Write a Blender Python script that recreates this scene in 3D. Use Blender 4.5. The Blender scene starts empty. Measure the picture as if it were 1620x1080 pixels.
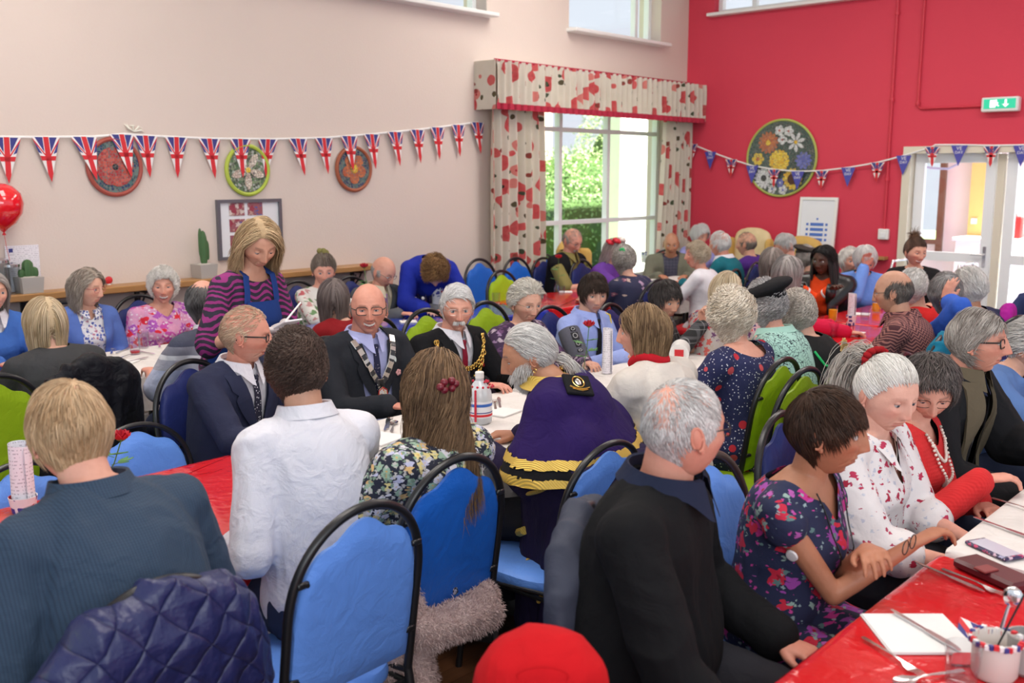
import bpy, math, random, re
import numpy as np
from mathutils import Vector, Matrix, Euler
PI = math.pi
D = bpy.data
C = bpy.context.scene.collection
sc = bpy.context.scene
rnd = random.Random(7)
R = np.random.RandomState(11)

# ---------------------------------------------------------------- camera, sky, sun, lamps, exposure
F0 = 1577.0; PITCH = math.atan(264 / F0); YAW = math.radians(42.2); CH = 1.8
cam = D.objects.new('camera', D.cameras.new('camera')); C.objects.link(cam); sc.camera = cam
cam.location = (0, 0, CH); cam.rotation_euler = (PI / 2 - PITCH, 0, YAW)
cam.data.sensor_width = 36; cam.data.lens = F0 / 1620 * 36; cam.data.clip_start = .05
cam.data.dof.use_dof = True; cam.data.dof.focus_distance = 3.9; cam.data.dof.aperture_fstop = 3.6
w = D.worlds.new('sky'); sc.world = w; w.use_nodes = True
bg = w.node_tree.nodes['Background']; bg.inputs[0].default_value = (.83, .90, 1, 1); bg.inputs[1].default_value = .68
def lamp(kind, name, loc, rot, e, col=(1, 1, 1), size=None, ang=None):
    l = D.lights.new(name, kind); l.energy = e; l.color = col
    if size: l.shape = 'RECTANGLE'; l.size, l.size_y = size
    if ang: l.angle = ang
    o = D.objects.new(name, l); C.objects.link(o); o.location = loc; o.rotation_euler = rot; return o
lamp('SUN', 'sun', (0, 0, 9), (math.radians(38), 0, math.radians(100)), 16.0, (1, .95, .87), ang=.05)
for i, (x, y) in enumerate([(-4.6, 2.2), (-4.6, 7.2), (-1.4, 2.2), (-1.4, 7.2)]):
    lamp('AREA', 'overhead_fill', (x, y, 4.35), (0, 0, 0), 52, (1, .95, .89), (2.4, 1.2))  # unseen area lights added below the ceiling to light the room
lamp('AREA', 'lobby_fill', (-2.0, 12.0, 2.5), (0, 0, 0), 70, (1, .98, .95), (1.5, 1.0))  # unseen area light added to brighten the lobby behind the doors
lamp('AREA', 'rear_fill', (2.6, -1.2, 2.9), (math.radians(62), 0, math.radians(48)), 92, (.93, .96, 1), (4.5, 1.8))  # added soft frontal fill from behind the camera, no window built there
sc.view_settings.view_transform = 'Standard'; sc.view_settings.look = 'None'
sc.view_settings.exposure = .52; sc.view_settings.gamma = 1; sc.view_settings.use_curve_mapping = False

# ---------------------------------------------------------------- helpers
def ray(px, py):
    u = (px - 810) / F0; v = (540 - py) / F0
    y = math.cos(PITCH) + v * math.sin(PITCH); z = -math.sin(PITCH) + v * math.cos(PITCH)
    return Vector((u * math.cos(YAW) - y * math.sin(YAW), u * math.sin(YAW) + y * math.cos(YAW), z))
def atz(px, py, z):
    r = ray(px, py); return Vector((0, 0, CH)) + r * ((z - CH) / r.z)
def atx(px, py, x):
    r = ray(px, py); return Vector((0, 0, CH)) + r * (x / r.x)
def aty(px, py, y):
    r = ray(px, py); return Vector((0, 0, CH)) + r * (y / r.y)
def A(*v): return np.array(v, float)
def rotm(x=0, y=0, z=0): return np.array(Euler((math.radians(x), math.radians(y), math.radians(z)), 'XYZ').to_matrix())
class MB:
    """collects closed shapes, then links them as ONE mesh object"""
    def __init__(s): s.V = []; s.F = []; s.M = []; s.n = 0; s.C = []; s.col = None
    def add(s, V, F, m=0, T=None, col=None):
        V = np.asarray(V, float).reshape(-1, 3)
        if T is not None:
            T = np.asarray(T); V = V @ T[:3, :3].T + (T[:3, 3] if T.shape[0] == 4 else 0)
        s.V.append(V); s.F += [tuple(i + s.n for i in f) for f in F]; s.M += [m] * len(F); s.n += len(V)
        c = np.ones((len(V), 4)); c[:, :3] = col if col is not None else (1, 1, 1); s.C.append(c); return s
    def box(s, c, d, m=0, rz=0, T=None, bev=0, col=None):
        x, y, z = np.array(d) / 2.0
        if bev:
            b = min(bev, x, y, z)
            P = []
            for sx in (-1, 1):
                for sy in (-1, 1):
                    for sz in (-1, 1):
                        P += [(sx * x, sy * (y - b), sz * (z - b)), (sx * (x - b), sy * y, sz * (z - b)), (sx * (x - b), sy * (y - b), sz * z)]
            V, F = hull(P)
        else:
            V = [(a * x, b_ * y, c_ * z) for a in (-1, 1) for b_ in (-1, 1) for c_ in (-1, 1)]
            F = [(0, 1, 3, 2), (4, 6, 7, 5), (0, 4, 5, 1), (2, 3, 7, 6), (0, 2, 6, 4), (1, 5, 7, 3)]
        V = np.array(V) @ rotm(z=math.degrees(rz)).T + np.array(c, float)
        return s.add(V, F, m, T, col)
    def tube(s, P, r, n=10, m=0, T=None, col=None, cap=True, flat=1.0, closed=False, up=None):
        P = np.asarray(P, float); k = len(P); r = np.broadcast_to(np.asarray(r, float), (k,))
        if closed: t = np.roll(P, -1, 0) - np.roll(P, 1, 0)
        else: t = np.gradient(P, axis=0)
        t /= np.linalg.norm(t, axis=1)[:, None] + 1e-12
        u = np.array(up if up is not None else ((0, 0, 1) if abs(t[0][2]) < .9 else (1, 0, 0)), float); V = []
        a = np.arange(n) * 2 * PI / n
        for i in range(k):
            if up is not None: u = np.array(up, float)
            x = u - t[i] * (u @ t[i]); x /= np.linalg.norm(x) + 1e-12; y = np.cross(t[i], x); u = x
            V.append(P[i] + r[i] * (np.cos(a)[:, None] * x * flat + np.sin(a)[:, None] * y))
        V = np.concatenate(V); F = []
        for i in range(k if closed else k - 1):
            i2 = (i + 1) % k
            for j in range(n): j2 = (j + 1) % n; F.append((i * n + j, i2 * n + j, i2 * n + j2, i * n + j2)[::-1])
        if cap and not closed: F.append(tuple(range(n))); F.append(tuple((k - 1) * n + j for j in range(n))[::-1])
        F = [f[::-1] for f in F]
        return s.add(V, F, m, T, col)
    def lathe(s, prof, n=24, m=0, T=None, col=None, c=(0, 0, 0)):
        a = np.arange(n) * 2 * PI / n; V = []; k = len(prof)
        for r, z in prof: V.append(np.stack([r * np.cos(a), r * np.sin(a), np.full(n, z)], 1))
        F = [(i * n + j, i * n + (j + 1) % n, (i + 1) * n + (j + 1) % n, (i + 1) * n + j) for i in range(k - 1) for j in range(n)]
        F.append(tuple(range(n))[::-1]); F.append(tuple((k - 1) * n + j for j in range(n)))
        return s.add(np.concatenate(V) + np.array(c, float), F, m, T, col)
    def ball(s, c, r, n=12, m=0, T=None, col=None):
        r = np.broadcast_to(np.asarray(r, float), (3,)); k = n // 2 + 1; V = [(0, 0, -1)]; F = []
        for i in range(1, k):
            ph = -PI / 2 + PI * i / k
            for j in range(n): a = 2 * PI * j / n; V.append((math.cos(ph) * math.cos(a), math.cos(ph) * math.sin(a), math.sin(ph)))
        V.append((0, 0, 1)); N = len(V) - 1
        for j in range(n):
            j2 = (j + 1) % n; F.append((0, 1 + j2, 1 + j)); F.append((N, N - n + j, N - n + j2))
            for i in range(k - 2): b = 1 + i * n; F.append((b + j, b + j2, b + n + j2, b + n + j))
        return s.add(np.array(V) * r + np.array(c, float), F, m, T, col)
    def loft(s, rings, m=0, T=None, col=None):
        n = len(rings[0]); k = len(rings); V = np.concatenate([np.asarray(r, float) for r in rings])
        F = [(i * n + j, i * n + (j + 1) % n, (i + 1) * n + (j + 1) % n, (i + 1) * n + j) for i in range(k - 1) for j in range(n)]
        F.append(tuple(range(n))[::-1]); F.append(tuple((k - 1) * n + j for j in range(n)))
        return s.add(V, F, m, T, col)
    def prism(s, pts, h, m=0, T=None, col=None):
        n = len(pts); V = [(x, y, 0) for x, y in pts] + [(x, y, h) for x, y in pts]
        F = [tuple(range(n))[::-1], tuple(range(n, 2 * n))] + [(i, (i + 1) % n, n + (i + 1) % n, n + i) for i in range(n)]
        return s.add(V, F, m, T, col)
    def limb(s, pts, rads, n=12, m=0):
        for i in range(len(pts)): s.ball(pts[i], rads[i], n, m)
        for i in range(len(pts) - 1): s.tube([pts[i], pts[i + 1]], [rads[i], rads[i + 1]], n, m)
        return s
    def sheet(s, G, m=0, th=0, T=None, col=None):
        """grid of points (rows, cols, 3); with thickness th along normals"""
        G = np.asarray(G, float); a, b = G.shape[:2]
        q = [(i * b + j, i * b + j + 1, (i + 1) * b + j + 1, (i + 1) * b + j) for i in range(a - 1) for j in range(b - 1)]
        V = G.reshape(-1, 3)
        if th:
            du = np.gradient(G, axis=0); dv = np.gradient(G, axis=1); N = np.cross(dv, du); N /= np.linalg.norm(N, axis=2)[..., None] + 1e-12
            V2 = (G + N * th).reshape(-1, 3); n = a * b
            F = [f[::-1] for f in q] + [tuple(i + n for i in f) for f in q]
            br = [j for j in range(b)] + [i * b + b - 1 for i in range(1, a)] + [(a - 1) * b + j for j in range(b - 2, -1, -1)] + [i * b for i in range(a - 2, 0, -1)]
            F += [(br[i], br[(i + 1) % len(br)], br[(i + 1) % len(br)] + n, br[i] + n) for i in range(len(br))]
            return s.add(np.concatenate([V, V2]), F, m, T, col)
        return s.add(V, q, m, T, col)
    def arr(s): return np.concatenate(s.V), s.F
    def build(s, name, mats, parent=None, smooth=True, loc=None, rz=0, colors=False):
        V = np.concatenate(s.V)
        me = D.meshes.new(name); me.from_pydata(V.tolist(), [], s.F)
        for mm in (mats if isinstance(mats, (list, tuple)) else [mats]): me.materials.append(mm)
        if any(s.M): me.polygons.foreach_set('material_index', s.M)
        if colors:
            a = me.color_attributes.new('Col', 'FLOAT_COLOR', 'POINT'); a.data.foreach_set('color', np.concatenate(s.C).ravel())
        return link(name, me, parent, smooth, loc, rz)
def link(name, me, parent=None, smooth=True, loc=None, rz=0):
    if smooth:
        me.polygons.foreach_set('use_smooth', [True] * len(me.polygons))
        if smooth != 2:
            try: me.set_sharp_from_angle(angle=math.radians(42))
            except Exception: pass
    o = D.objects.new(name, me); C.objects.link(o)
    if parent is not None: o.parent = parent
    if loc is not None: o.location = loc
    if rz: o.rotation_euler = (0, 0, rz)
    me.update(); return o
def hull(P):
    import bmesh
    bm = bmesh.new()
    for p in P: bm.verts.new(p)
    bmesh.ops.convex_hull(bm, input=bm.verts[:]); bmesh.ops.dissolve_limit(bm, angle_limit=.01, verts=bm.verts[:], edges=bm.edges[:])
    bm.verts.ensure_lookup_table(); bm.verts.index_update()
    V = [tuple(v.co) for v in bm.verts]; F = [tuple(v.index for v in f.verts) for f in bm.faces]; bm.free(); return V, F
def tag(o, label, cat, group=None, kind=None):
    if label: o['label'] = label
    if cat: o['category'] = cat
    if group: o['group'] = group
    if kind: o['kind'] = kind
    return o
def struct(o, label=None, cat=None):
    o['kind'] = 'structure'
    if label: o['label'] = label
    if cat: o['category'] = cat
    return o
def thing(name, label, cat, loc=(0, 0, 0), rz=0, group=None):
    o = D.objects.new(name, None); C.objects.link(o); o.location = loc; o.rotation_euler = (0, 0, rz); o.empty_display_size = .1
    return tag(o, label, cat, group)
def copy_tree(o, loc=None, rz=None, label=None, parent=None, group=None):
    c = o.copy(); C.objects.link(c)
    if parent is not None: c.parent = parent
    if loc is not None: c.location = loc
    if rz is not None: c.rotation_euler = (0, 0, rz)
    if label: c['label'] = label
    if group: c['group'] = group
    for ch in list(o.children): copy_tree(ch, parent=c)
    return c
def raw_mesh(name, V, F, mat, parent=None, col=None, smooth=True, tri=False):
    """fast mesh from numpy arrays, F is (n,4) or (n,3)"""
    me = D.meshes.new(name); n = len(F); k = F.shape[1]
    me.vertices.add(len(V)); me.vertices.foreach_set('co', np.ascontiguousarray(V, np.float32).ravel())
    me.loops.add(n * k); me.loops.foreach_set('vertex_index', np.ascontiguousarray(F, np.int32).ravel())
    me.polygons.add(n); me.polygons.foreach_set('loop_start', np.arange(0, n * k, k, dtype=np.int32))
    try: me.polygons.foreach_set('loop_total', np.full(n, k, np.int32))
    except Exception: pass
    me.polygons.foreach_set('use_smooth', np.ones(n, bool)) if smooth else None
    me.update(calc_edges=True)
    if col is not None:
        a = me.color_attributes.new('Col', 'FLOAT_COLOR', 'POINT'); c = np.ones((len(V), 4), np.float32); c[:, :3] = col; a.data.foreach_set('color', c.ravel())
    me.materials.append(mat)
    o = D.objects.new(name, me); C.objects.link(o)
    if parent is not None: o.parent = parent
    return o
def remesh(mb, vox):
    V, F = mb.arr(); me = D.meshes.new('tmp'); me.from_pydata(V.tolist(), [], F)
    o = D.objects.new('tmp', me); C.objects.link(o)
    md = o.modifiers.new('r', 'REMESH'); md.mode = 'VOXEL'; md.voxel_size = vox; md.adaptivity = 0
    dg = bpy.context.evaluated_depsgraph_get(); m2 = D.meshes.new_from_object(o.evaluated_get(dg))
    V = np.empty(len(m2.vertices) * 3); m2.vertices.foreach_get('co', V)
    L = np.empty(len(m2.loops), np.int32); m2.loops.foreach_get('vertex_index', L)
    D.objects.remove(o); D.meshes.remove(me); D.meshes.remove(m2)
    return V.reshape(-1, 3), L.reshape(-1, 4)
def relax(V, F, it, k=.5):
    E = np.concatenate([F[:, [0, 1]], F[:, [1, 2]], F[:, [2, 3]], F[:, [3, 0]]]); n = len(V)
    deg = np.bincount(E[:, 0], minlength=n) + np.bincount(E[:, 1], minlength=n) + 1e-9
    for _ in range(it):
        S = np.stack([np.bincount(E[:, 0], V[E[:, 1], a], n) + np.bincount(E[:, 1], V[E[:, 0], a], n) for a in range(3)], 1)
        V = V + k * (S / deg[:, None] - V)
    return V
def normals(V, F):
    fn = np.cross(V[F[:, 2]] - V[F[:, 0]], V[F[:, 3 % F.shape[1]]] - V[F[:, 1]]); N = np.zeros_like(V)
    for k in range(F.shape[1]):
        for a in range(3): N[:, a] += np.bincount(F[:, k], fn[:, a], len(V))
    return N / (np.linalg.norm(N, axis=1)[:, None] + 1e-12)
def vnoise(P, seed=0):
    I = np.floor(P).astype(np.int64); f = P - I; f = f * f * (3 - 2 * f); r = 0
    for dx in (0, 1):
        for dy in (0, 1):
            for dz in (0, 1):
                h = (I[:, 0] + dx) * 374761393 + (I[:, 1] + dy) * 668265263 + (I[:, 2] + dz) * 2147483647 + seed * 974634777
                h = (h ^ (h >> 13)) * 1274126177 & 0xffffffff; h = ((h ^ (h >> 16)) & 0xffff) / 65535.
                r = r + h * (f[:, 0] if dx else 1 - f[:, 0]) * (f[:, 1] if dy else 1 - f[:, 1]) * (f[:, 2] if dz else 1 - f[:, 2])
    return r
def folds(P, seed, sc_=(9, 9, 6)):
    W = P * 4; wv = np.stack([vnoise(W, seed), vnoise(W + 9, seed + 1), vnoise(W - 7, seed + 2)], 1) * 1.4
    a = vnoise(P * np.array(sc_) + wv, seed + 3); b = vnoise(P * np.array(sc_) * 2.1 + wv * 2, seed + 4)
    return (1 - np.abs(2 * a - 1)) ** 2 - .4 + .45 * ((1 - np.abs(2 * b - 1)) ** 2 - .4)
def smst(a, b, x): t = np.clip((x - a) / (b - a), 0, 1); return t * t * (3 - 2 * t)
def text_mesh(txt, size, mat, name, parent, loc, rot, align='CENTER', ext=.0004, bold=0):
    cu = D.curves.new('t', 'FONT'); cu.body = txt; cu.size = size; cu.align_x = align; cu.align_y = 'CENTER'; cu.extrude = ext; cu.offset = bold; cu.resolution_u = 2
    o = D.objects.new('t', cu); C.objects.link(o); dg = bpy.context.evaluated_depsgraph_get()
    me = D.meshes.new_from_object(o.evaluated_get(dg)); D.objects.remove(o); D.curves.remove(cu)
    me.materials.clear(); me.materials.append(mat); o = link(name, me, parent, False); o.location = loc; o.rotation_euler = rot; return o

# ---------------------------------------------------------------- materials
class NT:
    def __init__(s, name):
        s.m = D.materials.new(name); s.m.use_nodes = True; s.t = s.m.node_tree; s.b = s.t.nodes['Principled BSDF']; s._c = None
    def n(s, typ, ins={}, **props):
        nd = s.t.nodes.new('ShaderNode' + typ)
        for k, v in props.items(): setattr(nd, k, v)
        for k, v in ins.items(): s.set(nd.inputs[k], v)
        return nd
    def set(s, sock, v):
        if isinstance(v, bpy.types.NodeSocket): s.t.links.new(v, sock)
        elif isinstance(v, (tuple, list)) and len(v) == 3 and sock.type == 'RGBA': sock.default_value = (*v, 1)
        else: sock.default_value = v
    def co(s, kind='Object'):
        if s._c is None: s._c = s.n('TexCoord')
        return s._c.outputs[kind]
    def math(s, op, a, b=0, c=0):
        nd = s.n('Math', operation=op); s.set(nd.inputs[0], a); s.set(nd.inputs[1], b); s.set(nd.inputs[2], c); return nd.outputs[0]
    def vmath(s, op, a, b):
        nd = s.n('VectorMath', operation=op); s.set(nd.inputs[0], a); s.set(nd.inputs[1], b); return nd.outputs[0]
    def noise(s, scale, vec=None, detail=3, out=0):
        return s.n('TexNoise', {'Vector': vec or s.co(), 'Scale': scale, 'Detail': detail}).outputs[out]
    def voro(s, scale, vec=None, rand=1, feature='F1', out='Distance'):
        return s.n('TexVoronoi', {'Vector': vec or s.co(), 'Scale': scale, 'Randomness': rand}, feature=feature).outputs[out]
    def ramp(s, f, stops, interp='LINEAR'):
        nd = s.n('ValToRGB', {'Fac': f}); e = nd.color_ramp; e.interpolation = interp
        while len(e.elements) < len(stops): e.elements.new(.5)
        for el, (p, c) in zip(e.elements, stops): el.position = p; el.color = (*c, 1) if len(c) == 3 else c
        return nd.outputs[0]
    def mix(s, f, a, b, mode='MIX'):
        nd = s.n('Mix', data_type='RGBA', blend_type=mode); s.set(nd.inputs[0], f); s.set(nd.inputs[6], a); s.set(nd.inputs[7], b); return nd.outputs[2]
    def distort(s, vec, scale, amt):
        return s.vmath('ADD', vec, s.vmath('MULTIPLY', s.noise(scale, vec, 2, 1), (amt, amt, amt)))
    def xyz(s, vec=None):
        nd = s.n('SeparateXYZ', {0: vec or s.co()}); return nd.outputs
    def step(s, a, thr, soft=.02):
        return s.math('SMOOTH_MIN', 1, s.math('MAXIMUM', s.math('DIVIDE', s.math('SUBTRACT', a, thr), soft), 0), .02)
    def lt(s, a, thr): return s.math('LESS_THAN', a, thr)
    def out(s, col, rough=.7, bump=None, bs=.3, bd=.01, **kw):
        s.set(s.b.inputs['Base Color'], col); s.set(s.b.inputs['Roughness'], rough)
        for k, v in kw.items(): s.set(s.b.inputs[{'metal': 'Metallic', 'sheen': 'Sheen Weight', 'coat': 'Coat Weight', 'spec': 'Specular IOR Level', 'sss': 'Subsurface Weight', 'trans': 'Transmission Weight', 'alpha': 'Alpha', 'emis': 'Emission Strength', 'emc': 'Emission Color', 'ior': 'IOR'}[k]], v)
        if bump is not None:
            s.set(s.b.inputs['Normal'], s.n('Bump', {'Height': bump, 'Strength': bs, 'Distance': bd}).outputs[0])
        return s.m
MC = {}
def plain(name, col, rough=.6, **kw):
    if name not in MC:
        t = NT(name); MC[name] = t.out(tuple(col), rough, **kw)
    return MC[name]
def cloth(name, col, rough=.85, weave=700, var=.12, fold=.25, **kw):
    """plain fabric: fine weave, soft wrinkles and slight dye variation"""
    if name not in MC:
        t = NT(name); n = t.noise(14, detail=4)
        c = t.mix(n, tuple(x * (1 - var) for x in col), tuple(min(1, x * (1 + var)) for x in col))
        h = t.math('ADD', t.math('MULTIPLY', t.noise(weave, detail=1), .12), t.noise(22, t.distort(t.co(), 6, .25), 3))
        kw.setdefault('spec', .2); MC[name] = t.out(c, rough, h, fold, .02, **kw)
    return MC[name]
def knit(name, col):
    t = NT(name); x = t.xyz(); wv = t.math('SINE', t.math('MULTIPLY', x[0], 900)); wz = t.math('SINE', t.math('MULTIPLY', x[2], 500))
    return t.out(t.mix(t.noise(20), tuple(c * .85 for c in col), tuple(c * 1.1 for c in col)), .9, t.math('ADD', wv, t.math('MULTIPLY', wz, .5)), .35, .003)
def floral(name, base, layers, rough=.85, dist=.05, fold=.25):
    """base colour, layers = (scale, threshold, outer colour stops list, centre colour or None, seed)"""
    t = NT(name); col = base
    for (scl, thr, cols, cen, seed) in layers:
        v0 = t.vmath('ADD', t.co(), (seed * 3.7, seed * 1.3, seed * 2.1)); v = t.distort(v0, scl * 1.6, dist * 10 / scl)
        vn = t.n('TexVoronoi', {'Vector': v, 'Scale': scl, 'Randomness': .9}); d = vn.outputs['Distance']
        if dist: q = t.xyz(t.vmath('SUBTRACT', v, vn.outputs['Position'])); an = t.math('ARCTAN2', q[2], t.math('ADD', q[0], q[1])); d = t.math('MULTIPLY', d, t.math('SUBTRACT', 1.04, t.math('MULTIPLY', t.math('COSINE', t.math('MULTIPLY', an, 5)), .26)))
        cr = t.n('SeparateColor', {0: vn.outputs['Color']}).outputs[0]
        c = cols[0] if len(cols) == 1 else t.ramp(cr, [(i / len(cols), q) for i, q in enumerate(cols)], 'CONSTANT')
        c = t.mix(t.math('MULTIPLY', t.noise(scl * 3, v0), .5), c, tuple(.5 for _ in range(3)), 'MULTIPLY')
        col = t.mix(t.lt(d, thr), col, c)
        if cen: col = t.mix(t.lt(d, thr * .3), col, cen)
    return t.out(col, rough, t.math('ADD', t.math('MULTIPLY', t.noise(600, detail=1), .1), t.noise(20, t.distort(t.co(), 6, .2), 3)), fold, .02)
# ---------------------------------------------------------------- people
def proj(V):
    V = np.atleast_2d(V) - A(0, 0, CH); f = A(-math.sin(YAW) * math.cos(PITCH), math.cos(YAW) * math.cos(PITCH), -math.sin(PITCH)); r = A(math.cos(YAW), math.sin(YAW), 0); u = np.cross(r, f); d = V @ f
    return np.stack([810 + F0 * (V @ r) / d, 540 - F0 * (V @ u) / d], 1), d
def pick(s, V, px, py, rad=7):
    """nearest surface point of V (body frame) that the photograph shows at px, py"""
    a = s.root.rotation_euler[2]; M = rotm(z=math.degrees(a)); W = V @ M.T + A(*s.root.location); P_, d = proj(W); e = np.hypot(*(P_ - A(px, py)).T); k = np.where(e < max(rad, e.min() + 1))[0]; return k[np.argmin(d[k])]
def skin_mat():
    t = NT('skin'); a = t.n('Attribute', attribute_name='Col').outputs['Color']
    c = t.mix(t.noise(55, detail=4), t.mix(1, a, (.90, .86, .84), 'MULTIPLY'), t.mix(1, a, (1.08, 1.1, 1.12), 'MULTIPLY'))
    return t.out(c, .5, t.math('ADD', t.noise(260, detail=2), t.math('MULTIPLY', t.noise(60, detail=3), 1.5)), .14, .004, sss=.0, spec=.4)
def hair_mat():
    t = NT('hair'); a = t.n('Attribute', attribute_name='Col').outputs['Color']
    return t.out(a, .52, None, spec=.3)
SKIN = skin_mat(); HAIR = hair_mat()
EYE = plain('eye', (1, 1, 1), .15)
def eye_m():
    t = NT('eyeball'); return t.out(t.n('Attribute', attribute_name='Col').outputs['Color'], .12)
EYE = eye_m()
G = lambda x, s: np.exp(-(x / s) ** 2)
TH = np.radians([0, 25, 45, 62, 78, 92, 108, 125, 150, 180])
def head_mesh(o, res=1.0):
    n = int(150 * res); m = int(112 * res)
    u = np.linspace(-1, 1, n, endpoint=False); th = PI * (.5 * u + .5 * u ** 3)
    v = np.linspace(0, 1, m); ph = -PI / 2 + PI * (v - .055 * np.sin(2 * PI * v))
    T_, P_ = np.meshgrid(th, ph); d = np.stack([np.sin(T_) * np.cos(P_), np.cos(T_) * np.cos(P_), np.sin(P_)], -1).reshape(-1, 3)
    fat = o.get('fat', 0); wd = .0775 + .005 * fat
    p = np.sign(d) * np.abs(d) ** A(.96, .90, .95) * A(wd, .099, .1165)
    x, y, z = p.T; ax = np.abs(x); fr = smst(-.01, .05, y); lo = smst(.01, -.118, z)
    jaw = 1 - (.30 - .12 * fat) * lo ** 1.2; x = x * jaw
    y = np.where(y < 0, y * (1 - .50 * smst(.0, -.10, z)), y * (1 - .08 * lo))
    y = np.where(y > 0, y * (1 - .07 * smst(.04, .10, z)), y * (1.0 + .03 * smst(-.03, .05, z)))
    ax = np.abs(x); f = fr
    Y = np.zeros_like(y); sm = o.get('smile', 0); op = o.get('open', 0); fem = o.get('fem', 0); ns = o.get('nose', 1.)
    Y += f * (.0045 - .002 * fem) * G(z - .020, .008) * G(ax - .026, .022)
    Y -= f * .0118 * G(ax - .0315, .0175) * G(z - .001, .0128)
    Y -= f * .004 * G(ax - .02, .008) * G(z + .004, .01)
    t = np.clip((.012 - z) / .054, 0, 1); am = np.where(z > -.042, .006 + .019 * t ** 1.3, .025 * np.exp(-((z + .042) / .0075) ** 2)) * smst(.022, .006, z)
    Y += f * am * ns * G(x, .0075 + .0050 * t)
    Y += f * .0075 * ns * G(ax - .0135, .0062) * G(z + .043, .0065)
    mz = -.070 + sm * .010 * np.clip(ax / .026, 0, 1.3) ** 2
    mw = .0225 + .005 * sm; ml = smst(mw + .006, mw - .004, ax)
    Y += f * .0022 * G(z + .075, .016) * G(x, .03)
    Y += f * (.0030 + .001 * fem) * G(z - (mz + .0052 + .003 * op), .0036) * ml
    Y += f * (.0040 + .001 * fem) * G(z - (mz - .0062 - .006 * op), .0042) * ml
    Y -= f * (.0050 + .003 * op) * G(z - (mz - .003 * op), .0021 + .0052 * op) * ml
    Y -= f * .005 * G(z + .091, .005) * G(x, .02)
    Y += f * .0075 * G(z + .108, .011) * G(x, .021 + .01 * fat)
    Y += f * (.004 + .004 * sm) * G(ax - (.043), .015) * G(z + .026 - .004 * sm, .014)
    fold = G(ax - (.021 + (-.048 - z) * .42), .0035) * smst(-.036, -.045, z) * smst(-.088, -.076, z)
    Y -= f * (.0022 + .002 * sm + .0015 * o.get('age', 1)) * fold
    Y -= f * .0015 * o.get('age', 1) * (G(z - .045, .0016) + G(z - .055, .0016) + G(z - .036, .0013)) * G(x, .035)
    Y -= f * .0022 * o.get('age', 1) * G(z + .016 + .012 * (ax - .03) / .02 * 0, .003) * G(ax - .028, .012)
    y = y + Y
    x = x * (1 + .04 * f * G(z + .026, .02) * smst(.03, .055, ax)) * (1 - .05 * G(z - .035, .02) * smst(.05, .07, ax) * (y > 0))
    V = np.stack([x, y, z], 1)
    # colours of skin, lips, brows, stubble
    sk = A(*o['skin']); c = np.tile(sk, (len(V), 1)); red = sk * A(1.02, .62, .58)
    def bl(c, col, w): return c * (1 - w[:, None]) + A(*col) * w[:, None]
    c = bl(c, red, .42 * f * G(ax - .042, .02) * G(z + .03, .02)); c = bl(c, red, .55 * f * G(x, .013) * G(z + .04, .012))
    lip = A(*o.get('lips', tuple(sk * A(.80, .42, .42))))
    c = bl(c, lip, np.clip(f * 1.15 * smst(mw + .003, mw - .003, ax) * (G(z - (mz + .0038 + .003 * op), .0026) + G(z - (mz - .0062 - .0075 * op), .0034)), 0, .9))
    if op > .3: c = bl(c, (.95, .92, .86), f * smst(mw + .001, mw - .005, ax) * smst(.0055, .0030, np.abs(z - (mz - .0005))))
    if op > .3: c = bl(c, (.12, .02, .02), f * smst(mw - .002, mw - .006, ax) * smst(.0032, .0022, np.abs(z - (mz - .0078))))
    else: c = bl(c, tuple(sk * A(.30, .14, .13)), f * .8 * G(z - mz, .0012) * smst(mw, mw - .004, ax))
    br = o.get('brow', tuple(sk * .36)); bz = .0215 + .002 * G(ax - .034, .01)
    c = bl(c, br, f * .95 * o.get('browk', .8) * G(z - bz, .0032) * smst(.012, .017, ax) * smst(.050, .044, ax))
    c = bl(c, tuple(sk * A(.5, .3, .3)), f * .7 * G(ax - .0085, .0035) * G(z + .0505, .0028))
    if o.get('bc'): c = bl(c, o['bc'], .85 * f * ((z < -.052 + .9 * np.maximum(0, ax - .03)) & ((ax > .02) | (z < -.08)) | (np.abs(z + .0585) < .005) & (ax < .026)))
    if o.get('stubble'): c = bl(c, o['stubble'], .35 * f * smst(-.045, -.06, z) * smst(.002, .006, np.abs(z - mz)))
    q = np.arange(m - 1)[:, None] * n + np.arange(n)[None]; q2 = np.arange(m - 1)[:, None] * n + (np.arange(n)[None] + 1) % n
    F = np.stack([q, q2, q2 + n, q + n], -1).reshape(-1, 4)
    mb = MB(); fn = lambda xx, zz: V[np.argmin(np.where(V[:, 1] > .03, (V[:, 0] - xx) ** 2 + (V[:, 2] - zz) ** 2, 9))][1]
    ye = fn(.031, 0)
    hV = [V]; hC = [c]; hF = [F]; nv = len(V)
    gz, gx = np.radians(o.get('gaze', (0, 0)))[::-1] if False else (math.radians(o.get('gaze', (0, 0))[1]), math.radians(o.get('gaze', (0, 0))[0]))
    gd = A(math.sin(gx) * math.cos(gz), math.cos(gx) * math.cos(gz), math.sin(gz))
    lid = o.get('lid', 24 - 14 * sm); a = np.linspace(0, 2 * PI, 24, endpoint=False); bb = np.linspace(-PI / 2, PI / 2, 15)
    eyes = []
    for s in (-1, 1):
        cc = A(s * .0315, ye - .0073, -.0005); re = .0136
        B, A_ = np.meshgrid(bb, a, indexing='ij'); S = np.stack([np.sin(A_) * np.cos(B), np.cos(A_) * np.cos(B), np.sin(B)], -1).reshape(-1, 3)
        # finer cap facing the gaze
        r_ = np.radians([0, 4, 9, 10.5, 15, 22, 24, 30, 45, 60, 80, 100]); X1 = np.cross(gd, A(0, 0, 1)); X1 /= np.linalg.norm(X1); X2 = np.cross(X1, gd)
        S = np.concatenate([gd * math.cos(q_) + math.sin(q_) * (np.cos(a)[:, None] * X1 + np.sin(a)[:, None] * X2) for q_ in r_])
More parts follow.
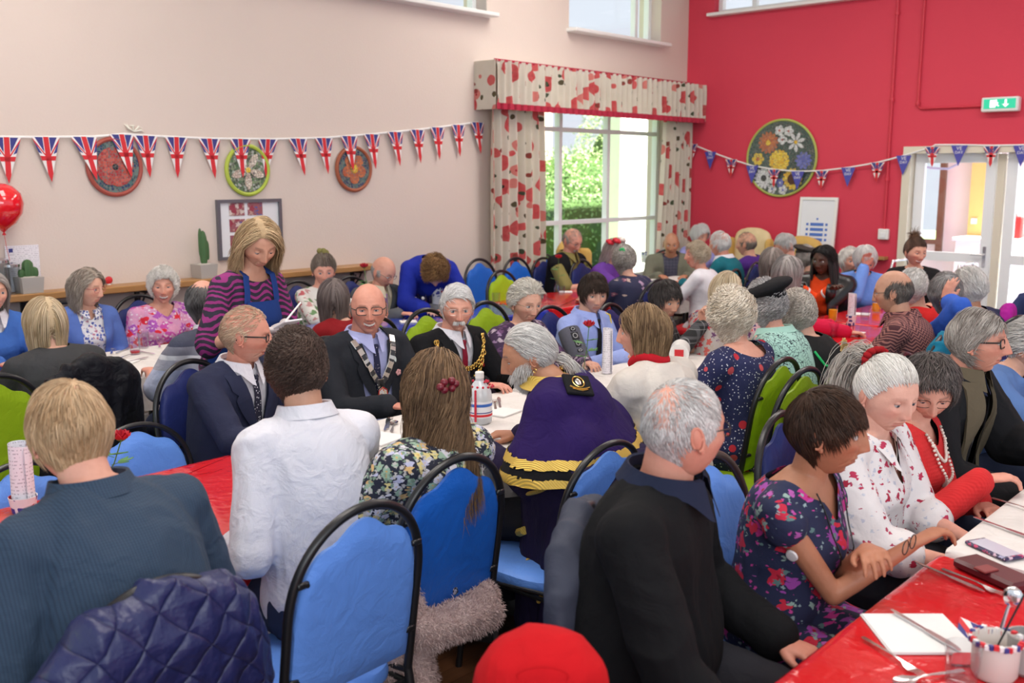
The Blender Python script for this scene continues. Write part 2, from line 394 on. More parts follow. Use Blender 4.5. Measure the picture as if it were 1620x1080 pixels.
        ang = np.degrees(np.repeat(r_, 24)); ec = np.where(ang[:, None] < 10, A(.012, .01, .01), np.where(ang[:, None] < 23, A(*o.get('iris', (.05, .07, .10))), A(.50, .47, .45)))
        k = len(r_); Q = (np.arange(k - 1)[:, None] * 24 + np.arange(24)[None]); Q2 = np.arange(k - 1)[:, None] * 24 + (np.arange(24)[None] + 1) % 24
        eyes.append((cc + S * re, np.stack([Q, Q + 24, Q2 + 24, Q2], -1).reshape(-1, 4), ec))
        for (e0, e1, rr, dk) in ((lid, 95, .0151, .94), (-95, -29 + 9 * sm, .0147, .95)):
            el = np.radians(np.linspace(e0, e1, 7)); az = np.radians(np.linspace(-75, 75, 15)); E, Z = np.meshgrid(el, az, indexing='ij')
            k_ = 1 - .0 * E; arch = np.cos(Z) ** .5
            E2 = np.where(e0 > 0, np.maximum(E * 1., E) - (1 - arch) * .30 * (E == E[0:1]), E + (1 - arch) * .25 * (E == E[-1:]))
            L = np.stack([np.sin(Z) * np.cos(E2), np.cos(Z) * np.cos(E2), np.sin(E2)], -1).reshape(-1, 3) * rr + cc
            col = np.tile(sk * dk, (len(L), 1))
            if e0 > 0: col[:15] = sk * A(.34, .24, .22)
            qq = np.arange(6)[:, None] * 15 + np.arange(14)[None]
            hV.append(L); hC.append(col); hF.append(np.stack([qq, qq + 15, qq + 16, qq + 1], -1).reshape(-1, 4) + nv); nv += len(L)
        # ear: rim, bowl and lobe
        em = MB(); ex = wd * .985; t_ = np.linspace(-.35, 1.55, 12) * PI
        rim = np.stack([np.full(12, 0.), -.004 - .0155 * np.cos(t_) * 1, .002 + .029 * np.sin(t_)], 1); rim[:, 0] = s * (ex + .0005 + .010 * (-np.cos(t_ * .5) * .5 + .5))
        rim[:, 1] = -.012 - .015 * np.cos(t_ + .2); rim[:, 2] = -.004 + .027 * np.sin(t_ + .2); em.tube(rim, .0036, 8)
        em.ball((s * (ex + .001), -.012, -.004), (.0075, .0145, .026), 12); em.ball((s * (ex + .0045), -.004, -.033), (.0045, .007, .009), 8); em.ball((s * (ex + .002), .001, -.006), (.007, .005, .009), 8)
        ev, ef = em.arr(); ev2 = ev.copy(); ev2[:, 1] += -.001 - .12 * (ev[:, 2]); tri = [(f_[0], f_[1], f_[2], f_[3] if len(f_) > 3 else f_[2]) for f_ in ef if len(f_) <= 4]
        tq = [t4 for t4 in tri if t4[2] != t4[3]]; hV.append(ev2); cE = np.tile(sk * A(.97, .86, .84), (len(ev2), 1)); hC.append(cE); hF.append(np.array(tq) + nv); nv += len(ev2)
    return np.concatenate(hV), np.concatenate(hF), np.concatenate(hC), eyes, ye
HL = dict(full=([.070, .064, .048, .022, -.012, .000, -.020, -.055, -.080, -.085],), )
def hair_geo(h, res=1.0, headopt={}):
    """strands lying over the skull (plus an under layer): returns V, F(quads), colours in the head frame"""
    st = h['style']; rs = np.random.RandomState(h.get('seed', 1)); fat = headopt.get('fat', 0)
    E = A(.0785 + .005 * fat, .1005, .1185); N = int(h.get('n', 1500) * 2.2 * res); vol = h.get('vol', .016); L0 = h.get('len', .05)
    hl = A(*h.get('line', HL['full'][0])); nape = h.get('nape', 0)
    d = rs.normal(size=(N * 9, 3)); d /= np.linalg.norm(d, axis=1)[:, None]
    def shape(p):
        x, y, z = p.T.copy(); lo = smst(.01, -.118, z); x = x * (1 - .27 * lo); y = np.where(y < 0, y * (1 - .42 * smst(0, -.10, z)), y); return np.stack([x, y, z], 1)
    p = d * E; th = np.abs(np.arctan2(p[:, 0], p[:, 1])); line = np.interp(th, TH, hl)
    ok = p[:, 2] > line + rs.normal(size=len(p)) * .003
    bald = h.get('bald', 0)
    if bald:
        top = np.interp(th, np.radians([0, 40, 75, 100, 140, 180]), h.get('top', [-.1, -.1, .03, .045, .05, .045]))
        keep = (p[:, 2] < top + rs.normal(size=len(p)) * .005) | (rs.rand(len(p)) < (1 - bald)); ok &= keep
    d = d[ok][:N]; p = d * E; N = len(p)
    lump = .62 + .76 * vnoise(p * h.get('lf', 38), 8); K = h.get('k', 9); lay = rs.rand(N) ** .6; cr = A(*h.get('crown', (.01, -.045, .10)))
    nrm = p / E ** 2; nrm /= np.linalg.norm(nrm, axis=1)[:, None]
    fl = h.get('flow', 'crown')
    if fl == 'crown': f = p - cr
    elif fl == 'back': f = np.tile(A(0, -1, -.25), (N, 1)) + p * A(3, 0, 0)
    elif fl == 'part':
        px = h.get('px', .02); f = np.stack([np.sign(p[:, 0] - px) * 1., np.full(N, h.get('pf', -.1)), np.full(N, -.25)], 1)
    elif fl == 'swept': f = np.tile(A(h.get('sx', 1), h.get('sy', -.3), -.1), (N, 1))
    elif fl == 'knot': f = A(*h['knot']) - p
    if st in ('long', 'bob') and fl == 'part': f[:, 1] -= .5 * smst(.02, .08, p[:, 1])
    f = f + rs.normal(size=(N, 3)) * h.get('mess', .12) * np.linalg.norm(f, axis=1)[:, None]
    f -= nrm * (f * nrm).sum(1)[:, None]; f /= np.linalg.norm(f, axis=1)[:, None] + 1e-9
    L = L0 * (.75 + .5 * rs.rand(N)) * (1 - (1 - h.get('fringe', .5)) * smst(.03, .08, p[:, 1]) * (fl in ('crown', 'part'))); stp = L / (K - 1)
    if h.get('cut') is not None: pass
    P = [p * (1 + vol * 1.6 * (lay * .5)[:, None])]; dirn = f + nrm * h.get('lift', .15 if st in ('long', 'bob') else .5); dirn /= np.linalg.norm(dirn, axis=1)[:, None]; q = p.copy(); stiff = h.get('stiff', .5)
    long_ = st in ('long', 'bob')
    for k in range(1, K):
        s = k / (K - 1.); q = q + dirn * stp[:, None]
        cl = (vol * lump * (.25 + .75 * lay) * (.35 + .65 * (1 - (1 - s) ** 2)))[:, None]; En = E + cl
        r = np.linalg.norm(q / En, axis=1)[:, None]
        if long_:
            side = smst(.0, .05, q[:, 2])[:, None]
            q = np.where(((r < 1) & (q[:, 2:3] > -.12)) | (q[:, 2:3] > -.02), q / r, q)
            below = smst(-.05, -.20, q[:, 2]); g = h.get('gather', .5)
            q[:, 0] *= 1 + (h.get('spread', 0) - .10 * g) * below; q[:, 1] = np.where(below > 0, q[:, 1] + (h.get('by', -.06) - q[:, 1]) * .06 * below * g, q[:, 1])
            if h.get('back'):
                yb = h.get('yb', -.07) - h.get('ys', .08) * smst(-.08, -.32, q[:, 2]) + .03 * (1 - lay); ym = (q[:, 2] < -.09) & (q[:, 1] > yb) & (p[:, 1] < .045); q[:, 1] = np.where(ym, q[:, 1] + (yb - q[:, 1]) * .4, q[:, 1])
        else: q = np.where(q[:, 2:3] > -.13, q / r, q)
        P.append(q.copy()); grav = h.get('grav', .9 if long_ else .35) * (.3 + s); nn = q / E ** 2; nn /= np.linalg.norm(nn, axis=1)[:, None]
        if long_:
            up_ = smst(-.06, -.02, q[:, 2])[:, None]; gt = A(0, 0, -1) + nn * nn[:, 2:3]; ft = f - nn * (f * nn).sum(1)[:, None]; gl = np.linalg.norm(gt, axis=1)[:, None]
            dirn = (gt * (.25 + gl) + ft * (np.maximum(0, 1.15 - gl) + 1.6 * smst(.02, .06, q[:, 1])[:, None] * (q[:, 2:3] > .0))) * up_ + (1 - up_) * (A(0, 0, -1) + dirn * .35)
        else: dirn = dirn * stiff + f * (1 - stiff) + A(0, 0, -1) * grav
        if long_ : pass
        else: dirn = dirn - nn * (dirn * nn).sum(1)[:, None]
        dirn = dirn / (np.linalg.norm(dirn, axis=1)[:, None] + 1e-9)
    P = np.stack(P, 1)
    if h.get('flip'):
        s = np.linspace(0, 1, K)[None, :]; out = P[:, -1:, :] * A(1, 1, 0); out = out / (np.linalg.norm(out, axis=2)[..., None] + 1e-9); P = P + out * (h['flip'] * s ** 4)[..., None]
    if h.get('curl'):
        a = h['curl']; s = np.arange(K)[None, :]; ph = rs.rand(N, 1) * 2 * PI; om = h.get('freq', 1.5) * (1 + .3 * rs.rand(N, 1)); t = np.gradient(P, axis=1); t /= np.linalg.norm(t, axis=2)[..., None] + 1e-9
        b = np.cross(t, A(.3, .4, .86)); b /= np.linalg.norm(b, axis=2)[..., None] + 1e-9; c2 = np.cross(t, b); w_ = a * np.minimum(1, s / 2.)
        P = P + (w_ * np.cos(om * s + ph))[..., None] * b + (w_ * np.sin(om * s + ph))[..., None] * c2
    # keep clumps together
    lum = vnoise(P[:, 0] * 40, 3) - .5
    P = shape(P.reshape(-1, 3)).reshape(N, K, 3) if not long_ else P
    rad = h.get('rad', .0020) * .78 * (.7 + .6 * rs.rand(N))[:, None] * np.interp(np.linspace(0, 1, K), [0, .25, .75, 1], [.8, 1, .8, .12])[None]
    t = np.gradient(P, axis=1); t /= np.linalg.norm(t, axis=2)[..., None] + 1e-9; b = np.cross(t, P / E ** 2); b /= np.linalg.norm(b, axis=2)[..., None] + 1e-9; c2 = np.cross(t, b)
    ring = [P + (b * math.cos(a) * 1.3 + c2 * math.sin(a) * .75) * rad[..., None] for a in (0, 2.1, 4.2)]
    V = np.stack(ring, 2).reshape(-1, 3)
    i = (np.arange(N)[:, None] * K + np.arange(K - 1)[None]).reshape(-1) * 3
    F = np.concatenate([np.stack([i + a, i + (a + 1) % 3, i + 3 + (a + 1) % 3, i + 3 + a], 1) for a in range(3)])
    c1, c2_ = A(*h['c1']), A(*h['c2']); mixv = np.clip(rs.rand(N) * .75 + lum * .9 + .12, 0, 1); base = c1 + (c2_ - c1) * mixv[:, None]; base *= (.85 + .3 * rs.rand(N))[:, None]
    base = np.repeat(base, K, 0)
    if h.get('tip') is not None:
        s = np.tile(np.linspace(0, 1, K), N)[:, None] ** 1.5; base = base * (1 - s) + A(*h['tip']) * s
    col = np.repeat(base, 3, 0)
    # under layer
    if not h.get('noUnder'):
        n, m = 72, 48; a_, b_ = np.meshgrid(np.linspace(-PI, PI, n, endpoint=False), np.linspace(-PI / 2, PI / 2, m)); dd = np.stack([np.sin(a_) * np.cos(b_), np.cos(a_) * np.cos(b_), np.sin(b_)], -1).reshape(-1, 3)
        pe = dd * E; th2 = np.abs(np.arctan2(pe[:, 0], pe[:, 1])); ln = np.interp(th2, TH, hl); ins = smst(-.004, .016, pe[:, 2] - ln)
        if bald:
            tp = np.interp(th2, np.radians([0, 40, 75, 100, 140, 180]), h.get('top', [-.1, -.1, .03, .045, .05, .045])); ins = ins * smst(.004, -.012, pe[:, 2] - tp)
        off = ins * vol * .22 * (.75 + .5 * vnoise(pe * 45, 5)) - .004 * (1 - ins); V2 = shape(dd * (E + off[:, None]))
        keep = ins > .05; qi = np.arange(m - 1)[:, None] * n + np.arange(n)[None]; qj = np.arange(m - 1)[:, None] * n + (np.arange(n)[None] + 1) % n
        F2 = np.stack([qi, qj, qj + n, qi + n], -1).reshape(-1, 4); F2 = F2[keep[F2].all(1)] + len(V)
        cc = (c1 * .6 + c2_ * .4) * (.9 + .2 * vnoise(pe * 90, 9))[:, None]
        V = np.concatenate([V, V2]); col = np.concatenate([col, cc]); F = np.concatenate([F, F2])
    return V, F, col
def strands(roots, dirs, L, rad, c1, c2, bend=(0, 0, -1), g=.4, K=6, seed=1):
    rs = np.random.RandomState(seed); N = len(roots); q = roots.copy(); d = dirs / np.linalg.norm(dirs, axis=1)[:, None]; P = [q.copy()]; L = L * (.7 + .6 * rs.rand(N))
    for k in range(1, K):
        q = q + d * (L / (K - 1))[:, None]; P.append(q.copy()); d = d + A(*bend) * g / K * 2 + rs.normal(size=(N, 3)) * .12; d /= np.linalg.norm(d, axis=1)[:, None]
    P = np.stack(P, 1); r = rad * np.interp(np.linspace(0, 1, K), [0, .7, 1], [1, .8, .1])[None, :, None]
    t = np.gradient(P, axis=1); b = np.cross(t, A(.2, .3, .9)); b /= np.linalg.norm(b, axis=2)[..., None] + 1e-9; c = np.cross(t, b); c /= np.linalg.norm(c, axis=2)[..., None] + 1e-9
    V = np.stack([P + (b * math.cos(a) + c * math.sin(a)) * r for a in (0, 2.1, 4.2)], 2).reshape(-1, 3)
    i = (np.arange(N)[:, None] * K + np.arange(K - 1)[None]).reshape(-1) * 3
    F = np.concatenate([np.stack([i + a, i + (a + 1) % 3, i + 3 + (a + 1) % 3, i + 3 + a], 1) for a in range(3)])
    col = np.repeat(np.repeat(A(*c1) + (A(*c2) - A(*c1)) * rs.rand(N, 1), K, 0), 3, 0); return V, F, col
SECT = A((-.10, .150, .11, .12), (0, .185, .13, .150), (.2, .168, .135, .125), (.4, .165, .128, .118), (.6, .160, .122, .122), (.78, .163, .112, .122), (.90, .152, .090, .108), (.97, .120, .068, .088), (1.03, .075, .058, .070), (1.09, .058, .052, .060))
class Body:
    """seated or standing figure in its own frame: +Y is where the body faces, Z up, origin on the floor"""
    def __init__(s, o):
        s.o = o; s.fem = o.get('fem', 0); s.k = o.get('size', 1.); s.w = o.get('w', 1.) * s.k * (.91 if s.fem else 1); s.belly = o.get('belly', 1.)
        s.zp = o.get('zp', .56); s.lean = math.radians(o.get('lean', 8)); s.side = math.radians(o.get('side', 0)); s.nl = math.radians(o.get('nl', o.get('lean', 8) * .8 + 12))
        s.nk = .150 * s.k
    def solve(s, hz):
        s.L = (hz - s.zp - s.nk * math.cos(s.nl)) / math.cos(s.lean) / math.cos(s.side)
        s.Lr = s.L; s.u = A(math.sin(s.side), math.sin(s.lean) * math.cos(s.side), math.cos(s.lean) * math.cos(s.side)); s.P0 = A(0, 0, s.zp)
        s.ht = s.cen(1.0) + s.nk * A(math.sin(s.side) * .5, math.sin(s.nl), math.cos(s.nl)); return s.ht
    def cen(s, t):
        hunch = s.o.get('hunch', .02); q = s.P0 + s.u * s.L * t; q = q + A(0, -1, .3) * hunch * 4 * t * (1 - t) * .8; return q
    def sec(s, t, inf=0):
        r = [np.interp(t, SECT[:, 0], SECT[:, i]) for i in (1, 2, 3)]; b = 1 + (s.belly - 1) * G(t - .25, .28)
        w_, df, db = r[0] * s.w * (1 + (b - 1) * .6), r[1] * s.k * b * (.93 if s.fem else 1), r[2] * s.k * (1 + (b - 1) * .3)
        if s.fem: df += .035 * s.k * s.o.get('bust', 1) * G(t - .60, .13); w_ += -.012 * G(t - .35, .15) + .012 * G(t, .15)
        sc2 = .9 + .1 * s.L / .5
        return w_ + inf, df * 1 + inf, db + inf
    def ring(s, t, inf=0, n=40):
        w_, df, db = s.sec(t, inf); a = np.arange(n) * 2 * PI / n; e = .86
        x = w_ * np.sign(np.cos(a)) * np.abs(np.cos(a)) ** e; y = np.where(np.sin(a) > 0, df, db) * np.sign(np.sin(a)) * np.abs(np.sin(a)) ** e
        fw = A(0, s.u[2], -s.u[1]); fw /= np.linalg.norm(fw); rt = A(s.u[2], 0, -s.u[0]); rt /= np.linalg.norm(rt)
        return s.cen(t) + x[:, None] * rt + y[:, None] * fw
    def surf(s, t, x, inf=.012, back=False):
        """point on the front (or back) of the torso at height t and sideways x"""
        w_, df, db = s.sec(t, inf); xx = min(abs(x) / w_, .999); yy = (db if back else df) * (1 - xx ** 2.3) ** (1 / 2.3)
        fw = A(0, s.u[2], -s.u[1]); fw /= np.linalg.norm(fw); rt = A(s.u[2], 0, -s.u[0]); rt /= np.linalg.norm(rt)
        return s.cen(t) + rt * x + fw * (-yy if back else yy)
    def torso(s, mb, t0, t1, inf, n=14):
        mb.loft([s.ring(t, inf) for t in np.linspace(t0, t1, n)])
    def arms(s):
        s.S = []; s.Eb = []; s.H = []
        for sd, tgt in ((-1, s.o.get('hl', 'table')), (1, s.o.get('hr', 'table'))):
            S_ = s.cen(.87) + A(sd * (.168 * s.w + .004), 0.0, 0); lr = s.o.get('lean', 8) / 100.
            pre = {'table': (.17, .42 + lr, .775), 'near': (.14, .34 + lr, .775), 'lap': (.07, .25, .66), 'knee': (.12, .36, .62), 'down': (.26, .05, .62), 'chest': (-.02, .24 + lr * 2, 1.0), 'cross': (-.10, .26 + lr, .90), 'chin': (.03, .20 + lr * 1.5, s.ht[2] - .13), 'back': (.22, -.05, .58)}
            T = A(*(pre[tgt] if isinstance(tgt, str) else tgt)); T = A(sd * T[0] if isinstance(tgt, str) else T[0], T[1], T[2])
            u_, f_ = .285 * s.k * (.95 if s.fem else 1), .255 * s.k * (.95 if s.fem else 1); d = T - S_; L_ = np.linalg.norm(d)
            if L_ > (u_ + f_) * .985: d = d / L_ * (u_ + f_) * .985; L_ = (u_ + f_) * .985; T = S_ + d
            if L_ < .14: d = d / L_ * .14; L_ = .14; T = S_ + d
            a = (u_ * u_ - f_ * f_ + L_ * L_) / (2 * L_); h_ = math.sqrt(max(u_ * u_ - a * a, 1e-6)); pole = A(*s.o.get('pole', (.55, -.35, -.9))) * A(sd, 1, 1)
            dn = d / L_; pv = pole - dn * (pole @ dn); pv /= np.linalg.norm(pv); s.S.append(S_); s.Eb.append(S_ + dn * a + pv * h_); s.H.append(T)
    def legs(s):
        s.hip = []; s.kn = []; s.an = []
        for sd in (-1, 1):
            if s.o.get('stand'): s.hip.append(A(sd * .09, 0, s.zp)); s.kn.append(A(sd * .10, .03, .48)); s.an.append(A(sd * .10, -.02, .09))
            else: s.hip.append(A(sd * .10 * s.w, .02, s.zp - .02)); s.kn.append(A(sd * .13, .42 * s.k, .50)); s.an.append(A(sd * .13, .40 + s.o.get('foot', 0), .10))
def hand(mb, W, dn, up, sd, k=1., curl=25, spread=1.):
    """palm, four jointed fingers of different lengths, thumb from the side of the palm"""
    f = dn / np.linalg.norm(dn); u = up - f * (up @ f); u /= np.linalg.norm(u); x = np.cross(f, u) * sd  # x: thumb side
    pt = lambda a, b, c: W + (x * a + f * b + u * c) * k
    mb.loft([np.array([pt(wd * math.cos(t) + ox, b, th * math.sin(t)) for t in np.arange(12) * PI / 6]) for b, wd, th, ox in ((-.01, .024, .017, 0), (.02, .031, .016, .002), (.055, .040, .014, .001), (.085, .040, .012, 0), (.094, .034, .009, 0))])
    for i, (ox, L_, r) in enumerate(((.030, .070, .0088), (.010, .078, .009), (-.010, .073, .0086), (-.029, .058, .0078))):
        cu = math.radians(curl * (1 + .12 * i)); a = 0; p = [pt(ox, .086 - .004 * abs(i - 1), 0)]; b_, c_ = .086 - .004 * abs(i - 1), 0; xx = ox
        for q_, fr in enumerate((.45, .31, .24)): a += cu * (.7, 1, .8)[q_]; b_ += L_ * fr * math.cos(a); c_ -= L_ * fr * math.sin(a); xx += (ox * .12 * spread) * fr * 2; p.append(pt(xx, b_, c_))
        mb.limb(p, [r * k, r * k * .97, r * k * .9, r * k * .78], 10)
    mb.limb([pt(.026, .022, -.004), pt(.046, .050, -.012), pt(.054, .076, -.018), pt(.055, .097, -.022)], [.013 * k, .0115 * k, .0098 * k, .0082 * k], 10)
def clip_open(V, F, g, it=3):
    """drops the faces where g > 0 and pulls the cut edge onto g = 0"""
    gv = g(V); keep = (gv[F] > 0).sum(1) < F.shape[1]; F = F[keep]; used = np.zeros(len(V), bool); used[F.ravel()] = True
    mv = used & (gv > 0)
    for _ in range(it):
        e = .002; gv = g(V); Gd = np.stack([(g(V + e * A(*(np.arange(3) == a))) - gv) / e for a in range(3)], 1); st = (gv / ((Gd ** 2).sum(1) + 1e-6))[:, None] * Gd; st = np.clip(st, -.012, .012); V = np.where(mv[:, None], V - st, V)
    E = np.sort(np.concatenate([F[:, [0, 1]], F[:, [1, 2]], F[:, [2, 3]], F[:, [3, 0]]]), 1); U, ct = np.unique(E, axis=0, return_counts=True); B = U[ct == 1]; n = len(V)
    if len(B):
        dg = np.bincount(B.ravel(), minlength=n); on = dg > 0
        for _ in range(14):
            S = np.stack([np.bincount(B[:, 0], V[B[:, 1], a], n) + np.bincount(B[:, 1], V[B[:, 0], a], n) for a in range(3)], 1); V = np.where(on[:, None], V * .5 + .5 * S / np.maximum(dg, 1)[:, None], V)
    idx = -np.ones(len(V), int); idx[used] = np.arange(used.sum()); return V[used], idx[F]
def ground_person(o): pass
PEOPLE = {}
def person(o):
    """o: dict of everything about one figure. Target head position world T (Vector), body azimuth az (deg, 0 = +Y, ccw)"""
    T = o['T']; bz = Body(o); ht = bz.solve(T[2]); az = math.radians(o['az']); far = o.get('far', 0)
    ca, sa = math.cos(az), math.sin(az); off = (ht[0] * ca - ht[1] * sa, ht[0] * sa + ht[1] * ca)
    root = thing('person', o['label'], 'person', (T[0] - off[0], T[1] - off[1], 0), az, o.get('group'))
    s = bz; s.arms(); s.legs(); root_loc = root.location; vox = (.0045, .0065, .009)[far]; k = s.k; res = (1., .72, .5)[far]; skin = o['skin']
    s.root = root; sk = A(*skin)
    if abs(bz.L - .5) > .09: print('SPINE', round(bz.L, 2), o['label'][:50])
    # skin: neck, upper chest, arms, hands, calves
    mb = MB(); nb = s.cen(.98); hc = s.ht; fat = o.get('fat', 0)
    nr = .056 * (1 if not s.fem else .88) * k * (1 + .12 * fat); mb.limb([s.cen(.93), nb + (hc - nb) * .25, hc + A(0, -.022 * k, -.045 * k)], [nr * 1.12, nr, nr * .97], 20)
    s.torso(mb, .45, 1.06, -.006, 10)
    ar = (.046, .043, .037, .033, .0255) if not s.fem else (.042, .040, .033, .030, .022)
    aw = o.get('arm', 1.) * k
    for i, sd in ((0, -1), (1, 1)):
        S_, E_, H_ = s.S[i], s.Eb[i], s.H[i]; fa = E_ + (H_ - E_) * .28
        mb.limb([S_, (S_ + E_) / 2, E_], [ar[0] * aw * 1.15, ar[1] * aw, ar[2] * aw]); mb.limb([E_, fa, H_], [ar[2] * aw, ar[3] * aw * 1.1, ar[4] * aw])
        if o.get('hands', 1):
            hd = o.get('hd' + 'lr'[i]); d = (H_ - E_) / np.linalg.norm(H_ - E_); dn = d if hd is None else A(*hd[0]); up = A(0, 0, 1) if hd is None else A(*hd[1])
            if hd is None and H_[2] < .85: dn = d * A(1, 1, .15)
            hand(mb, H_ + d * .008, dn, up, sd if False else -sd, k * (.92 if s.fem else 1), o.get('curl', 28))
    if o.get('calves'):
        for i in (0, 1): mb.limb([s.kn[i], s.kn[i] * .6 + s.an[i] * .4 + A(0, -.01, 0), s.an[i]], [.055 * k, .05 * k, .034 * k])
    V, F = remesh(mb, vox); V = relax(V, F, 2 + (far < 1)); col = np.tile(sk, (len(V), 1)) * (.97 + .06 * vnoise(V * 30, 4))[:, None]
    for i in (0, 1):
        dd = np.linalg.norm(V - s.H[i], axis=1); wt = smst(.22, .06, dd)[:, None] * .35; col = col * (1 - wt) + sk * A(1, .74, .70) * wt
    hv, hf, hcC, eyes, ye = head_mesh(dict(o.get('face', {}), bc=o['beard']['c1'] if o.get('beard', {}).get('kind') == 'full' else None, skin=skin, fem=s.fem, fat=fat), res)
    hr = (.99 if s.fem else 1.01) * k * o.get('hs', 1.)
    yaw, pit, rol = o.get('hyaw', 0) - 0, o.get('pitch', 0), o.get('roll', 0)
    RM = rotm(z=yaw) @ rotm(x=-pit) @ rotm(y=rol) * hr; s.RM = RM; toL = lambda v_: np.asarray(v_) @ RM.T + hc; s.toL = toL; s.ye = ye
    nv = len(V); Vs = [V, toL(hv)]; Fs = [F, hf + nv]; Cs = [col, hcC]; nv += len(hv); ne = sum(len(f_) for f_ in Fs)
    for ev, ef, ec in eyes: Vs.append(toL(ev)); Fs.append(ef + nv); Cs.append(ec); nv += len(ev)
    Fa = np.concatenate(Fs); bo = raw_mesh('body', np.concatenate(Vs), Fa, SKIN, root, np.concatenate(Cs)); bo.data.materials.append(EYE)
    mi = np.zeros(len(Fa), np.int32); mi[ne:] = 1; bo.data.polygons.foreach_set('material_index', mi)
    HM = Matrix.Identity(4)
    # hair, beard
    if o.get('hair'):
        h = dict(o['hair']); h.setdefault('seed', abs(hash(o['label'])) % 1000 if False else len(o['label']) * 7); v_, f_, c_ = hair_geo(h, (1., .8, .55)[far] * 1.0, dict(fat=fat)); s.hair = raw_mesh('hair', toL(v_), f_, HAIR, root, c_)
    if o.get('beard'):
        bd = o['beard']; rs = np.random.RandomState(5); th = rs.uniform(-1.45, 1.45, 6000); zz = rs.uniform(-.112, .0, 6000)
        idx = []; vv = hv[: int(150 * res) * int(112 * res)]; fx = np.abs(vv[:, 0])
        mus = (vv[:, 1] > .05) & (np.abs(vv[:, 2] + .0585) < .006) & (fx < .026)
        full = (vv[:, 1] > .0) & (vv[:, 2] < -.05 + .9 * np.maximum(0, fx - .03)) & ~((np.abs(vv[:, 2] + .0715) < .0075) & (fx < .022)) & ((fx > .018) | (vv[:, 2] < -.08) | (np.abs(vv[:, 2] + .0595) < .006)) & (vv[:, 2] < .0)
        msk = mus if bd['kind'] == 'moustache' else full | mus; ids = np.where(msk)[0]; ids = ids[rs.randint(0, len(ids), bd.get('n', 700))]; rt = vv[ids] + rs.normal(size=(len(ids), 3)) * .0012
        dr = A(0, .55, -1) + np.sign(rt[:, :1]) * A(.9, 0, 0) * (.8 if bd['kind'] == 'moustache' else .15); v_, f_, c_ = strands(rt, dr, bd.get('len', .03), .0011, bd['c1'], bd['c2'], g=.5); raw_mesh('beard' if bd['kind'] != 'moustache' else 'moustache', toL(v_), f_, HAIR, root, c_)
    if o.get('glasses'):
        g = o['glasses']; gm = MB(); rr = g.get('r', .0015); w2, h2 = g.get('w', .0255), g.get('h', .018); yg = ye + .017; ctr = .0335
        for sd in (-1, 1):
            a = np.arange(20) * 2 * PI / 20; e = g.get('e', .7); px_ = sd * ctr + w2 * np.sign(np.cos(a)) * np.abs(np.cos(a)) ** e; pz_ = -.003 + h2 * np.sign(np.sin(a)) * np.abs(np.sin(a)) ** e
            gm.tube(np.stack([px_, yg - .25 * np.abs(px_) * (np.abs(px_) > .03) * 0 - np.abs(px_) * .10, pz_], 1), rr, 8, closed=True)
            gm.tube([(sd * (ctr + w2), yg - .006, .004), (sd * (ctr + w2 + .008), yg - .010, .005), (sd * .0795, .02, .006), (sd * .081, -.012, .006), (sd * .080, -.025, -.012)], [rr, rr * 1.2, rr * 1.1, rr, rr], 8)
        gm.tube([(-(ctr - w2), yg - .001, 0.003), (0, yg + .004, .006), (ctr - w2, yg - .001, .003)], rr, 8)
        gv, gf = gm.arr(); g2 = MB(); g2.add(toL(gv), gf); go = g2.build('glasses', g['m'], root); go['label'] = g.get('label', 'spectacles')
    # clothes
    cv = (.0075, .0095, .013)[far]
    def garment(name, parts, mat, inf_it=4, amp=.006, seed=0, opens=[], sc_=(9, 9, 6), parent=root):
        V, F = remesh(parts, cv); V = relax(V, F, inf_it); N = normals(V, F)
        if amp: V = V + N * (folds(V, seed + int(o['az']) % 7 + len(o['label']), sc_) * amp)[:, None]; V = relax(V, F, 1)
        for g in opens: V, F = clip_open(V, F, g)
        return raw_mesh(name, V, F, mat, parent)
    s.garment = garment
    top = o.get('top')
    def neckg(r, dv=0, wv=.0):
        c0 = s.cen(1.0)
        def g(V):
            q = V - c0; hgt = q[:, 2] + .02
            rad = np.sqrt(q[:, 0] ** 2 + (q[:, 1] * .95) ** 2); a = r - rad - np.maximum(0, -hgt - (.0)) * 1.2
            if dv: b = (wv * (1 - (-hgt) / dv)) - np.abs(q[:, 0]); b = np.where((q[:, 1] > -.02) & (-hgt < dv * 1.2), b, -1); a = np.maximum(a, np.minimum(b, .05))
            return a
        return g
    s.neckg = neckg
    def build_top(tp, inf, name='top'):
        m_ = MB(); s.torso(m_, tp.get('t0', -.12), tp.get('t1', 1.04), inf, 16)
        if not s.o.get('stand') and tp.get('skirt', 1): m_.limb([s.hip[0] * .8 + A(0, .08, 0), s.hip[1] * .8 + A(0, .08, 0)], [.11 * s.w, .11 * s.w])
        sl = tp.get('sleeve', 1.); cu = tp.get('loose', .010)
        for i, sd in ((0, -1), (1, 1)):
            S_, E_, H_ = s.S[i], s.Eb[i], s.H[i]; rs_ = [q * aw + cu + inf * .5 for q in ar]
            m_.ball(S_ + A(-sd * .01, 0, 0), A(1, 1, .95) * (rs_[0] + .008), 16)
            m_.limb([s.cen(.93) + A(sd * .05, 0, 0), S_ + A(0, 0, .004)], [.05 * k + inf, rs_[0]])
            if sl <= .5: m_.limb([S_, S_ + (E_ - S_) * sl * 2], [rs_[0], rs_[1] + tp.get('flare', .008)])
            else:
                fa = E_ + (H_ - E_) * .3; m_.limb([S_, (S_ + E_) / 2, E_], [rs_[0], rs_[1], rs_[2] + .004]); fs = (sl - .5) * 2; e2 = E_ + (H_ - E_) * min(fs, 1) * .97
                m_.limb([E_, E_ + (e2 - E_) * .35, e2], [rs_[2] + .004, rs_[3] + .003, rs_[4] + (.006 if fs > .9 else .014)])
        op = [neckg(tp.get('nr', .072) * k, tp.get('nd', 0), tp.get('nw', .06))]
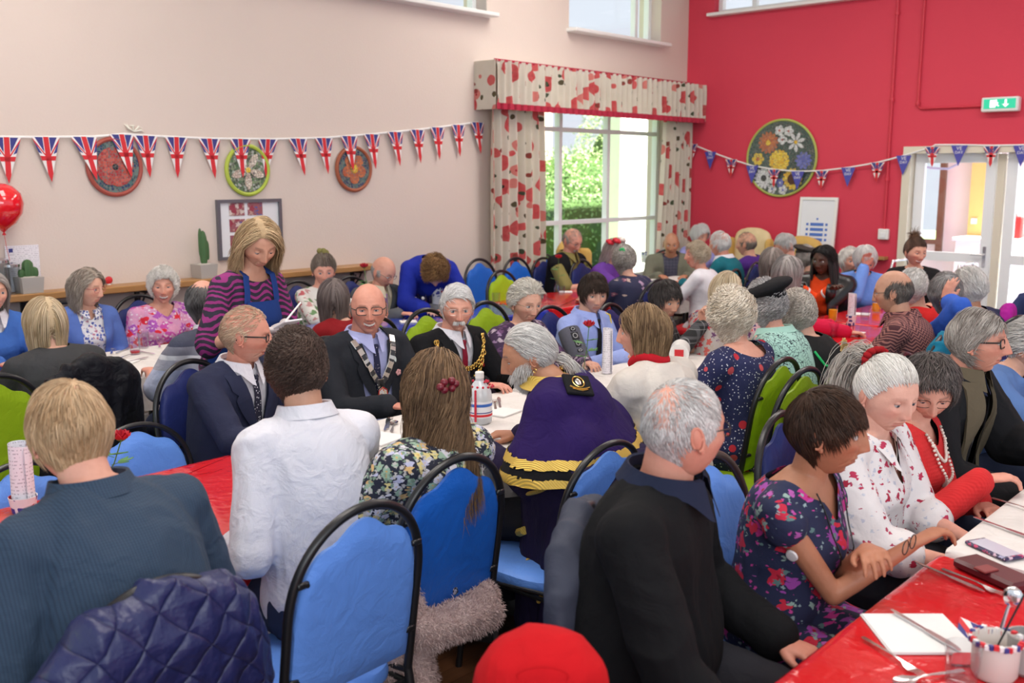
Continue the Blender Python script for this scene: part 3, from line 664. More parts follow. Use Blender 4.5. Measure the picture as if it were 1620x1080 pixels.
        if tp.get('front'):
            f0 = tp['front']; c0 = s.cen(1.0)
            def gf(V):
                q = V - c0; dz = -q[:, 2]; return np.where(q[:, 1] > -.0, np.interp(dz, f0[0], f0[1]) - np.abs(q[:, 0] - tp.get('fx', 0)), -.05)
            op.append(gf)
        return garment(name, m_, tp['m'], tp.get('it', 4), tp.get('amp', .007), tp.get('seed', 0), op)
    if top: s.top = build_top(top, top.get('inf', .010), top.get('name', 'shirt'))
    if o.get('coat'): s.coat = build_top(o['coat'], o['coat'].get('inf', .024), o['coat'].get('name', 'jacket'))
    bt = o.get('bottom')
    if bt:
        m_ = MB(); w_ = s.w; m_.limb([s.P0 + A(-.06, -.02, 0), s.P0 + A(.06, -.02, 0)], [.125 * w_ + .01] * 2)
        for i in (0, 1):
            m_.limb([s.hip[i], (s.hip[i] + s.kn[i]) / 2, s.kn[i]], [.095 * w_, .085 * w_, .068 * w_])
            if not bt.get('skirt'): m_.limb([s.kn[i], s.an[i] + A(0, 0, .02)], [.068 * w_, .055])
        if bt.get('skirt') and not s.o.get('stand'): m_.limb([(s.kn[0] + s.kn[1]) / 2, (s.hip[0] + s.hip[1]) / 2], [.1, .11]); m_.limb([s.kn[0], s.kn[1]], [.072, .072]); m_.limb([s.kn[0] + A(0, .02, -.18), s.kn[1] + A(0, .02, -.18)], [.07, .07])
        o_ = o.get('seat_drop'); garment(bt.get('name', 'trousers'), m_, bt['m'], 3, .006, 5)
        for i in (0, 1):
            sm_ = MB(); a_ = s.an[i]; sm_.loft([np.array([a_ + A(w3 * math.cos(t), y3, -.055 + (z3 if math.sin(t) > 0 else 0) * math.sin(t) + (-.03 * 1 if math.sin(t) < 0 else 0)) for t in np.arange(14) * PI / 7]) for y3, w3, z3 in ((-.06, .025, .05), (-.04, .034, .075), (.02, .036, .085), (.09, .044, .045), (.15, .042, .03), (.185, .025, .018))])
            sm_.build('shoe', SHOE, root)
    if o.get('post'): o['post'](s, root, o)
    PEOPLE[o.get('id', o['label'])] = s
    return s
SHOE = plain('shoe_leather', (.02, .018, .018), .4)
def collar(s, root, mat, r=.068, h=.035, open_=.9, name='collar', inf=.0, drop=.07, t=.985):
    """folded shirt collar: stand plus turned-down fall, open at the throat"""
    r += .008; mb = MB(); c0 = s.cen(t) + A(0, 0, .014); ax = (s.ht - s.cen(.97)); ax /= np.linalg.norm(ax); k = s.k; n = 40; g0 = .22 * open_
    a = np.linspace(PI / 2 + g0, PI * 2.5 - g0, n); G1 = []
    up = (ax * .6 + A(0, 0, .4)); up /= np.linalg.norm(up)
    for (rr, hh) in ((r, -.012), (r - .003, h), (r + .004, h + .003), (r + .014, h * .45), (r + .022, .004)):
        fr = np.exp(-((np.minimum(a - a[0], a[-1] - a)) / .45) ** 2); dr = fr * drop * (1 if rr > r + .002 else .15) * ((rr - r) / .022 if rr > r else .3)
        G1.append(c0 + np.stack([np.cos(a) * rr * k, np.sin(a) * rr * k * 1.02 + .01 * 0, np.zeros(n)], 1) + up * hh * k - np.stack([np.zeros(n), -dr * .35, dr * .9 + np.sin(a) * .012], 1) * k)
    mb.sheet(np.array(G1), th=.0015); return mb.build(name, mat, root)
def ribbon(s, root, pts, width, mat, name, inf=.03, th=.004, back=False, wvar=None):
    """flat strip lying on the torso through (t, x) points"""
    P = np.array([s.surf(t, x, inf, back) for t, x in pts]); d = np.gradient(P, axis=0); d /= np.linalg.norm(d, axis=1)[:, None] + 1e-9
    W = np.full(len(P), width) if wvar is None else np.asarray(wvar, float); fw = A(0, s.u[2], -s.u[1]) * (-1 if back else 1)
    sdv = np.cross(d, fw); sdv /= np.linalg.norm(sdv, axis=1)[:, None] + 1e-9
    Gd = np.stack([P + sdv * (W * q)[:, None] for q in (-.5, -.25, 0, .25, .5)], 1); mb = MB(); mb.sheet(Gd, th=th); return mb.build(name, mat, root)
def tie(s, root, mat, inf=.018, t0=.93, t1=.30, w=.042):
    ts = np.linspace(t0, t1, 16); o_ = ribbon(s, root, [(t, 0) for t in ts], w, mat, 'tie', inf, .004, wvar=np.interp(np.linspace(0, 1, 16), [0, .12, .9, 1], [.03, .03, w * 1.3, .002]))
    mb = MB(); p = s.surf(t0 + .005, 0, inf + .006); mb.loft([np.array([p + A(x * math.cos(a), y * math.sin(a), z) for a in np.arange(10) * PI / 5]) for x, y, z in ((.010, .008, -.022), (.016, .011, 0), (.018, .011, .014), (.012, .006, .02))]); mb.build('tie_knot', mat, o_)
def lapels(s, root, mat, inf=.034, t_bot=.42, w=.07, xt=.075):
    for sd in (-1, 1):
        ts = np.linspace(1.0, t_bot, 14); G_ = []
        for i, t in enumerate(ts):
            f = i / 13.; xi = sd * (xt * (1 - f) + .006 * f); ww = w * math.sin(PI * min(1, .25 + f * .75)) ** .7 * (.75 if .30 < f < .36 else 1)
            G_.append([s.surf(t, xi + sd * ww * q, inf + .003 * math.sin(q * PI)) for q in (0, .33, .66, 1)])
        mb = MB(); mb.sheet(np.array(G_)[::(1 if sd > 0 else -1)], th=.003); mb.build('lapel', mat, root)
# ---------------------------------------------------------------- the room
LX, RY, CZ = -6.6, 10.35, 4.5
def wall_m(name, col):
    t = NT(name); return t.out(t.mix(t.noise(1.2, detail=5), tuple(c * .95 for c in col), tuple(min(1, c * 1.04) for c in col)), .75, t.math('ADD', t.noise(60, detail=4), t.math('MULTIPLY', t.noise(3, detail=3), 2)), .12, .01)
CREAM = wall_m('cream_paint', (.68, .58, .52)); REDW = wall_m('red_paint', (.66, .045, .085))
WHITE = plain('white_gloss', (.82, .82, .80), .35); UPVC = plain('white_plastic_frame', (.84, .86, .88), .3)
BLACK = plain('black_metal', (.012, .012, .013), .35); STEEL = plain('steel', (.75, .75, .76), .18, metal=1.); BRASS = plain('gilt', (.86, .58, .17), .25, metal=1.)
def glass_m():
    m = D.materials.new('window_glass'); m.use_nodes = True; t = m.node_tree; t.nodes.clear(); o = t.nodes.new('ShaderNodeOutputMaterial'); mx = t.nodes.new('ShaderNodeMixShader'); a = t.nodes.new('ShaderNodeBsdfTransparent'); b = t.nodes.new('ShaderNodeBsdfGlossy'); b.inputs['Roughness'].default_value = .02
    f = t.nodes.new('ShaderNodeLayerWeight'); f.inputs[0].default_value = .5; q = t.nodes.new('ShaderNodeMath'); q.operation = 'POWER'; q.inputs[1].default_value = 5; t.links.new(f.outputs[1], q.inputs[0]); q2 = t.nodes.new('ShaderNodeMath'); q2.operation = 'MULTIPLY_ADD'; q2.inputs[1].default_value = .6; q2.inputs[2].default_value = .03; t.links.new(q.outputs[0], q2.inputs[0]); t.links.new(q2.outputs[0], mx.inputs[0]); t.links.new(a.outputs[0], mx.inputs[1]); t.links.new(b.outputs[0], mx.inputs[2]); t.links.new(mx.outputs[0], o.inputs[0]); return m
PANE = glass_m()
def drink_m():
    m = PANE.copy(); m.name = 'drinking_glass'; nt = m.node_tree
    for n_ in nt.nodes:
        if n_.type == 'MATH' and n_.operation == 'POWER': n_.inputs[1].default_value = 2.2
        if n_.type == 'BSDF_TRANSPARENT': n_.inputs[0].default_value = (.93, .95, .96, 1)
    return m
GLASS = drink_m()
def wood_m(name, c1, c2, plank=0, rough=.4):
    t = NT(name); x = t.xyz(); v = t.n('CombineXYZ', {0: t.math('MULTIPLY', x[0], 12), 1: t.math('MULTIPLY', x[1], 1.4), 2: x[2]}).outputs[0]
    n = t.noise(3, v, 5); c = t.mix(n, c1, c2)
    if plank:
        f = t.math('FRACT', t.math('MULTIPLY', x[0], 1 / plank)); pid = t.math('FLOOR', t.math('MULTIPLY', x[0], 1 / plank)); wn = t.n('TexWhiteNoise', {'W': pid}, noise_dimensions='1D').outputs[0]
        c = t.mix(t.math('MULTIPLY', wn, .5), c, tuple(q * .35 for q in c1)); g = t.lt(f, .03); c = t.mix(g, c, tuple(q * .25 for q in c1))
        return t.out(c, rough, t.math('SUBTRACT', t.math('MULTIPLY', n, .2), g), .4, .004)
    return t.out(c, rough, n, .1, .002)
FLOORM = wood_m('dark_wood_floor', (.060, .022, .010), (.15, .062, .026), .075, .33); SHELFW = wood_m('oak', (.30, .14, .045), (.50, .27, .10))
mb = MB(); mb.box((-1.8, 4.2, -.05), (10.2, 13.2, .1)); struct(mb.build('floor', FLOORM, smooth=False), 'dark stained wooden floorboards', 'floor')
mb = MB(); mb.box((-1.8, 4.2, CZ + .05), (10.2, 13.2, .1)); struct(mb.build('ceiling', wall_m('white_ceiling', (.8, .79, .76)), smooth=False), 'plain white ceiling', 'ceiling')
def wall_holes(name, mat, axis, plane, u0, u1, z0, z1, holes, th, label):
    """wall in the plane axis=plane with rectangular openings (u0,u1,z0,z1)"""
    us = sorted({u0, u1, *[h[0] for h in holes], *[h[1] for h in holes]}); mb = MB()
    for a, b in zip(us[:-1], us[1:]):
        hs = sorted([(h[2], h[3]) for h in holes if h[0] <= a + 1e-6 and h[1] >= b - 1e-6]); z = z0
        for p, q in hs + [(z1, z1)]:
            if p > z + 1e-6:
                c, d = ((a + b) / 2, (z + p) / 2), (b - a, p - z)
                if axis == 'x': mb.box((plane - th / 2, c[0], c[1]), (th, d[0], d[1]))
                else: mb.box((c[0], plane + th / 2, c[1]), (d[0], th, d[1]))
            z = q
    return struct(mb.build(name, mat, smooth=False), label, 'wall')
wy = lambda px, py: atx(px, py, LX).y
wz = lambda px, py: atx(px, py, LX).z
WIN = (7.25, 10.0, .62, 2.52); W2 = (3.2, wy(770, 20), wz(770, 22), 4.25); W3 = (wy(900, 45), wy(1045, 70), wz(900, 45), 4.25)
wall_holes('wall_left', CREAM, 'x', LX, -2.4, RY, 0, CZ, [WIN, W2, W3], .3, 'cream painted wall with flags and mosaic discs')
DX0, DX1, DZ = aty(1432, 232, RY).x, -1.25, aty(1435, 232, RY).z; W4 = (aty(1130, 22, RY).x, -4.3, aty(1130, 22, RY).z, 4.25)
wall_holes('wall_far', REDW, 'y', RY, LX, 3.3, 0, CZ, [(DX0, DX1, 0, DZ), W4], .25, 'bright red painted end wall')
def frame_x(name, W, ys, zs, x=LX - .17, lab='', r=.05):
    """window in the left wall: frame with mullions at ys and transoms at zs, glass"""
    mb = MB(); y0, y1, z0, z1 = W
    for y in (y0 + r / 2, y1 - r / 2): mb.box((x, y, (z0 + z1) / 2), (.07, r, z1 - z0))
    for z in (z0 + r / 2, z1 - r / 2): mb.box((x, (y0 + y1) / 2, z), (.07, y1 - y0 - 2 * r, r))
    for y in ys: mb.box((x, y, (z0 + z1) / 2), (.065, r, z1 - z0 - 2 * r))
    for z in zs: mb.box((x + .002, (y0 + y1) / 2, z), (.06, y1 - y0 - 2 * r, r * .9))
    o = struct(mb.build(name, UPVC, smooth=False), lab, 'window')
    g = MB(); g.box((x, (y0 + y1) / 2, (z0 + z1) / 2), (.006, y1 - y0 - .02, z1 - z0 - .02)); g.build('window_glass', PANE, o, smooth=False)
    s_ = MB(); s_.box((LX - .02, (y0 + y1) / 2, z0 - .018), (.30, y1 - y0 + .08, .036), bev=.006); s_.build('window_sill', WHITE, o, smooth=False); return o
frame_x('window_1', WIN, [wy(903, 300), wy(978, 300)], [wz(903, 204), wz(903, 353)], lab='large white framed window between poppy curtains')
frame_x('window_2', W2, [4.7], [], lab='high window at the top of the cream wall, cut by the frame')
frame_x('window_3', W3, [W3[1] - .28], [], lab='high window above the curtain pelmet')
def frame_y(name, W, xs, zs, y, lab, r=.05):
    mb = MB(); x0, x1, z0, z1 = W
    for x in (x0 + r / 2, x1 - r / 2): mb.box((x, y, (z0 + z1) / 2), (r, .07, z1 - z0))
    for z in (z0 + r / 2, z1 - r / 2): mb.box(((x0 + x1) / 2, y, z), (x1 - x0 - 2 * r, .07, r))
    for x in xs: mb.box((x, y, (z0 + z1) / 2), (r, .065, z1 - z0 - 2 * r))
    o = struct(mb.build(name, UPVC, smooth=False), lab, 'window')
    g = MB(); g.box(((x0 + x1) / 2, y, (z0 + z1) / 2), (x1 - x0 - .02, .006, z1 - z0 - .02)); g.build('window_glass', PANE, o, smooth=False)
    s_ = MB(); s_.box(((x0 + x1) / 2, y - .11, z0 - .018), (x1 - x0 + .08, .26, .036), bev=.006); s_.build('window_sill', WHITE, o, smooth=False)
frame_y('window_4', W4, [W4[0] + .45], [], RY + .13, 'high window at the top of the red wall')
# doorway with glazed double doors and the lobby behind
def door_leaf(name, x0, x1, y, lab, ang=0, hinge=0):
    mb = MB(); r = .095; z1 = DZ - .07; w_ = x1 - x0
    for x in (r / 2, w_ - r / 2): mb.box((x, 0, z1 / 2), (r, .05, z1))
    for z in (z1 - r / 2, .12): mb.box((w_ / 2, 0, z), (w_ - 2 * r, .05, r if z > 1 else .24))
    mb.box((w_ / 2, 0, .98), (w_ - 2 * r, .045, .09))
    o = struct(mb.build(name, UPVC, smooth=False), lab, 'door'); o.location = (x0, y, 0); o.rotation_euler = (0, 0, math.radians(ang))
    g = MB(); g.box((w_ / 2, 0, z1 / 2), (w_ - .1, .006, z1 - .1)); g.build('door_glass', PANE, o, smooth=False)
    k = MB(); k.tube([(w_ - .05, -.03, 1.02), (w_ - .05, -.07, 1.02), (w_ - .17, -.07, 1.02)], .009); k.box((w_ - .05, -.03, 1.0), (.03, .012, .2)); k.build('door_handle', STEEL, o)
xj = aty(1582, 300, RY).x
mb = MB()
for x in (DX0 + .04, DX1 - .04): mb.box((x, RY + .06, (DZ - .07) / 2), (.08, .2, DZ - .07))
mb.box(((DX0 + DX1) / 2, RY + .06, DZ - .035), (DX1 - DX0, .2, .07)); mb.box((xj - .02, RY + .1, DZ / 2 - .04), (.07, .08, DZ - .08))
struct(mb.build('trim_1', plain('cream_trim', (.72, .66, .54), .5), smooth=False), 'cream door frame in the red wall', 'door frame')
door_leaf('door_1', DX0 + .09, xj - .07, RY + .1, 'white glazed left door in the red wall')
door_leaf('door_2', xj + .03, DX1 - .09, RY + .1, 'white glazed right door at the right edge')
LOB = RY + 3.1
mb = MB(); mb.box((-2.2, RY + 1.75, -.04), (5.4, 3.0, .08)); struct(mb.build('floor_lobby', plain('blue_vinyl', (.30, .42, .58), .35), smooth=False), 'pale blue lobby floor beyond the doors', 'floor')
ly = lambda px, py: aty(px, py, LOB)
mb = MB(); a0 = ly(1497, 300).x; b0 = ly(1441, 300).x
mb.box(((a0 + 1.0) / 2, LOB + .05, 1.4), (1.0 - a0, .1, 2.8)); mb.box((b0 - .6, LOB + .05, 1.4), (1.2, .1, 2.8)); mb.box(((a0 + b0) / 2, LOB + .05, .45), (a0 - b0, .1, .9)); mb.box(((a0 + b0) / 2, LOB + .05, 2.5), (a0 - b0, .1, .6))
struct(mb.build('wall_lobby', plain('lobby_white', (.80, .80, .79), .7), smooth=False), 'white wall at the back of the lobby', 'wall')
mb = MB(); mb.box((a0 - .035, LOB - .02, 1.45), (.07, .1, 1.5)); mb.box(((a0 + b0) / 2 - .04, LOB + .0, .93), (a0 - b0, .12, .06)); struct(mb.build('window_5', plain('brown_frame', (.16, .08, .05), .5), smooth=False), 'brown framed lobby window seen through the left door', 'window')
mb = MB(); yx = ly(1557, 300).x; mb.box((yx + .0, LOB - .06, 1.3), (.26, .12, 2.6)); struct(mb.build('trim_2', plain('yellow_paint', (.78, .62, .22), .6), smooth=False), 'yellow painted strip of lobby wall', 'wall')
mb = MB(); mb.box((yx + .16, LOB - .07, 1.3), (.06, .06, 2.6)); mb.box((yx - .05, LOB - .14, 1.22), (.07, .02, .07)); struct(mb.build('trim_3', UPVC, smooth=False), 'white lobby door post', 'door frame')
mb = MB(); cx = ly(1640, 380).x; mb.box((cx, LOB - .35, .5), (1.5, .6, 1.0), bev=.01); mb.box((cx, LOB - .36, 1.02), (1.56, .66, .04), bev=.008, m=0)
tag(mb.build('counter', plain('counter_white', (.80, .80, .78), .4), smooth=False), 'white lobby counter behind the right hand door', 'counter')
p = ly(1603, 353); t = thing('shopping_bag', 'red bag standing on the white lobby counter', 'bag', (aty(1601, 370, LOB - .4).x, LOB - .4, 1.04))
mb = MB(); mb.box((0, 0, .13), (.22, .08, .26), bev=.012); mb.build('bag_body', plain('bag_red', (.75, .03, .03), .5), t, smooth=False)
mb = MB(); mb.tube([(-.04, 0, .25), (-.03, 0, .29), (.03, 0, .29), (.04, 0, .25)], .006); mb.build('bag_handle', BLACK, t)
# outdoors
t = NT('lawn'); LAWN = t.out(t.mix(t.noise(30), (.25, .42, .15), (.40, .58, .26)), .9)
mb = MB(); mb.box((-20, 14, -.35), (26.2, 50, .1)); mb.box((2, 36, -.35), (20, 40, .1)); struct(mb.build('ground', LAWN, smooth=False), 'grass outside the window', 'ground')
LEAF = plain('hedge_leaf', (.26, .44, .18), .6); LEAF2 = plain('bush_leaf', (.40, .55, .25), .6)
def bush(c, r, n, m, lab, name='bush', lf=.07, gid=None):
    rs = np.random.RandomState(int(abs(c[1]) * 7) + n); d = rs.normal(size=(n, 3)); d /= np.linalg.norm(d, axis=1)[:, None]; e = d * (.82 + .22 * rs.rand(n, 1)) ; e = np.sign(e) * np.abs(e) ** .75; P = e * A(*r) + A(*c); P = P[P[:, 2] > -.3]; n = len(P)
    a = rs.normal(size=(n, 3)); a /= np.linalg.norm(a, axis=1)[:, None]; b = np.cross(a, rs.normal(size=(n, 3))); b /= np.linalg.norm(b, axis=1)[:, None]
    V = np.stack([P, P + (a + b * .5) * lf * .6, P + a * lf * 1.3, P + (a - b * .5) * lf * .6], 1).reshape(-1, 3); F = np.arange(n * 4).reshape(-1, 4)
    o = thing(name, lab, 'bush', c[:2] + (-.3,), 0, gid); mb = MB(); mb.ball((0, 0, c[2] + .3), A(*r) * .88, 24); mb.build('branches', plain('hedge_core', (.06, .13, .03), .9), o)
    raw_mesh('foliage', V - A(c[0], c[1], -.3), F, m, o, smooth=False)
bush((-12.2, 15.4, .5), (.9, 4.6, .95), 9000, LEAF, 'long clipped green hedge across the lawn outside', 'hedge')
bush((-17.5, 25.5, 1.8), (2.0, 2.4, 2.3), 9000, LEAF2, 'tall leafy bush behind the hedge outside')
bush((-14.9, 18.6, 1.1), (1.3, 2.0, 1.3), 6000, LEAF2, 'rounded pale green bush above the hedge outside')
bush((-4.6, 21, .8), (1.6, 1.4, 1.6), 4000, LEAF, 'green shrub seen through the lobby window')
y0, y1 = atx(980, 300, -9.6).y, atx(980, 300, -9.6).y + 5; t = thing('garden_wall', 'tall white rendered wall close outside the right of the window', 'wall', (-9.75, (y0 + y1) / 2, -.3)); mb = MB(); mb.box((0, 0, 1.9), (.3, y1 - y0, 3.8)); mb.build('rendered_wall', WHITE, t, smooth=False); mb = MB(); mb.box((0, 0, 3.85), (.4, y1 - y0 + .1, .08)); mb.build('coping', plain('grey_felt', (.3, .3, .3), .8), t, smooth=False); mb = MB(); mb.box((.17, -1.2, 1.2), (.05, .9, 2.0)); mb.build('door', plain('pale_door', (.7, .74, .76), .5), t, smooth=False)
t = thing('house', 'pale brick house outside the window to the left', 'building', (-19.5, 17.6, -.3))
BR = NT('pale_brick'); br = BR.n('TexBrick', {'Vector': BR.co(), 'Color1': (.62, .36, .28, 1), 'Color2': (.70, .44, .34, 1), 'Mortar': (.7, .66, .6, 1), 'Scale': 4}); BRICK = BR.out(br.outputs[0], .85)
mb = MB(); mb.box((0, 0, 2.2), (5, 5.4, 4.4)); mb.build('wall', BRICK, t, smooth=False)
mb = MB(); mb.prism([(-3.0, 0), (3.0, 0), (0, 1.9)], 6.2, T=np.array([[1, 0, 0, 0], [0, 0, -1, 3.1], [0, 1, 0, 4.4], [0, 0, 0, 1.]])); mb.build('roof', plain('roof_tile', (.35, .16, .11), .8), t, smooth=False)
mb = MB(); mb.box((2.5, 1.4, 2.0), (.06, 1.2, 1.3)); wf = mb.build('window', WHITE, t, smooth=False); mb = MB(); mb.box((2.54, 1.4, 2.0), (.02, 1.05, 1.15)); mb.build('pane', plain('dark_pane', (.12, .15, .18), .1), wf, smooth=False)
# pipes, switch, exit sign on the red wall
RP = plain('red_pipe', (.62, .03, .06), .45)
def pyr(px, py, d=.03): v = aty(px, py, RY); return (v.x, RY - d, v.z)
x_ = aty(1410, 200, RY).x; mb = MB(); mb.tube([(x_, RY - .022, 4.4), (x_, RY - .022, aty(1397, 362, RY).z)], .014)
for z in (3.4, 2.55, 1.75): mb.lathe([(.02, -.02), (.024, 0), (.02, .02)], 12, c=(x_, RY - .022, z))
xa, za = aty(1453, 170, RY).x, aty(1453, 172, RY).z; struct(mb.build('trim_4', RP), 'red painted pipe down to the white socket', 'pipe')
mb = MB(); mb.tube([(xa, RY - .022, 4.4), (xa, RY - .022, za + .03), (xa + .03, RY - .022, za), (aty(1556, 166, RY).x, RY - .022, za)], .012); mb.lathe([(.02, -.02), (.024, 0), (.02, .02)], 12, c=(xa, RY - .022, za + .05)); struct(mb.build('trim_5', RP), 'red painted pipe leading to the exit sign', 'pipe')
z_ = aty(1394, 370, RY).z; t = thing('wall_socket', 'white electric socket box under the red pipe', 'socket', (x_, RY, z_)); mb = MB(); mb.box((0, -.025, 0), (.11, .05, .11), bev=.008); mb.build('socket_box', WHITE, t, smooth=False); mb = MB(); mb.box((0, -.053, -.01), (.05, .008, .05), bev=.003); mb.build('cover', UPVC, t, smooth=False)
e0, e1 = aty(1554, 165, RY - .06), aty(1613, 165, RY - .06); t = thing('exit_sign', 'green and white running man exit sign on the red wall', 'sign', ((e0.x + e1.x) / 2, RY - .05, (e0.z + e1.z) / 2)); W_ = e1.x - e0.x
mb = MB(); mb.box((0, 0, 0), (W_, .09, .135), bev=.01); mb.build('housing', WHITE, t, smooth=False)
GRN = NT('lit_green'); GRN = GRN.out((.02, .42, .24), .4, emc=(.02, .5, .28, 1), emis=.5); LITW = NT('lit_white'); LITW = LITW.out((.9, .95, .9), .4, emc=(1, 1, 1, 1), emis=.6)
mb = MB(); mb.box((0, -.047, .005), (W_ - .05, .006, .09)); mb.build('green_panel', GRN, t, smooth=False)
mb = MB(); mb.box((-.06, -.052, .005), (.05, .003, .07)); mb.box((.055, -.052, .02), (.018, .003, .045)); mb.prism([(-.03, 0), (.03, 0), (0, -.028)], .003, T=np.array([[1, 0, 0, .055], [0, 0, -1, -.050], [0, 1, 0, 0], [0, 0, 0, 1.]]))
mb.build('door_and_arrow', LITW, t, smooth=False)
mb = MB(); mb.ball((-.03, -.054, .035), (.009, .003, .009), 8); mb.tube([(-.03, -.053, .024), (-.022, -.053, 0), (-.005, -.053, -.018)], .006, 6); mb.tube([(-.022, -.053, 0), (-.042, -.053, -.02)], .006, 6); mb.tube([(-.045, -.053, .015), (-.028, -.053, .02), (-.01, -.053, .008)], .005, 6); mb.build('running_figure', LITW, t)
# leaning framed chart, armchairs
f0, f1, f2 = aty(1265, 400, RY - .1), aty(1330, 312, RY - .02), aty(1270, 312, RY - .02)
t = thing('framed_notice', 'white framed notice with blue and red panels leaning on red wall', 'picture', ((f2.x + f1.x) / 2 - .02, RY - .10, f0.z - .12)); t.rotation_euler = (math.radians(-6), 0, 0)
fw, fh = (f1.x - f2.x), f1.z - f0.z + .12; mb = MB()
for sx in (-1, 1): mb.box((sx * (fw / 2 - .015), 0, fh / 2), (.03, .025, fh))
for z in (.015, fh - .015): mb.box((0, 0, z), (fw - .06, .025, .03))
mb.build('picture_frame', WHITE, t, smooth=False); mb = MB(); mb.box((0, .004, fh / 2), (fw - .05, .008, fh - .05)); pa = mb.build('paper', plain('notice_paper', (.78, .80, .84), .3), t, smooth=False)
mb = MB(); nb_ = plain('notice_blue', (.08, .18, .55), .4); nr_ = plain('notice_red', (.7, .08, .1), .4)
for i in range(6): mb.box((0, -.002, fh * .60 - i * .055), (.15, .004, .032), m=0 if i < 4 else 1)
for i in range(4): mb.box((-.11, -.002, fh * .60 - i * .055), (.025, .004, .025)); mb.box((.11, -.002, fh * .60 - i * .055), (.025, .004, .025))
mb.box((0, -.002, fh * .68), (.02, .004, .02)); mb.build('printed_panels', [nb_, nr_], pa, smooth=False)
struct((lambda m_: (m_.box(((LX + DX0) / 2 + .5, RY - .06, .94), (DX0 - LX - 1.2, .12, .035), bev=.006), m_.build('trim_6', SHELFW, smooth=False))[1])(MB()), 'narrow oak shelf along the red wall', 'shelf')
YEL = cloth('mustard_velour', (.62, .40, .12), .8); CRM = cloth('cream_velour', (.72, .58, .34), .8)
def armchair(x, y, rz, m, lab, tall=1.12, mb_=None):
    t = thing('armchair', lab, 'armchair', (x, y, 0), rz, 'high backed armchairs by the walls'); t.scale = (.78, .8, 1)
    def soft(f, name, mm=m): q = MB(); f(q); V, F = remesh(q, .022); V = relax(V, F, 4); raw_mesh(name, V, F, mm, t)
    soft(lambda q: q.box((0, .02, .36), (.52, .56, .2), bev=.05), 'seat_cushion'); soft(lambda q: (q.box((0, -.26, .72), (.60, .15, tall - .34), bev=.06), q.ball((0, -.26, tall - .08), (.29, .08, .10), 20)), 'backrest', mb_ or m)
    for s_ in (-1, 1): soft(lambda q: (q.box((s_ * .33, 0, .42), (.13, .62, .36), bev=.05), q.ball((s_ * .33, 0, .60), (.08, .32, .06), 16)), 'armrest'); soft(lambda q: q.box((s_ * .31, -.17, tall - .32), (.09, .22, .46), bev=.04), 'wing')
    for sx in (-1, 1):
        for sy in (-1, 1): q = MB(); q.tube([(sx * .27, sy * .24, .27), (sx * .28, sy * .26, 0)], [.026, .018]); q.build('leg', SHELFW, t)
for px, m, lab in ((942, YEL, 'mustard armchair in front of the window behind the man in the black waistcoat'),): p = atz(px, 392, 1.08); armchair(p.x - .1, p.y, math.radians(-75), m, lab, 1.15)
for px, mb_, lab, h_ in ((1177, CRM, 'cream and mustard wing armchair against the red wall behind the purple jumper', 1.2), (1256, YEL, 'mustard armchair behind the bowing grey haired man', 1.13)):
    p = aty(px, 368, RY - .42); armchair(p.x, p.y, PI, YEL, lab, h_, mb_)
# shelf, radiator, pictures and discs on the cream wall
sz_ = wz(300, 444); s1 = wy(583, 420); t = thing('wall_shelf', 'long narrow oak shelf on black brackets along the cream wall', 'shelf', (LX, 0, sz_))
mb = MB(); mb.box((.09, (s1 + .2) / 2, 0), (.18, s1 - .2, .045), bev=.006); mb.build('board', SHELFW, t, smooth=False)
for px in (222, 563, 40):
    y = atx(px, 480, LX + .05).y; mb = MB(); mb.box((.012, y, -.10), (.02, .03, .16)); mb.tube([(.02, y, -.035), (.15, y, -.035)], .009); mb.tube([(.02, y, -.16), (.06, y, -.13), (.10, y, -.09), (.13, y, -.045)], .007); mb.tube([(.03, y, -.11), (.05, y, -.09), (.06, y, -.06)], .005); mb.build('bracket', BLACK, t)
t = thing('radiator', 'white panel radiator under the oak shelf', 'radiator', (LX, wy(215, 500), 0)); mb = MB(); mb.box((.05, 0, .5), (.05, 1.9, .56), bev=.008)
for i in range(45): mb.box((.078, -.92 + i * .0418, .5), (.012, .018, .50), bev=.004)
mb.build('panel', WHITE, t, smooth=False); mb = MB(); mb.box((.05, 0, .79), (.08, 1.92, .02), bev=.005); mb.tube([(.05, -.99, .25), (.05, -1.02, .25), (.05, -1.02, .02)], .01); mb.build('grille_and_pipe', WHITE, t)
struct((lambda m_: (m_.box((LX + .012, 4.0, .06), (.024, 12.6, .12), bev=.004), m_.build('baseboard_left', WHITE, smooth=False))[1])(MB()), 'white skirting board', 'baseboard')
struct((lambda m_: (m_.box(((LX + DX0) / 2, RY - .012, .06), (DX0 - LX, .024, .12), bev=.004), m_.build('baseboard_far', WHITE, smooth=False))[1])(MB()), 'white skirting board', 'baseboard')
p0, p1 = atx(340, 316, LX), atx(443, 412, LX + 0); pw = atx(442, 316, LX).y - p0.y; zt = p0.z; zb = atx(345, 412, LX).z
t = thing('picture_frame', 'grey framed photo collage on the cream wall behind the serving woman', 'picture', (LX, p0.y + pw / 2, (zt + zb) / 2)); hh = zt - zb; mb = MB()
for s_ in (-1, 1): mb.box((.015, s_ * (pw / 2 - .012), 0), (.03, .024, hh)); mb.box((.015, 0, s_ * (hh / 2 - .012)), (.03, pw - .048, .024))
mb.build('frame', plain('grey_frame', (.16, .16, .18), .35, metal=.5), t, smooth=False); mb = MB(); mb.box((.008, 0, 0), (.008, pw - .04, hh - .04)); pp = mb.build('mount', plain('mount_white', (.74, .76, .79), .2), t, smooth=False)
PH = floral('small_photos', (.30, .10, .12), [(22, .5, [(.55, .35, .30), (.10, .12, .35), (.7, .6, .55), (.35, .05, .08)], None, 3)], .3)
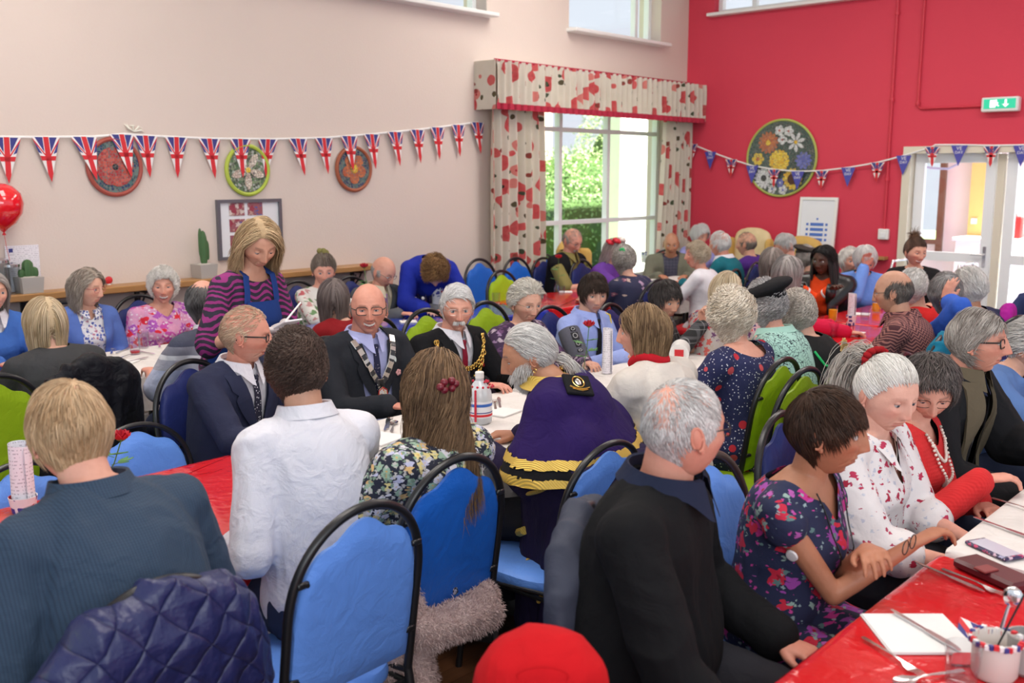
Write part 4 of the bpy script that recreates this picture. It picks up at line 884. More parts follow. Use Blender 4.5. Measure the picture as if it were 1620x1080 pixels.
for i, (a, b) in enumerate(((-.10, .15), (.06, .15), (-.10, .03), (.06, .03), (-.10, -.09))):
    mb = MB(); mb.box((.014, -pw * .02 + a, b), (.004, .13, .095)); mb.build('photograph', PH, pp, smooth=False)
def MAT4(c, X, Y, Z): M = np.eye(4); M[:3, 0] = X; M[:3, 1] = Y; M[:3, 2] = Z; M[:3, 3] = c; return M
def mosaic(name, cols, seed=0):
    t = NT(name); vn = t.n('TexVoronoi', {'Vector': t.co(), 'Scale': 52, 'Randomness': .8}); cr = t.n('SeparateColor', {0: vn.outputs['Color']}).outputs[0]
    c = t.ramp(cr, [(i / len(cols), q) for i, q in enumerate(cols)], 'CONSTANT'); e = t.n('TexVoronoi', {'Vector': t.co(), 'Scale': 52, 'Randomness': .8}, feature='DISTANCE_TO_EDGE').outputs['Distance']
    g = t.lt(e, .06); return t.out(t.mix(g, c, (.16, .15, .14)), .25, t.math('MINIMUM', e, .15), .6, .004)
TEAL = mosaic('teal_tesserae', [(.03, .09, .10), (.06, .16, .16), (.02, .05, .12), (.12, .20, .18)]); REDT = mosaic('red_tesserae', [(.45, .06, .04), (.55, .10, .07), (.38, .03, .03)]); GRNT = mosaic('green_tesserae', [(.08, .18, .08), (.20, .30, .16), (.35, .42, .36), (.05, .10, .05)])
IVO = mosaic('ivory_tesserae', [(.62, .54, .44), (.72, .66, .56), (.55, .44, .36)]); ORG = mosaic('orange_tesserae', [(.50, .14, .05), (.58, .18, .06), (.45, .10, .04)]); YLT = mosaic('yellow_tesserae', [(.80, .55, .03), (.85, .62, .08), (.75, .42, .02)]); WHT = mosaic('white_tesserae', [(.75, .76, .78), (.68, .68, .72)]); BLT = mosaic('blue_tesserae', [(.10, .12, .45), (.16, .18, .55)]); BLK = mosaic('black_tesserae', [(.02, .02, .02), (.04, .04, .05)])
TERR = plain('terracotta_rim', (.36, .07, .05), .5); LIME = plain('lime_rim', (.42, .52, .06), .5); RUST = plain('rust_rim', (.34, .09, .04), .5)
def petal(mb, r0, r1, wd, ang, h, c=(0, 0), m=0, tip=.5, n=14):
    """petal outline in the disc plane, from radius r0 to r1"""
    pts = []
    for i in range(n + 1):
        f = i / n; ww = wd * math.sin(PI * f ** 1.3) ** (.5 + max(0, .9 - tip) * 1.6) if 0 < f < 1 else 0.001; pts.append((r0 + (r1 - r0) * f, ww))
    pl = [(x, y) for x, y in pts] + [(x, -y) for x, y in pts[::-1][1:-1]]; ca, sa = math.cos(ang), math.sin(ang)
    mb.prism([(c[0] + x * ca - y * sa, c[1] + x * sa + y * ca) for x, y in pl], h, m)
def disc(lab, M4, r, rim, ground, flowers):
    t = thing('mosaic_disc', lab, 'mosaic'); t.matrix_world = Matrix(M4.tolist())
    mb = MB(); mb.lathe([(r * .985, 0), (r * .985, .018)], 64); mb.build('backing', ground, t)
    mb = MB(); a = np.linspace(0, 2 * PI, 64, endpoint=False); mb.tube(np.stack([np.cos(a) * r, np.sin(a) * r, np.full(64, .014)], 1), .016 if r < .3 else .014, 8, closed=True); mb.build('rim', rim, t)
    for (c, n_, r0, r1, wd, m_, cm, cr_, tip, a0) in flowers:
        mb = MB()
        for k in range(n_): petal(mb, r0, r1, wd, a0 + 2 * PI * k / n_, .022 + .0006 * (k % 2), c, 0, tip)
        f_ = mb.build('flower', m_, t, smooth=False); mb = MB(); mb.lathe([(cr_, 0), (cr_, .024), (cr_ * .6, .027)], 24, c=(c[0], c[1], 0)); mb.build('flower_centre', cm, f_)
    return t
def onleft(px, py, d=.0): v = atx(px, py, LX + d); return MAT4((LX + d, v.y, v.z), (0, 1, 0), (0, 0, 1), (1, 0, 0))
disc('red poppy mosaic disc with a terracotta rim, leftmost on the cream wall', onleft(180, 264, .004), .185, TERR, TEAL, [((0, 0), 4, .0, .135, .085, REDT, BLK, .022, .9, .6)])
disc('green mosaic disc with ivory star flower and lime rim', onleft(390, 269, .004), .18, LIME, GRNT, [((0, 0), 5, .0, .15, .030, IVO, YLT, .02, .7, PI / 2 + .63)])
disc('rust rimmed mosaic disc with an orange five petal flower', onleft(558, 267, .004), .175, RUST, TEAL, [((0, 0), 5, .01, .125, .048, ORG, YLT, .036, 1.2, PI / 2 + .63)])
v = aty(1237, 250, RY); M4 = MAT4((v.x, RY - .004, v.z), (1, 0, 0), (0, 0, 1), (0, -1, 0)); s_ = .42 / 1.
disc('large round mosaic of many garden flowers on the red wall', M4, .415, plain('green_yellow_rim', (.40, .45, .10), .5), mosaic('dark_green_tesserae', [(.02, .06, .05), (.04, .09, .08), (.03, .05, .05)]), [
    ((-.16, .17), 14, .02, .125, .020, ORG, YLT, .03, .9, 0), ((-.02, -.03), 16, .05, .125, .022, YLT, YLT, .07, .9, 0), ((.17, .17), 7, .01, .11, .020, WHT, YLT, .02, .7, .3), ((-.28, -.01), 6, .01, .075, .026, YLT, ORG, .022, 1, 0),
    ((.27, -.03), 10, .01, .10, .020, BLT, BLT, .02, .9, 0), ((-.2, -.22), 14, .02, .125, .018, WHT, BLK, .035, .9, 0), ((.15, -.23), 14, .05, .12, .020, YLT, plain('brown_core', (.08, .03, .02), .6), .06, .9, 0), ((-.03, .30), 5, .005, .06, .024, WHT, REDT, .012, 1, 0), ((.08, .29), 5, .005, .06, .024, WHT, REDT, .012, 1, 0), ((.01, .20), 4, .005, .055, .026, WHT, REDT, .012, 1, 0),
    ((-.09, -.34), 5, .005, .055, .022, WHT, BLT, .012, 1, 0), ((0, -.27), 6, .005, .055, .018, BLT, WHT, .012, 1, 0), ((.04, -.35), 5, .005, .055, .022, WHT, BLT, .012, 1, 0)])
# bunting
FR = plain('flag_red', (.62, .02, .03), .6); FW = plain('flag_white', (.80, .78, .77), .6); FB = plain('flag_blue', (.035, .04, .22), .6); STR = plain('string_white', (.85, .84, .82), .6)
def clip_tri(poly, tri):
    for i in range(3):
        a, b = tri[i], tri[(i + 1) % 3]; out = []
        sd = lambda p: (b[0] - a[0]) * (p[1] - a[1]) - (b[1] - a[1]) * (p[0] - a[0])
        for j in range(len(poly)):
            p, q = poly[j], poly[(j + 1) % len(poly)]; sp, sq = sd(p), sd(q)
            if sp >= 0: out.append(p)
            if (sp >= 0) != (sq >= 0): f = sp / (sp - sq); out.append((p[0] + (q[0] - p[0]) * f, p[1] + (q[1] - p[1]) * f))
        poly = out
        if len(poly) < 3: return []
    return poly
def union_flag(w_, h_, lean=0):
    """pennant cut from a union flag, in x (right) and y (up), hanging from y=0"""
    tri = [(-w_ / 2, 0), (0, -h_), (w_ / 2, 0)]; mb = MB(); mb.prism(tri, .0012, 0)
    def strip(c0, c1, wd, m, z): 
        d = np.array(c1) - np.array(c0); n_ = np.array([-d[1], d[0]]) / np.hypot(*d) * wd / 2; P = [tuple(np.array(c0) + n_), tuple(np.array(c0) - n_), tuple(np.array(c1) - n_), tuple(np.array(c1) + n_)]
        q = clip_tri(P, tri)
        if q: mb.prism(q, z, m)
    hw = w_ * .75; cy = -h_ * .47; fh = h_ * .47
    for sx in (-1, 1):
        for P in ([(sx * w_ * .12, -.002), (sx * w_ * .40, -.002), (sx * w_ * .12, cy * .72)], [(sx * w_ * .5, -h_ * .02), (sx * w_ * .5, cy * .62), (sx * w_ * .20, cy * .80)]):
            q = clip_tri(P if sx < 0 else P[::-1], tri) or clip_tri(P[::-1] if sx < 0 else P, tri)
            if q: mb.prism(q, .0016, 2)
        strip((sx * w_ * .54, .0), (sx * w_ * .02, cy), w_ * .045, 1, .0022)
    strip((0, .01), (0, -h_ - .01), w_ * .19, 1, .0028); strip((-w_, cy), (w_, cy), h_ * .10, 1, .0028)
    if lean: mb.V = [np.stack([v[:, 0] - lean * v[:, 1], v[:, 1], v[:, 2] - lean * .3 * v[:, 1]], 1) for v in mb.V]
    return mb
def bunting(lab, pts, frame, flags, name='bunting'):
    t = thing(name, lab, 'bunting'); P = [frame(px, py) for px, py in pts]; dense = []
    for i in range(len(P) - 1):
        for f in np.linspace(0, 1, 8, endpoint=False): dense.append(np.array(P[i]) * (1 - f) + np.array(P[i + 1]) * f)
    dense.append(np.array(P[-1])); mb = MB(); mb.tube(np.array(dense), .006, 6, flat=1.4); mb.build('string', STR, t); return t
t = bunting('union flag bunting hung along the cream wall', [(-30, 216), (60, 217), (150, 216), (197, 212), (240, 215), (330, 219), (430, 220), (512, 218), (590, 212), (660, 205), (720, 198), (757, 193)], lambda a, b: tuple(atx(a, b, LX + .02)), None)
for i, px in enumerate([10, 72, 132, 192, 230, 279, 331, 380, 424, 471, 512, 552, 588, 625, 660, 692, 725, 755]):
    y_ = np.interp(px, [0, 150, 197, 240, 330, 430, 512, 590, 660, 720, 757], [217, 216, 212, 215, 219, 220, 218, 212, 205, 198, 193]); v = atx(px, y_, LX + .03); fo = union_flag(.175, .285, [-.02, .06, .22, .16, .05, -.02, .1, .03, -.1, .16, .1, .1, .1, .14, .1, .06, .05, .12][i]).build('flag', [FW, FR, FB], t, smooth=False); fo.matrix_local = Matrix(MAT4(v, (0, 1, 0), (0, 0, 1), (1, 0, 0)).tolist())
t = thing('ribbon_bow', 'clear sticky hook holding the bunting above the poppy disc', 'hook', tuple(atx(212, 208, LX + .01))); mb = MB()
for k in range(7): a = k * .9; mb.tube([(0, 0, 0), (.01, .05 * math.cos(a), .03 * abs(math.sin(a)) + .01), (.005, .07 * math.cos(a + .3), .05 * math.sin(a * .5))], [.004, .008, .003], 6)
mb.build('clear_tape', plain('clear_film', (.85, .83, .72), .2), t)
RS = [(1070, 214), (1095, 228), (1124, 240), (1157, 252), (1190, 262), (1225, 268), (1262, 271), (1300, 270), (1342, 265), (1388, 257), (1430, 246), (1475, 232), (1480, 229), (1518, 229), (1569, 230), (1640, 229)]
t = bunting('commemorative bunting strung across the red wall and over the doors', RS, lambda a, b: tuple(aty(a, b, RY - .05)), None)
for i, (px, py) in enumerate([(1095, 228), (1124, 240), (1157, 252), (1190, 262), (1225, 268), (1262, 271), (1300, 270), (1342, 265), (1388, 257), (1430, 246), (1475, 232), (1518, 230), (1569, 231), (1617, 230)]):
    v = aty(px, py, RY - .06); M4 = MAT4(v, (1, 0, 0), (0, 0, 1), (0, -1, 0))
    if i % 2 == 0 and i != 10 and i != 12 or i in (10, 12): 
        fo = union_flag(.155, .20, .06 if i == 10 else 0).build('flag', [FW, FR, FB], t, smooth=False); fo.matrix_local = Matrix(M4.tolist())
        text_mesh('80', .058, FB, 'lettering', fo, (0, -.045, .004), (0, 0, 0), bold=.0015)
    else:
        mb = MB(); mb.prism([(-.078, 0), (0, -.20), (.078, 0)], .0012); fo = mb.build('flag', plain('flag_royal', (.07, .07, .38), .6), t, smooth=False); fo.matrix_local = Matrix(M4.tolist())
        text_mesh('VE', .05, FW, 'lettering', fo, (0, -.028, .002), (0, 0, 0)); text_mesh('DAY', .038, FW, 'lettering', fo, (0, -.068, .002), (0, 0, 0))
t = thing('garland', 'small flag garland looped inside the glazed door', 'garland'); mb = MB(); mb.tube([tuple(aty(a, b, RY + .2)) for a, b in ((1454, 262), (1475, 266), (1500, 267), (1516, 259))], .012, 6); mb.build('streamer', plain('lilac_streamer', (.55, .5, .7), .6), t)
# balloon
t = thing('balloon', 'glossy red balloon at the left edge of the cream wall', 'balloon', tuple(atx(3, 327, LX + .17))); mb = MB(); mb.lathe([(.004, -.155), (.012, -.15), (.03, -.135), (.075, -.10), (.115, -.04), (.125, .02), (.112, .08), (.07, .125), (.02, .142)], 32); mb.build('latex', plain('red_latex', (.75, .01, .02), .08, coat=1.), t); mb = MB(); mb.lathe([(.012, -.172), (.004, -.155)], 12); mb.tube([(0, 0, -.165), (.02, 0, -.25), (0, .02, -.33)], .0015, 5); mb.build('knot_and_string', FR, t)
# curtains
def poppy_m():
    t = NT('poppy_chintz'); v0 = t.co('Generated') if False else t.n('Attribute', attribute_name='uvw').outputs['Vector']; col = t.mix(t.noise(9, v0), (.70, .64, .54), (.82, .77, .68))
    for scl, thr, c, cc, sd in ((4.2, .34, [(.62, .015, .04), (.70, .06, .08), (.52, .01, .03)], (.03, .04, .03), 0), (4.9, .27, [(.66, .07, .08), (.75, .3, .25)], (.5, .02, .04), 5), (7.5, .19, [(.05, .10, .06), (.12, .08, .04), (.55, .03, .05)], None, 2)):
        v = t.distort(t.vmath('ADD', v0, (sd, sd * .7, 0)), scl * 1.5, .30 / scl); vn = t.n('TexVoronoi', {'Vector': v, 'Scale': scl, 'Randomness': .85}); d = vn.outputs['Distance']; cr = t.n('SeparateColor', {0: vn.outputs['Color']}).outputs[0]
        col = t.mix(t.lt(d, thr), col, t.mix(t.noise(25, v0), t.ramp(cr, [(i / len(c), q) for i, q in enumerate(c)], 'CONSTANT'), (.70, .20, .18) if sd != 2 else (.1, .1, .05)))
        if cc: col = t.mix(t.lt(d, thr * .25), col, cc)
    t.out(col, .85); tr = t.n('BsdfTranslucent', {'Color': col}); mx = t.n('MixShader', {0: .30}); t.t.links.new(t.b.outputs[0], mx.inputs[1]); t.t.links.new(tr.outputs[0], mx.inputs[2]); t.t.links.new(mx.outputs[0], t.t.nodes['Material Output'].inputs[0]); return t.m
CHINTZ = poppy_m(); TRIMR = cloth('red_braid', (.42, .03, .06))
def drape_curtain(name, parent, y0f, y1f, z0, z1, x0, n, amp, sd, ncol=240, nrow=26, mat=CHINTZ, full=2.2):
    G_ = []; U_ = []
    for i in range(nrow):
        f = i / (nrow - 1); z = z1 + (z0 - z1) * f; y0, y1 = y0f(f), y1f(f); u = np.linspace(0, 1, ncol); ph = 2 * PI * n * u + .5 * np.sin(5 * u + sd) + .35 * math.sin(2 * f + sd)
        a = amp * (.6 + .4 * np.sin(3.3 * u * 2 + sd) ** 2) * (.55 + .45 * min(1, f * 4)); G_.append(np.stack([x0 + a * np.sin(ph) + .35 * a * np.sin(2 * ph + 1 + f), y0 + (y1 - y0) * u + .012 * np.cos(ph), np.full(ncol, z)], 1)); U_.append(np.stack([u * full, np.full(ncol, z * 1.0), np.full(ncol, sd)], 1))
    mb = MB(); mb.sheet(np.array(G_), th=.003); o = mb.build(name, mat, parent); at_ = o.data.attributes.new('uvw', 'FLOAT_VECTOR', 'POINT'); uv = np.array(U_).reshape(-1, 3); at_.data.foreach_set('vector', np.concatenate([uv, uv]).ravel()); return o
cy0, cy1 = wy(757, 300) + .0, wy(838, 300); pz0, pz1 = wz(765, 175), wz(757, 98)
t = thing('curtain', 'full length cream curtain with red poppies left of the window', 'curtain', (0, 0, 0), 0, 'poppy curtains at the big window'); drape_curtain('curtain_cloth', t, lambda f: cy0, lambda f: cy1 + .05 * f, .1, pz0 + .1, LX + .16, 7, .045, 1, full=1.4)
cy2, cy3 = wy(1030, 300), RY - .12
t = thing('curtain', 'poppy curtain right of the window beside the red wall', 'curtain', (0, 0, 0), 0, 'poppy curtains at the big window'); drape_curtain('curtain_cloth', t, lambda f: cy2 + .0 + (-.14 * f), lambda f: cy3, .1, pz0 + .1, LX + .16, 8, .04, 4, full=1.4)
t = thing('pelmet', 'gathered poppy print pelmet with red braid over the window', 'pelmet'); G0 = wy(757, 100) - .06; drape_curtain('valance', t, lambda f: G0, lambda f: RY - .03, pz0 + .02, pz1, LX + .27, 38, .030, 2, 700, 8, full=5.2)
mb = MB(); u = np.linspace(0, 1, 600); ph = 2 * PI * 38 * u + .5 * np.sin(5 * u + 2) + .35 * math.sin(2 + 2); yy = G0 + (RY - .03 - G0) * u; xx = LX + .27 + .030 * (.6 + .4 * np.sin(6.6 * u + 2) ** 2) * (np.sin(ph) + .35 * np.sin(2 * ph + 2))
mb.sheet(np.stack([np.stack([xx + .004, yy, np.full(600, z)], 1) for z in (pz0 + .055, pz0 + .03, pz0)]), th=.004); mb.build('braid', TRIMR, t)
mb = MB(); mb.sheet(np.stack([np.stack([xx * 0 + LX + .26 , yy, np.full(600, z)], 1)[::40] for z in (pz1 + .01, pz1 - .01)]), th=.006); mb.build('braid', TRIMR, t)
mb = MB(); mb.sheet(np.stack([[(LX + .0, G0 + .0, z), (LX + .1, G0 - .006, z), (LX + .18, G0 + .006, z), (LX + .27, G0, z)] for z in (pz1, (pz0 + pz1) / 2, pz0)]), th=.003); o = mb.build('return', CHINTZ, t); at_ = o.data.attributes.new('uvw', 'FLOAT_VECTOR', 'POINT'); at_.data.foreach_set('vector', (np.concatenate(mb.V)[:, [0, 2, 1]] * A(1, 1, .1)).ravel()); mb = MB(); mb.box((LX + .13, (G0 + RY) / 2, pz1 - .02), (.24, RY - G0 - .02, .02)); mb.build('pelmet_board', WHITE, t, smooth=False)
# ---------------------------------------------------------------- tables and table cloths
def plastic(name, col, rough=.16):
    t = NT(name); v = t.distort(t.co(), 5, .12); h = t.math('ADD', t.noise(7, v, 3), t.math('MULTIPLY', t.noise(26, v, 2), .35)); return t.out(t.mix(t.noise(3), tuple(c * .9 for c in col), col), rough, h, .55, .016, coat=.3)
REDC = plastic('red_oilcloth', (.66, .015, .02)); BLUC = plastic('blue_oilcloth', (.02, .05, .42)); WHC = cloth('white_paper_cloth', (.76, .72, .69), .7, fold=.5)
LEGM = plain('table_leg_grey', (.10, .10, .11), .4, metal=.6)
def table(x0, x1, y0, y1, m, lab, clab, drop=.22, group='folding tables set end to end'):
    cx_, cy_ = (x0 + x1) / 2, (y0 + y1) / 2; W_, H_ = x1 - x0, y1 - y0 - .03
    t = thing('folding_table', lab, 'table', (cx_, cy_, 0), 0, None); mb = MB(); mb.box((0, 0, .728), (W_ - .01, H_ - .01, .03), bev=.006); mb.build('tabletop', plain('laminate', (.35, .30, .26), .4), t, smooth=False)
    for sx in (-1, 1):
        for sy in (-1, 1): mb = MB(); mb.tube([(sx * (W_ / 2 - .08), sy * (H_ / 2 - .2), .71), (sx * (W_ / 2 - .06), sy * (H_ / 2 - .16), 0)], .014); mb.build('leg', LEGM, t)
    # cloth: flat top, rounded edge, wavy hanging skirt
    n = 160; a = np.linspace(0, 1, n, endpoint=False) * 2 * (W_ + H_); P = []
    for q in a:
        if q < W_: P.append((-W_ / 2 + q, -H_ / 2, 0, -1))
        elif q < W_ + H_: P.append((W_ / 2, -H_ / 2 + q - W_, 1, 0))
        elif q < 2 * W_ + H_: P.append((W_ / 2 - (q - W_ - H_), H_ / 2, 0, 1))
        else: P.append((-W_ / 2, H_ / 2 - (q - 2 * W_ - H_), -1, 0))
    P = np.array(P); rings = []
    for off, z, wv in ((-.02, .7475, 0), (-.004, .7465, 0), (.004, .742, 0), (.007, .73, .002), (.010, .66, .012), (.012, .75 - drop, .02)):
        w_ = wv * np.sin(a * 17 + np.sin(a * 5) * 2); o_ = off + w_; rings.append(np.stack([P[:, 0] + (P[:, 2]) * o_ if off > -.1 else P[:, 0] * (1 - .6 / W_), P[:, 1] + P[:, 3] * o_ if off > -.1 else P[:, 1] * (1 - .6 / H_), np.full(n, z) + wv * .6 * np.sin(a * 7)], 1))
    V = np.concatenate(rings); k = len(rings); F = [(i * n + j, (i + 1) * n + j, (i + 1) * n + (j + 1) % n, i * n + (j + 1) % n) for i in range(k - 1) for j in range(n)] + [tuple(range(n))]
    mb = MB(); mb.add(V, F); o = mb.build('tablecloth', m, loc=(cx_, cy_, 0)); tag(o, clab, 'tablecloth'); return t
AX = (-5.78, -5.02); BX = (-3.27, -2.50); CX_ = (-.90, -.12)
table(*AX, .25, 2.09, REDC, 'trestle table at the left edge nearest the cream wall', 'glossy red tablecloth at the left edge beside the cream wall')
table(*AX, 2.11, 3.98, WHC, 'trestle table under the white cloth below the shelf', 'white paper tablecloth in front of the two ladies by the cream wall')
table(*AX, 4.02, 5.98, BLUC, 'trestle table under the blue cloth', 'shiny royal blue tablecloth in the back row')
table(*AX, 6.02, 7.78, REDC, 'trestle table in front of the curtained window', 'shiny red tablecloth in front of the man in the waistcoat')
table(*AX, 7.85, 9.45, WHC, 'trestle table in the far corner by the window', 'white tablecloth in the far corner among the seated group')
table(*BX, .15, 2.02, REDC, 'trestle table beside the man in the blue check shirt', 'glossy red tablecloth beside the man in the blue check shirt')
table(*BX, 2.04, 3.58, WHC, 'trestle table before the man with the silver chain', 'white tablecloth between the mayor with gold chain and the long haired woman', .30)
table(*BX, 3.60, 5.16, WHC, 'trestle table in front of the young man in uniform', 'white tablecloth in front of the young man in the pale blue uniform', .30)
table(*BX, 5.22, 6.85, REDC, 'trestle table carrying the orange juices', 'glossy red tablecloth carrying glasses of orange juice')
table(*BX, 6.87, 8.3, REDC, 'trestle table near the red wall', 'glossy red tablecloth in front of the woman in the black jacket')
table(*CX_, .55, 2.80, REDC, 'trestle table at the lower right corner', 'glossy red tablecloth at the lower right corner', .25)
table(*CX_, 2.82, 4.55, WHC, 'trestle table on the right beside the red cardigan lady', 'white paper tablecloth on the right holding the patterned phone', .25)
table(*CX_, 4.57, 6.2, WHC, 'trestle table at the far right', 'white tablecloth at the right edge behind the man in black glasses', .25)
# ---------------------------------------------------------------- banquet chairs
VB = cloth('blue_vinyl_pad', (.015, .12, .52), .38, weave=300, var=.06); VLB = cloth('light_blue_vinyl_pad', (.13, .30, .80), .38, weave=300, var=.06); VL = cloth('lime_vinyl_pad', (.30, .46, .015), .4, weave=300, var=.06); VR = cloth('red_vinyl_pad', (.55, .02, .03), .4); VN = cloth('navy_vinyl_pad', (.02, .03, .14), .4)
FRM = plain('chair_frame_black', (.012, .012, .014), .32); FRW = plain('chair_frame_brown', (.05, .025, .018), .35)
CH_W, CH_H = .215, .45
def back_pt(a, w_, z0, h_):
    """frame outline: straight sides, rounded arch top"""
    return None
def chair_proto(vin, frm=FRM):
    t = thing('banquet_chair', 'x', 'chair')
    lean = lambda z: -.205 - .16 * max(0, z - .46)
    # arch tube
    P = [(-CH_W, lean(.44), .44)]
    for f in np.linspace(0, 1, 34):
        a = PI * (1 - f); x = CH_W * math.cos(a); z = .74 + .25 * abs(math.sin(a)) ** .88; P.append((x * (1 + .0 * (z - .7)), lean(z), z))
    P.append((CH_W, lean(.44), .44)); mb = MB(); mb.tube(P, .0125, 10, up=(0, 1, 0)); mb.build('back_frame', frm, t)
    # padded back with a raised middle and dipped shoulders
    n = 26; rows = []; zb = .50
    for i in range(n + 1):
        u = -1 + 2 * i / n; x = u * (CH_W - .018); ax = abs(u); zt = .74 + (.228) * max(0, 1 - ax ** 2.3) ** .5 - .030 * math.exp(-((ax - .42) / .22) ** 2) * 1 - .008; rows.append((x, zt))
    mb = MB(); G1 = []; G2 = []; m = 16
    for x, zt in rows:
        c1, c2 = [], []
        for j in range(m + 1):
            f = j / m; z = zb + (zt - zb) * f; e = min(1, min(f, 1 - f) * 9) ** .5 * min(1, (1 - abs(x) / (CH_W - .017)) * 9) ** .5; th = .006 + .016 * e; c1.append((x, lean(z) + th * 1.0, z)); c2.append((x, lean(z) - th * .8, z))
        G1.append(c1); G2.append(c2)
    G1 = np.array(G1); G2 = np.array(G2); a_, b_ = G1.shape[:2]; nn = a_ * b_; q = [(i * b_ + j, i * b_ + j + 1, (i + 1) * b_ + j + 1, (i + 1) * b_ + j) for i in range(a_ - 1) for j in range(b_ - 1)]
    br = [j for j in range(b_)] + [i * b_ + b_ - 1 for i in range(1, a_)] + [(a_ - 1) * b_ + j for j in range(b_ - 2, -1, -1)] + [i * b_ for i in range(a_ - 2, 0, -1)]
    F = [f for f in q] + [tuple(i + nn for i in f[::-1]) for f in q] + [(br[(i + 1) % len(br)], br[i], br[i] + nn, br[(i + 1) % len(br)] + nn) for i in range(len(br))]
    mb.add(np.concatenate([G1.reshape(-1, 3), G2.reshape(-1, 3)]), F); mb.build('backrest', vin, t)
    for sx in (-1, 1):
        for z in (.58, .84): mb = MB(); xx = sx * (CH_W - (.012 if z < .7 else .022)); mb.box((xx * .97, lean(z) - .012, z), (.034, .012, .016), bev=.003); mb.tube([(xx * .93, lean(z) - .016, z), (xx * .93, lean(z) - .022, z)], .006, 10); mb.build('bolt_bracket', frm, t)
    # seat
    mb = MB(); k = 36; a = np.arange(k) * 2 * PI / k; e = .45
    sh = lambda r_, z: np.stack([(CH_W + .005) * r_ * np.sign(np.cos(a)) * np.abs(np.cos(a)) ** e * (1 + .04 * np.sin(a)), .02 + .215 * r_ * np.sign(np.sin(a)) * np.abs(np.sin(a)) ** e, np.full(k, z)], 1)
    mb.loft([sh(.93, .418), sh(.99, .425), sh(1, .44), sh(.98, .462), sh(.90, .475), sh(.6, .480), sh(.2, .481)]); mb.build('seat', vin, t)
    mb = MB(); mb.tube([(-CH_W + .005, -.20, .41), (CH_W - .005, -.20, .41), (CH_W - .005, .20, .41), (-CH_W + .005, .20, .41)], .010, 8, closed=True); mb.tube([(-CH_W, -.205, .44), (-CH_W, .2, .40)], .008, 8); mb.tube([(CH_W, -.205, .44), (CH_W, .2, .40)], .008, 8); mb.build('seat_frame', frm, t)
    for sx in (-1, 1):
        mb = MB(); mb.tube([(sx * CH_W, lean(.44), .46), (sx * (CH_W + .005), -.23, .30), (sx * (CH_W + .015), -.30, .0)], .0125, 10); mb.build('leg', frm, t)
        mb = MB(); mb.tube([(sx * (CH_W - .01), .19, .41), (sx * (CH_W + .01), .225, .0)], .0125, 10); mb.build('leg', frm, t)
    return t
PROTO = {}
NCH = 0
def chair(x, y, az, vin, lab, frm=FRM, back=0, group='stacking banquet chairs'):
    """az: direction the chair faces, degrees ccw from +Y"""
    k = (vin.name, frm.name); r_ = math.radians(az)
    if k not in PROTO: o = PROTO[k] = chair_proto(vin, frm); o.location = (x, y, 0); o.rotation_euler = (0, 0, r_); o['label'] = lab; o['group'] = group; return o
    return copy_tree(PROTO[k], (x, y, 0), r_, lab, group=group)
def garment_on_chair(name, lab, cat, ch, m, top=1.02, bot=.30, amp=.02, w_=.25, vox=.010, shape=None, th=.055, extra=None, cols=None):
    """a coat hung over a chair back, in the chair's frame"""
    mb = MB(); lean = lambda z: -.215 - .16 * max(0, z - .46); rings = []
    for z in np.linspace(bot, top, 22):
        f = (z - .74) / (top - .74); ww = w_ * (1 + .10 * (.8 - z)) if f < 0 else w_ * max(.02, 1 - f ** 2.2) ** .5; tt = th * (1 + .5 * max(0, .75 - z)) * (1 if f < 0 else max(.3, 1 - f ** 3 * .6)); a = np.arange(48) * 2 * PI / 48
        rings.append(np.stack([ww * np.sign(np.cos(a)) * np.abs(np.cos(a)) ** .6, lean(z) + tt * np.sin(a), np.full(48, z)], 1))
    mb.loft(rings)
    if extra: extra(mb, lean)
    V, F = remesh(mb, vox); V = relax(V, F, 4); N = normals(V, F); sd = len(lab); V = V + N * ((folds(V, sd, (13, 6, 3.2)) * amp + amp * .5 * np.sin(V[:, 0] * 60 + 3 * vnoise(V * 5, sd)) * smst(.8, .4, V[:, 2])))[:, None]
    V = relax(V, F, 1); V = V + 0; zc = bot + .05 + .05 * vnoise(V * 8, 2)
    o = raw_mesh(name, V, F, m); o.location = ch.location; o.rotation_euler = ch.rotation_euler; tag(o, lab, cat); return o
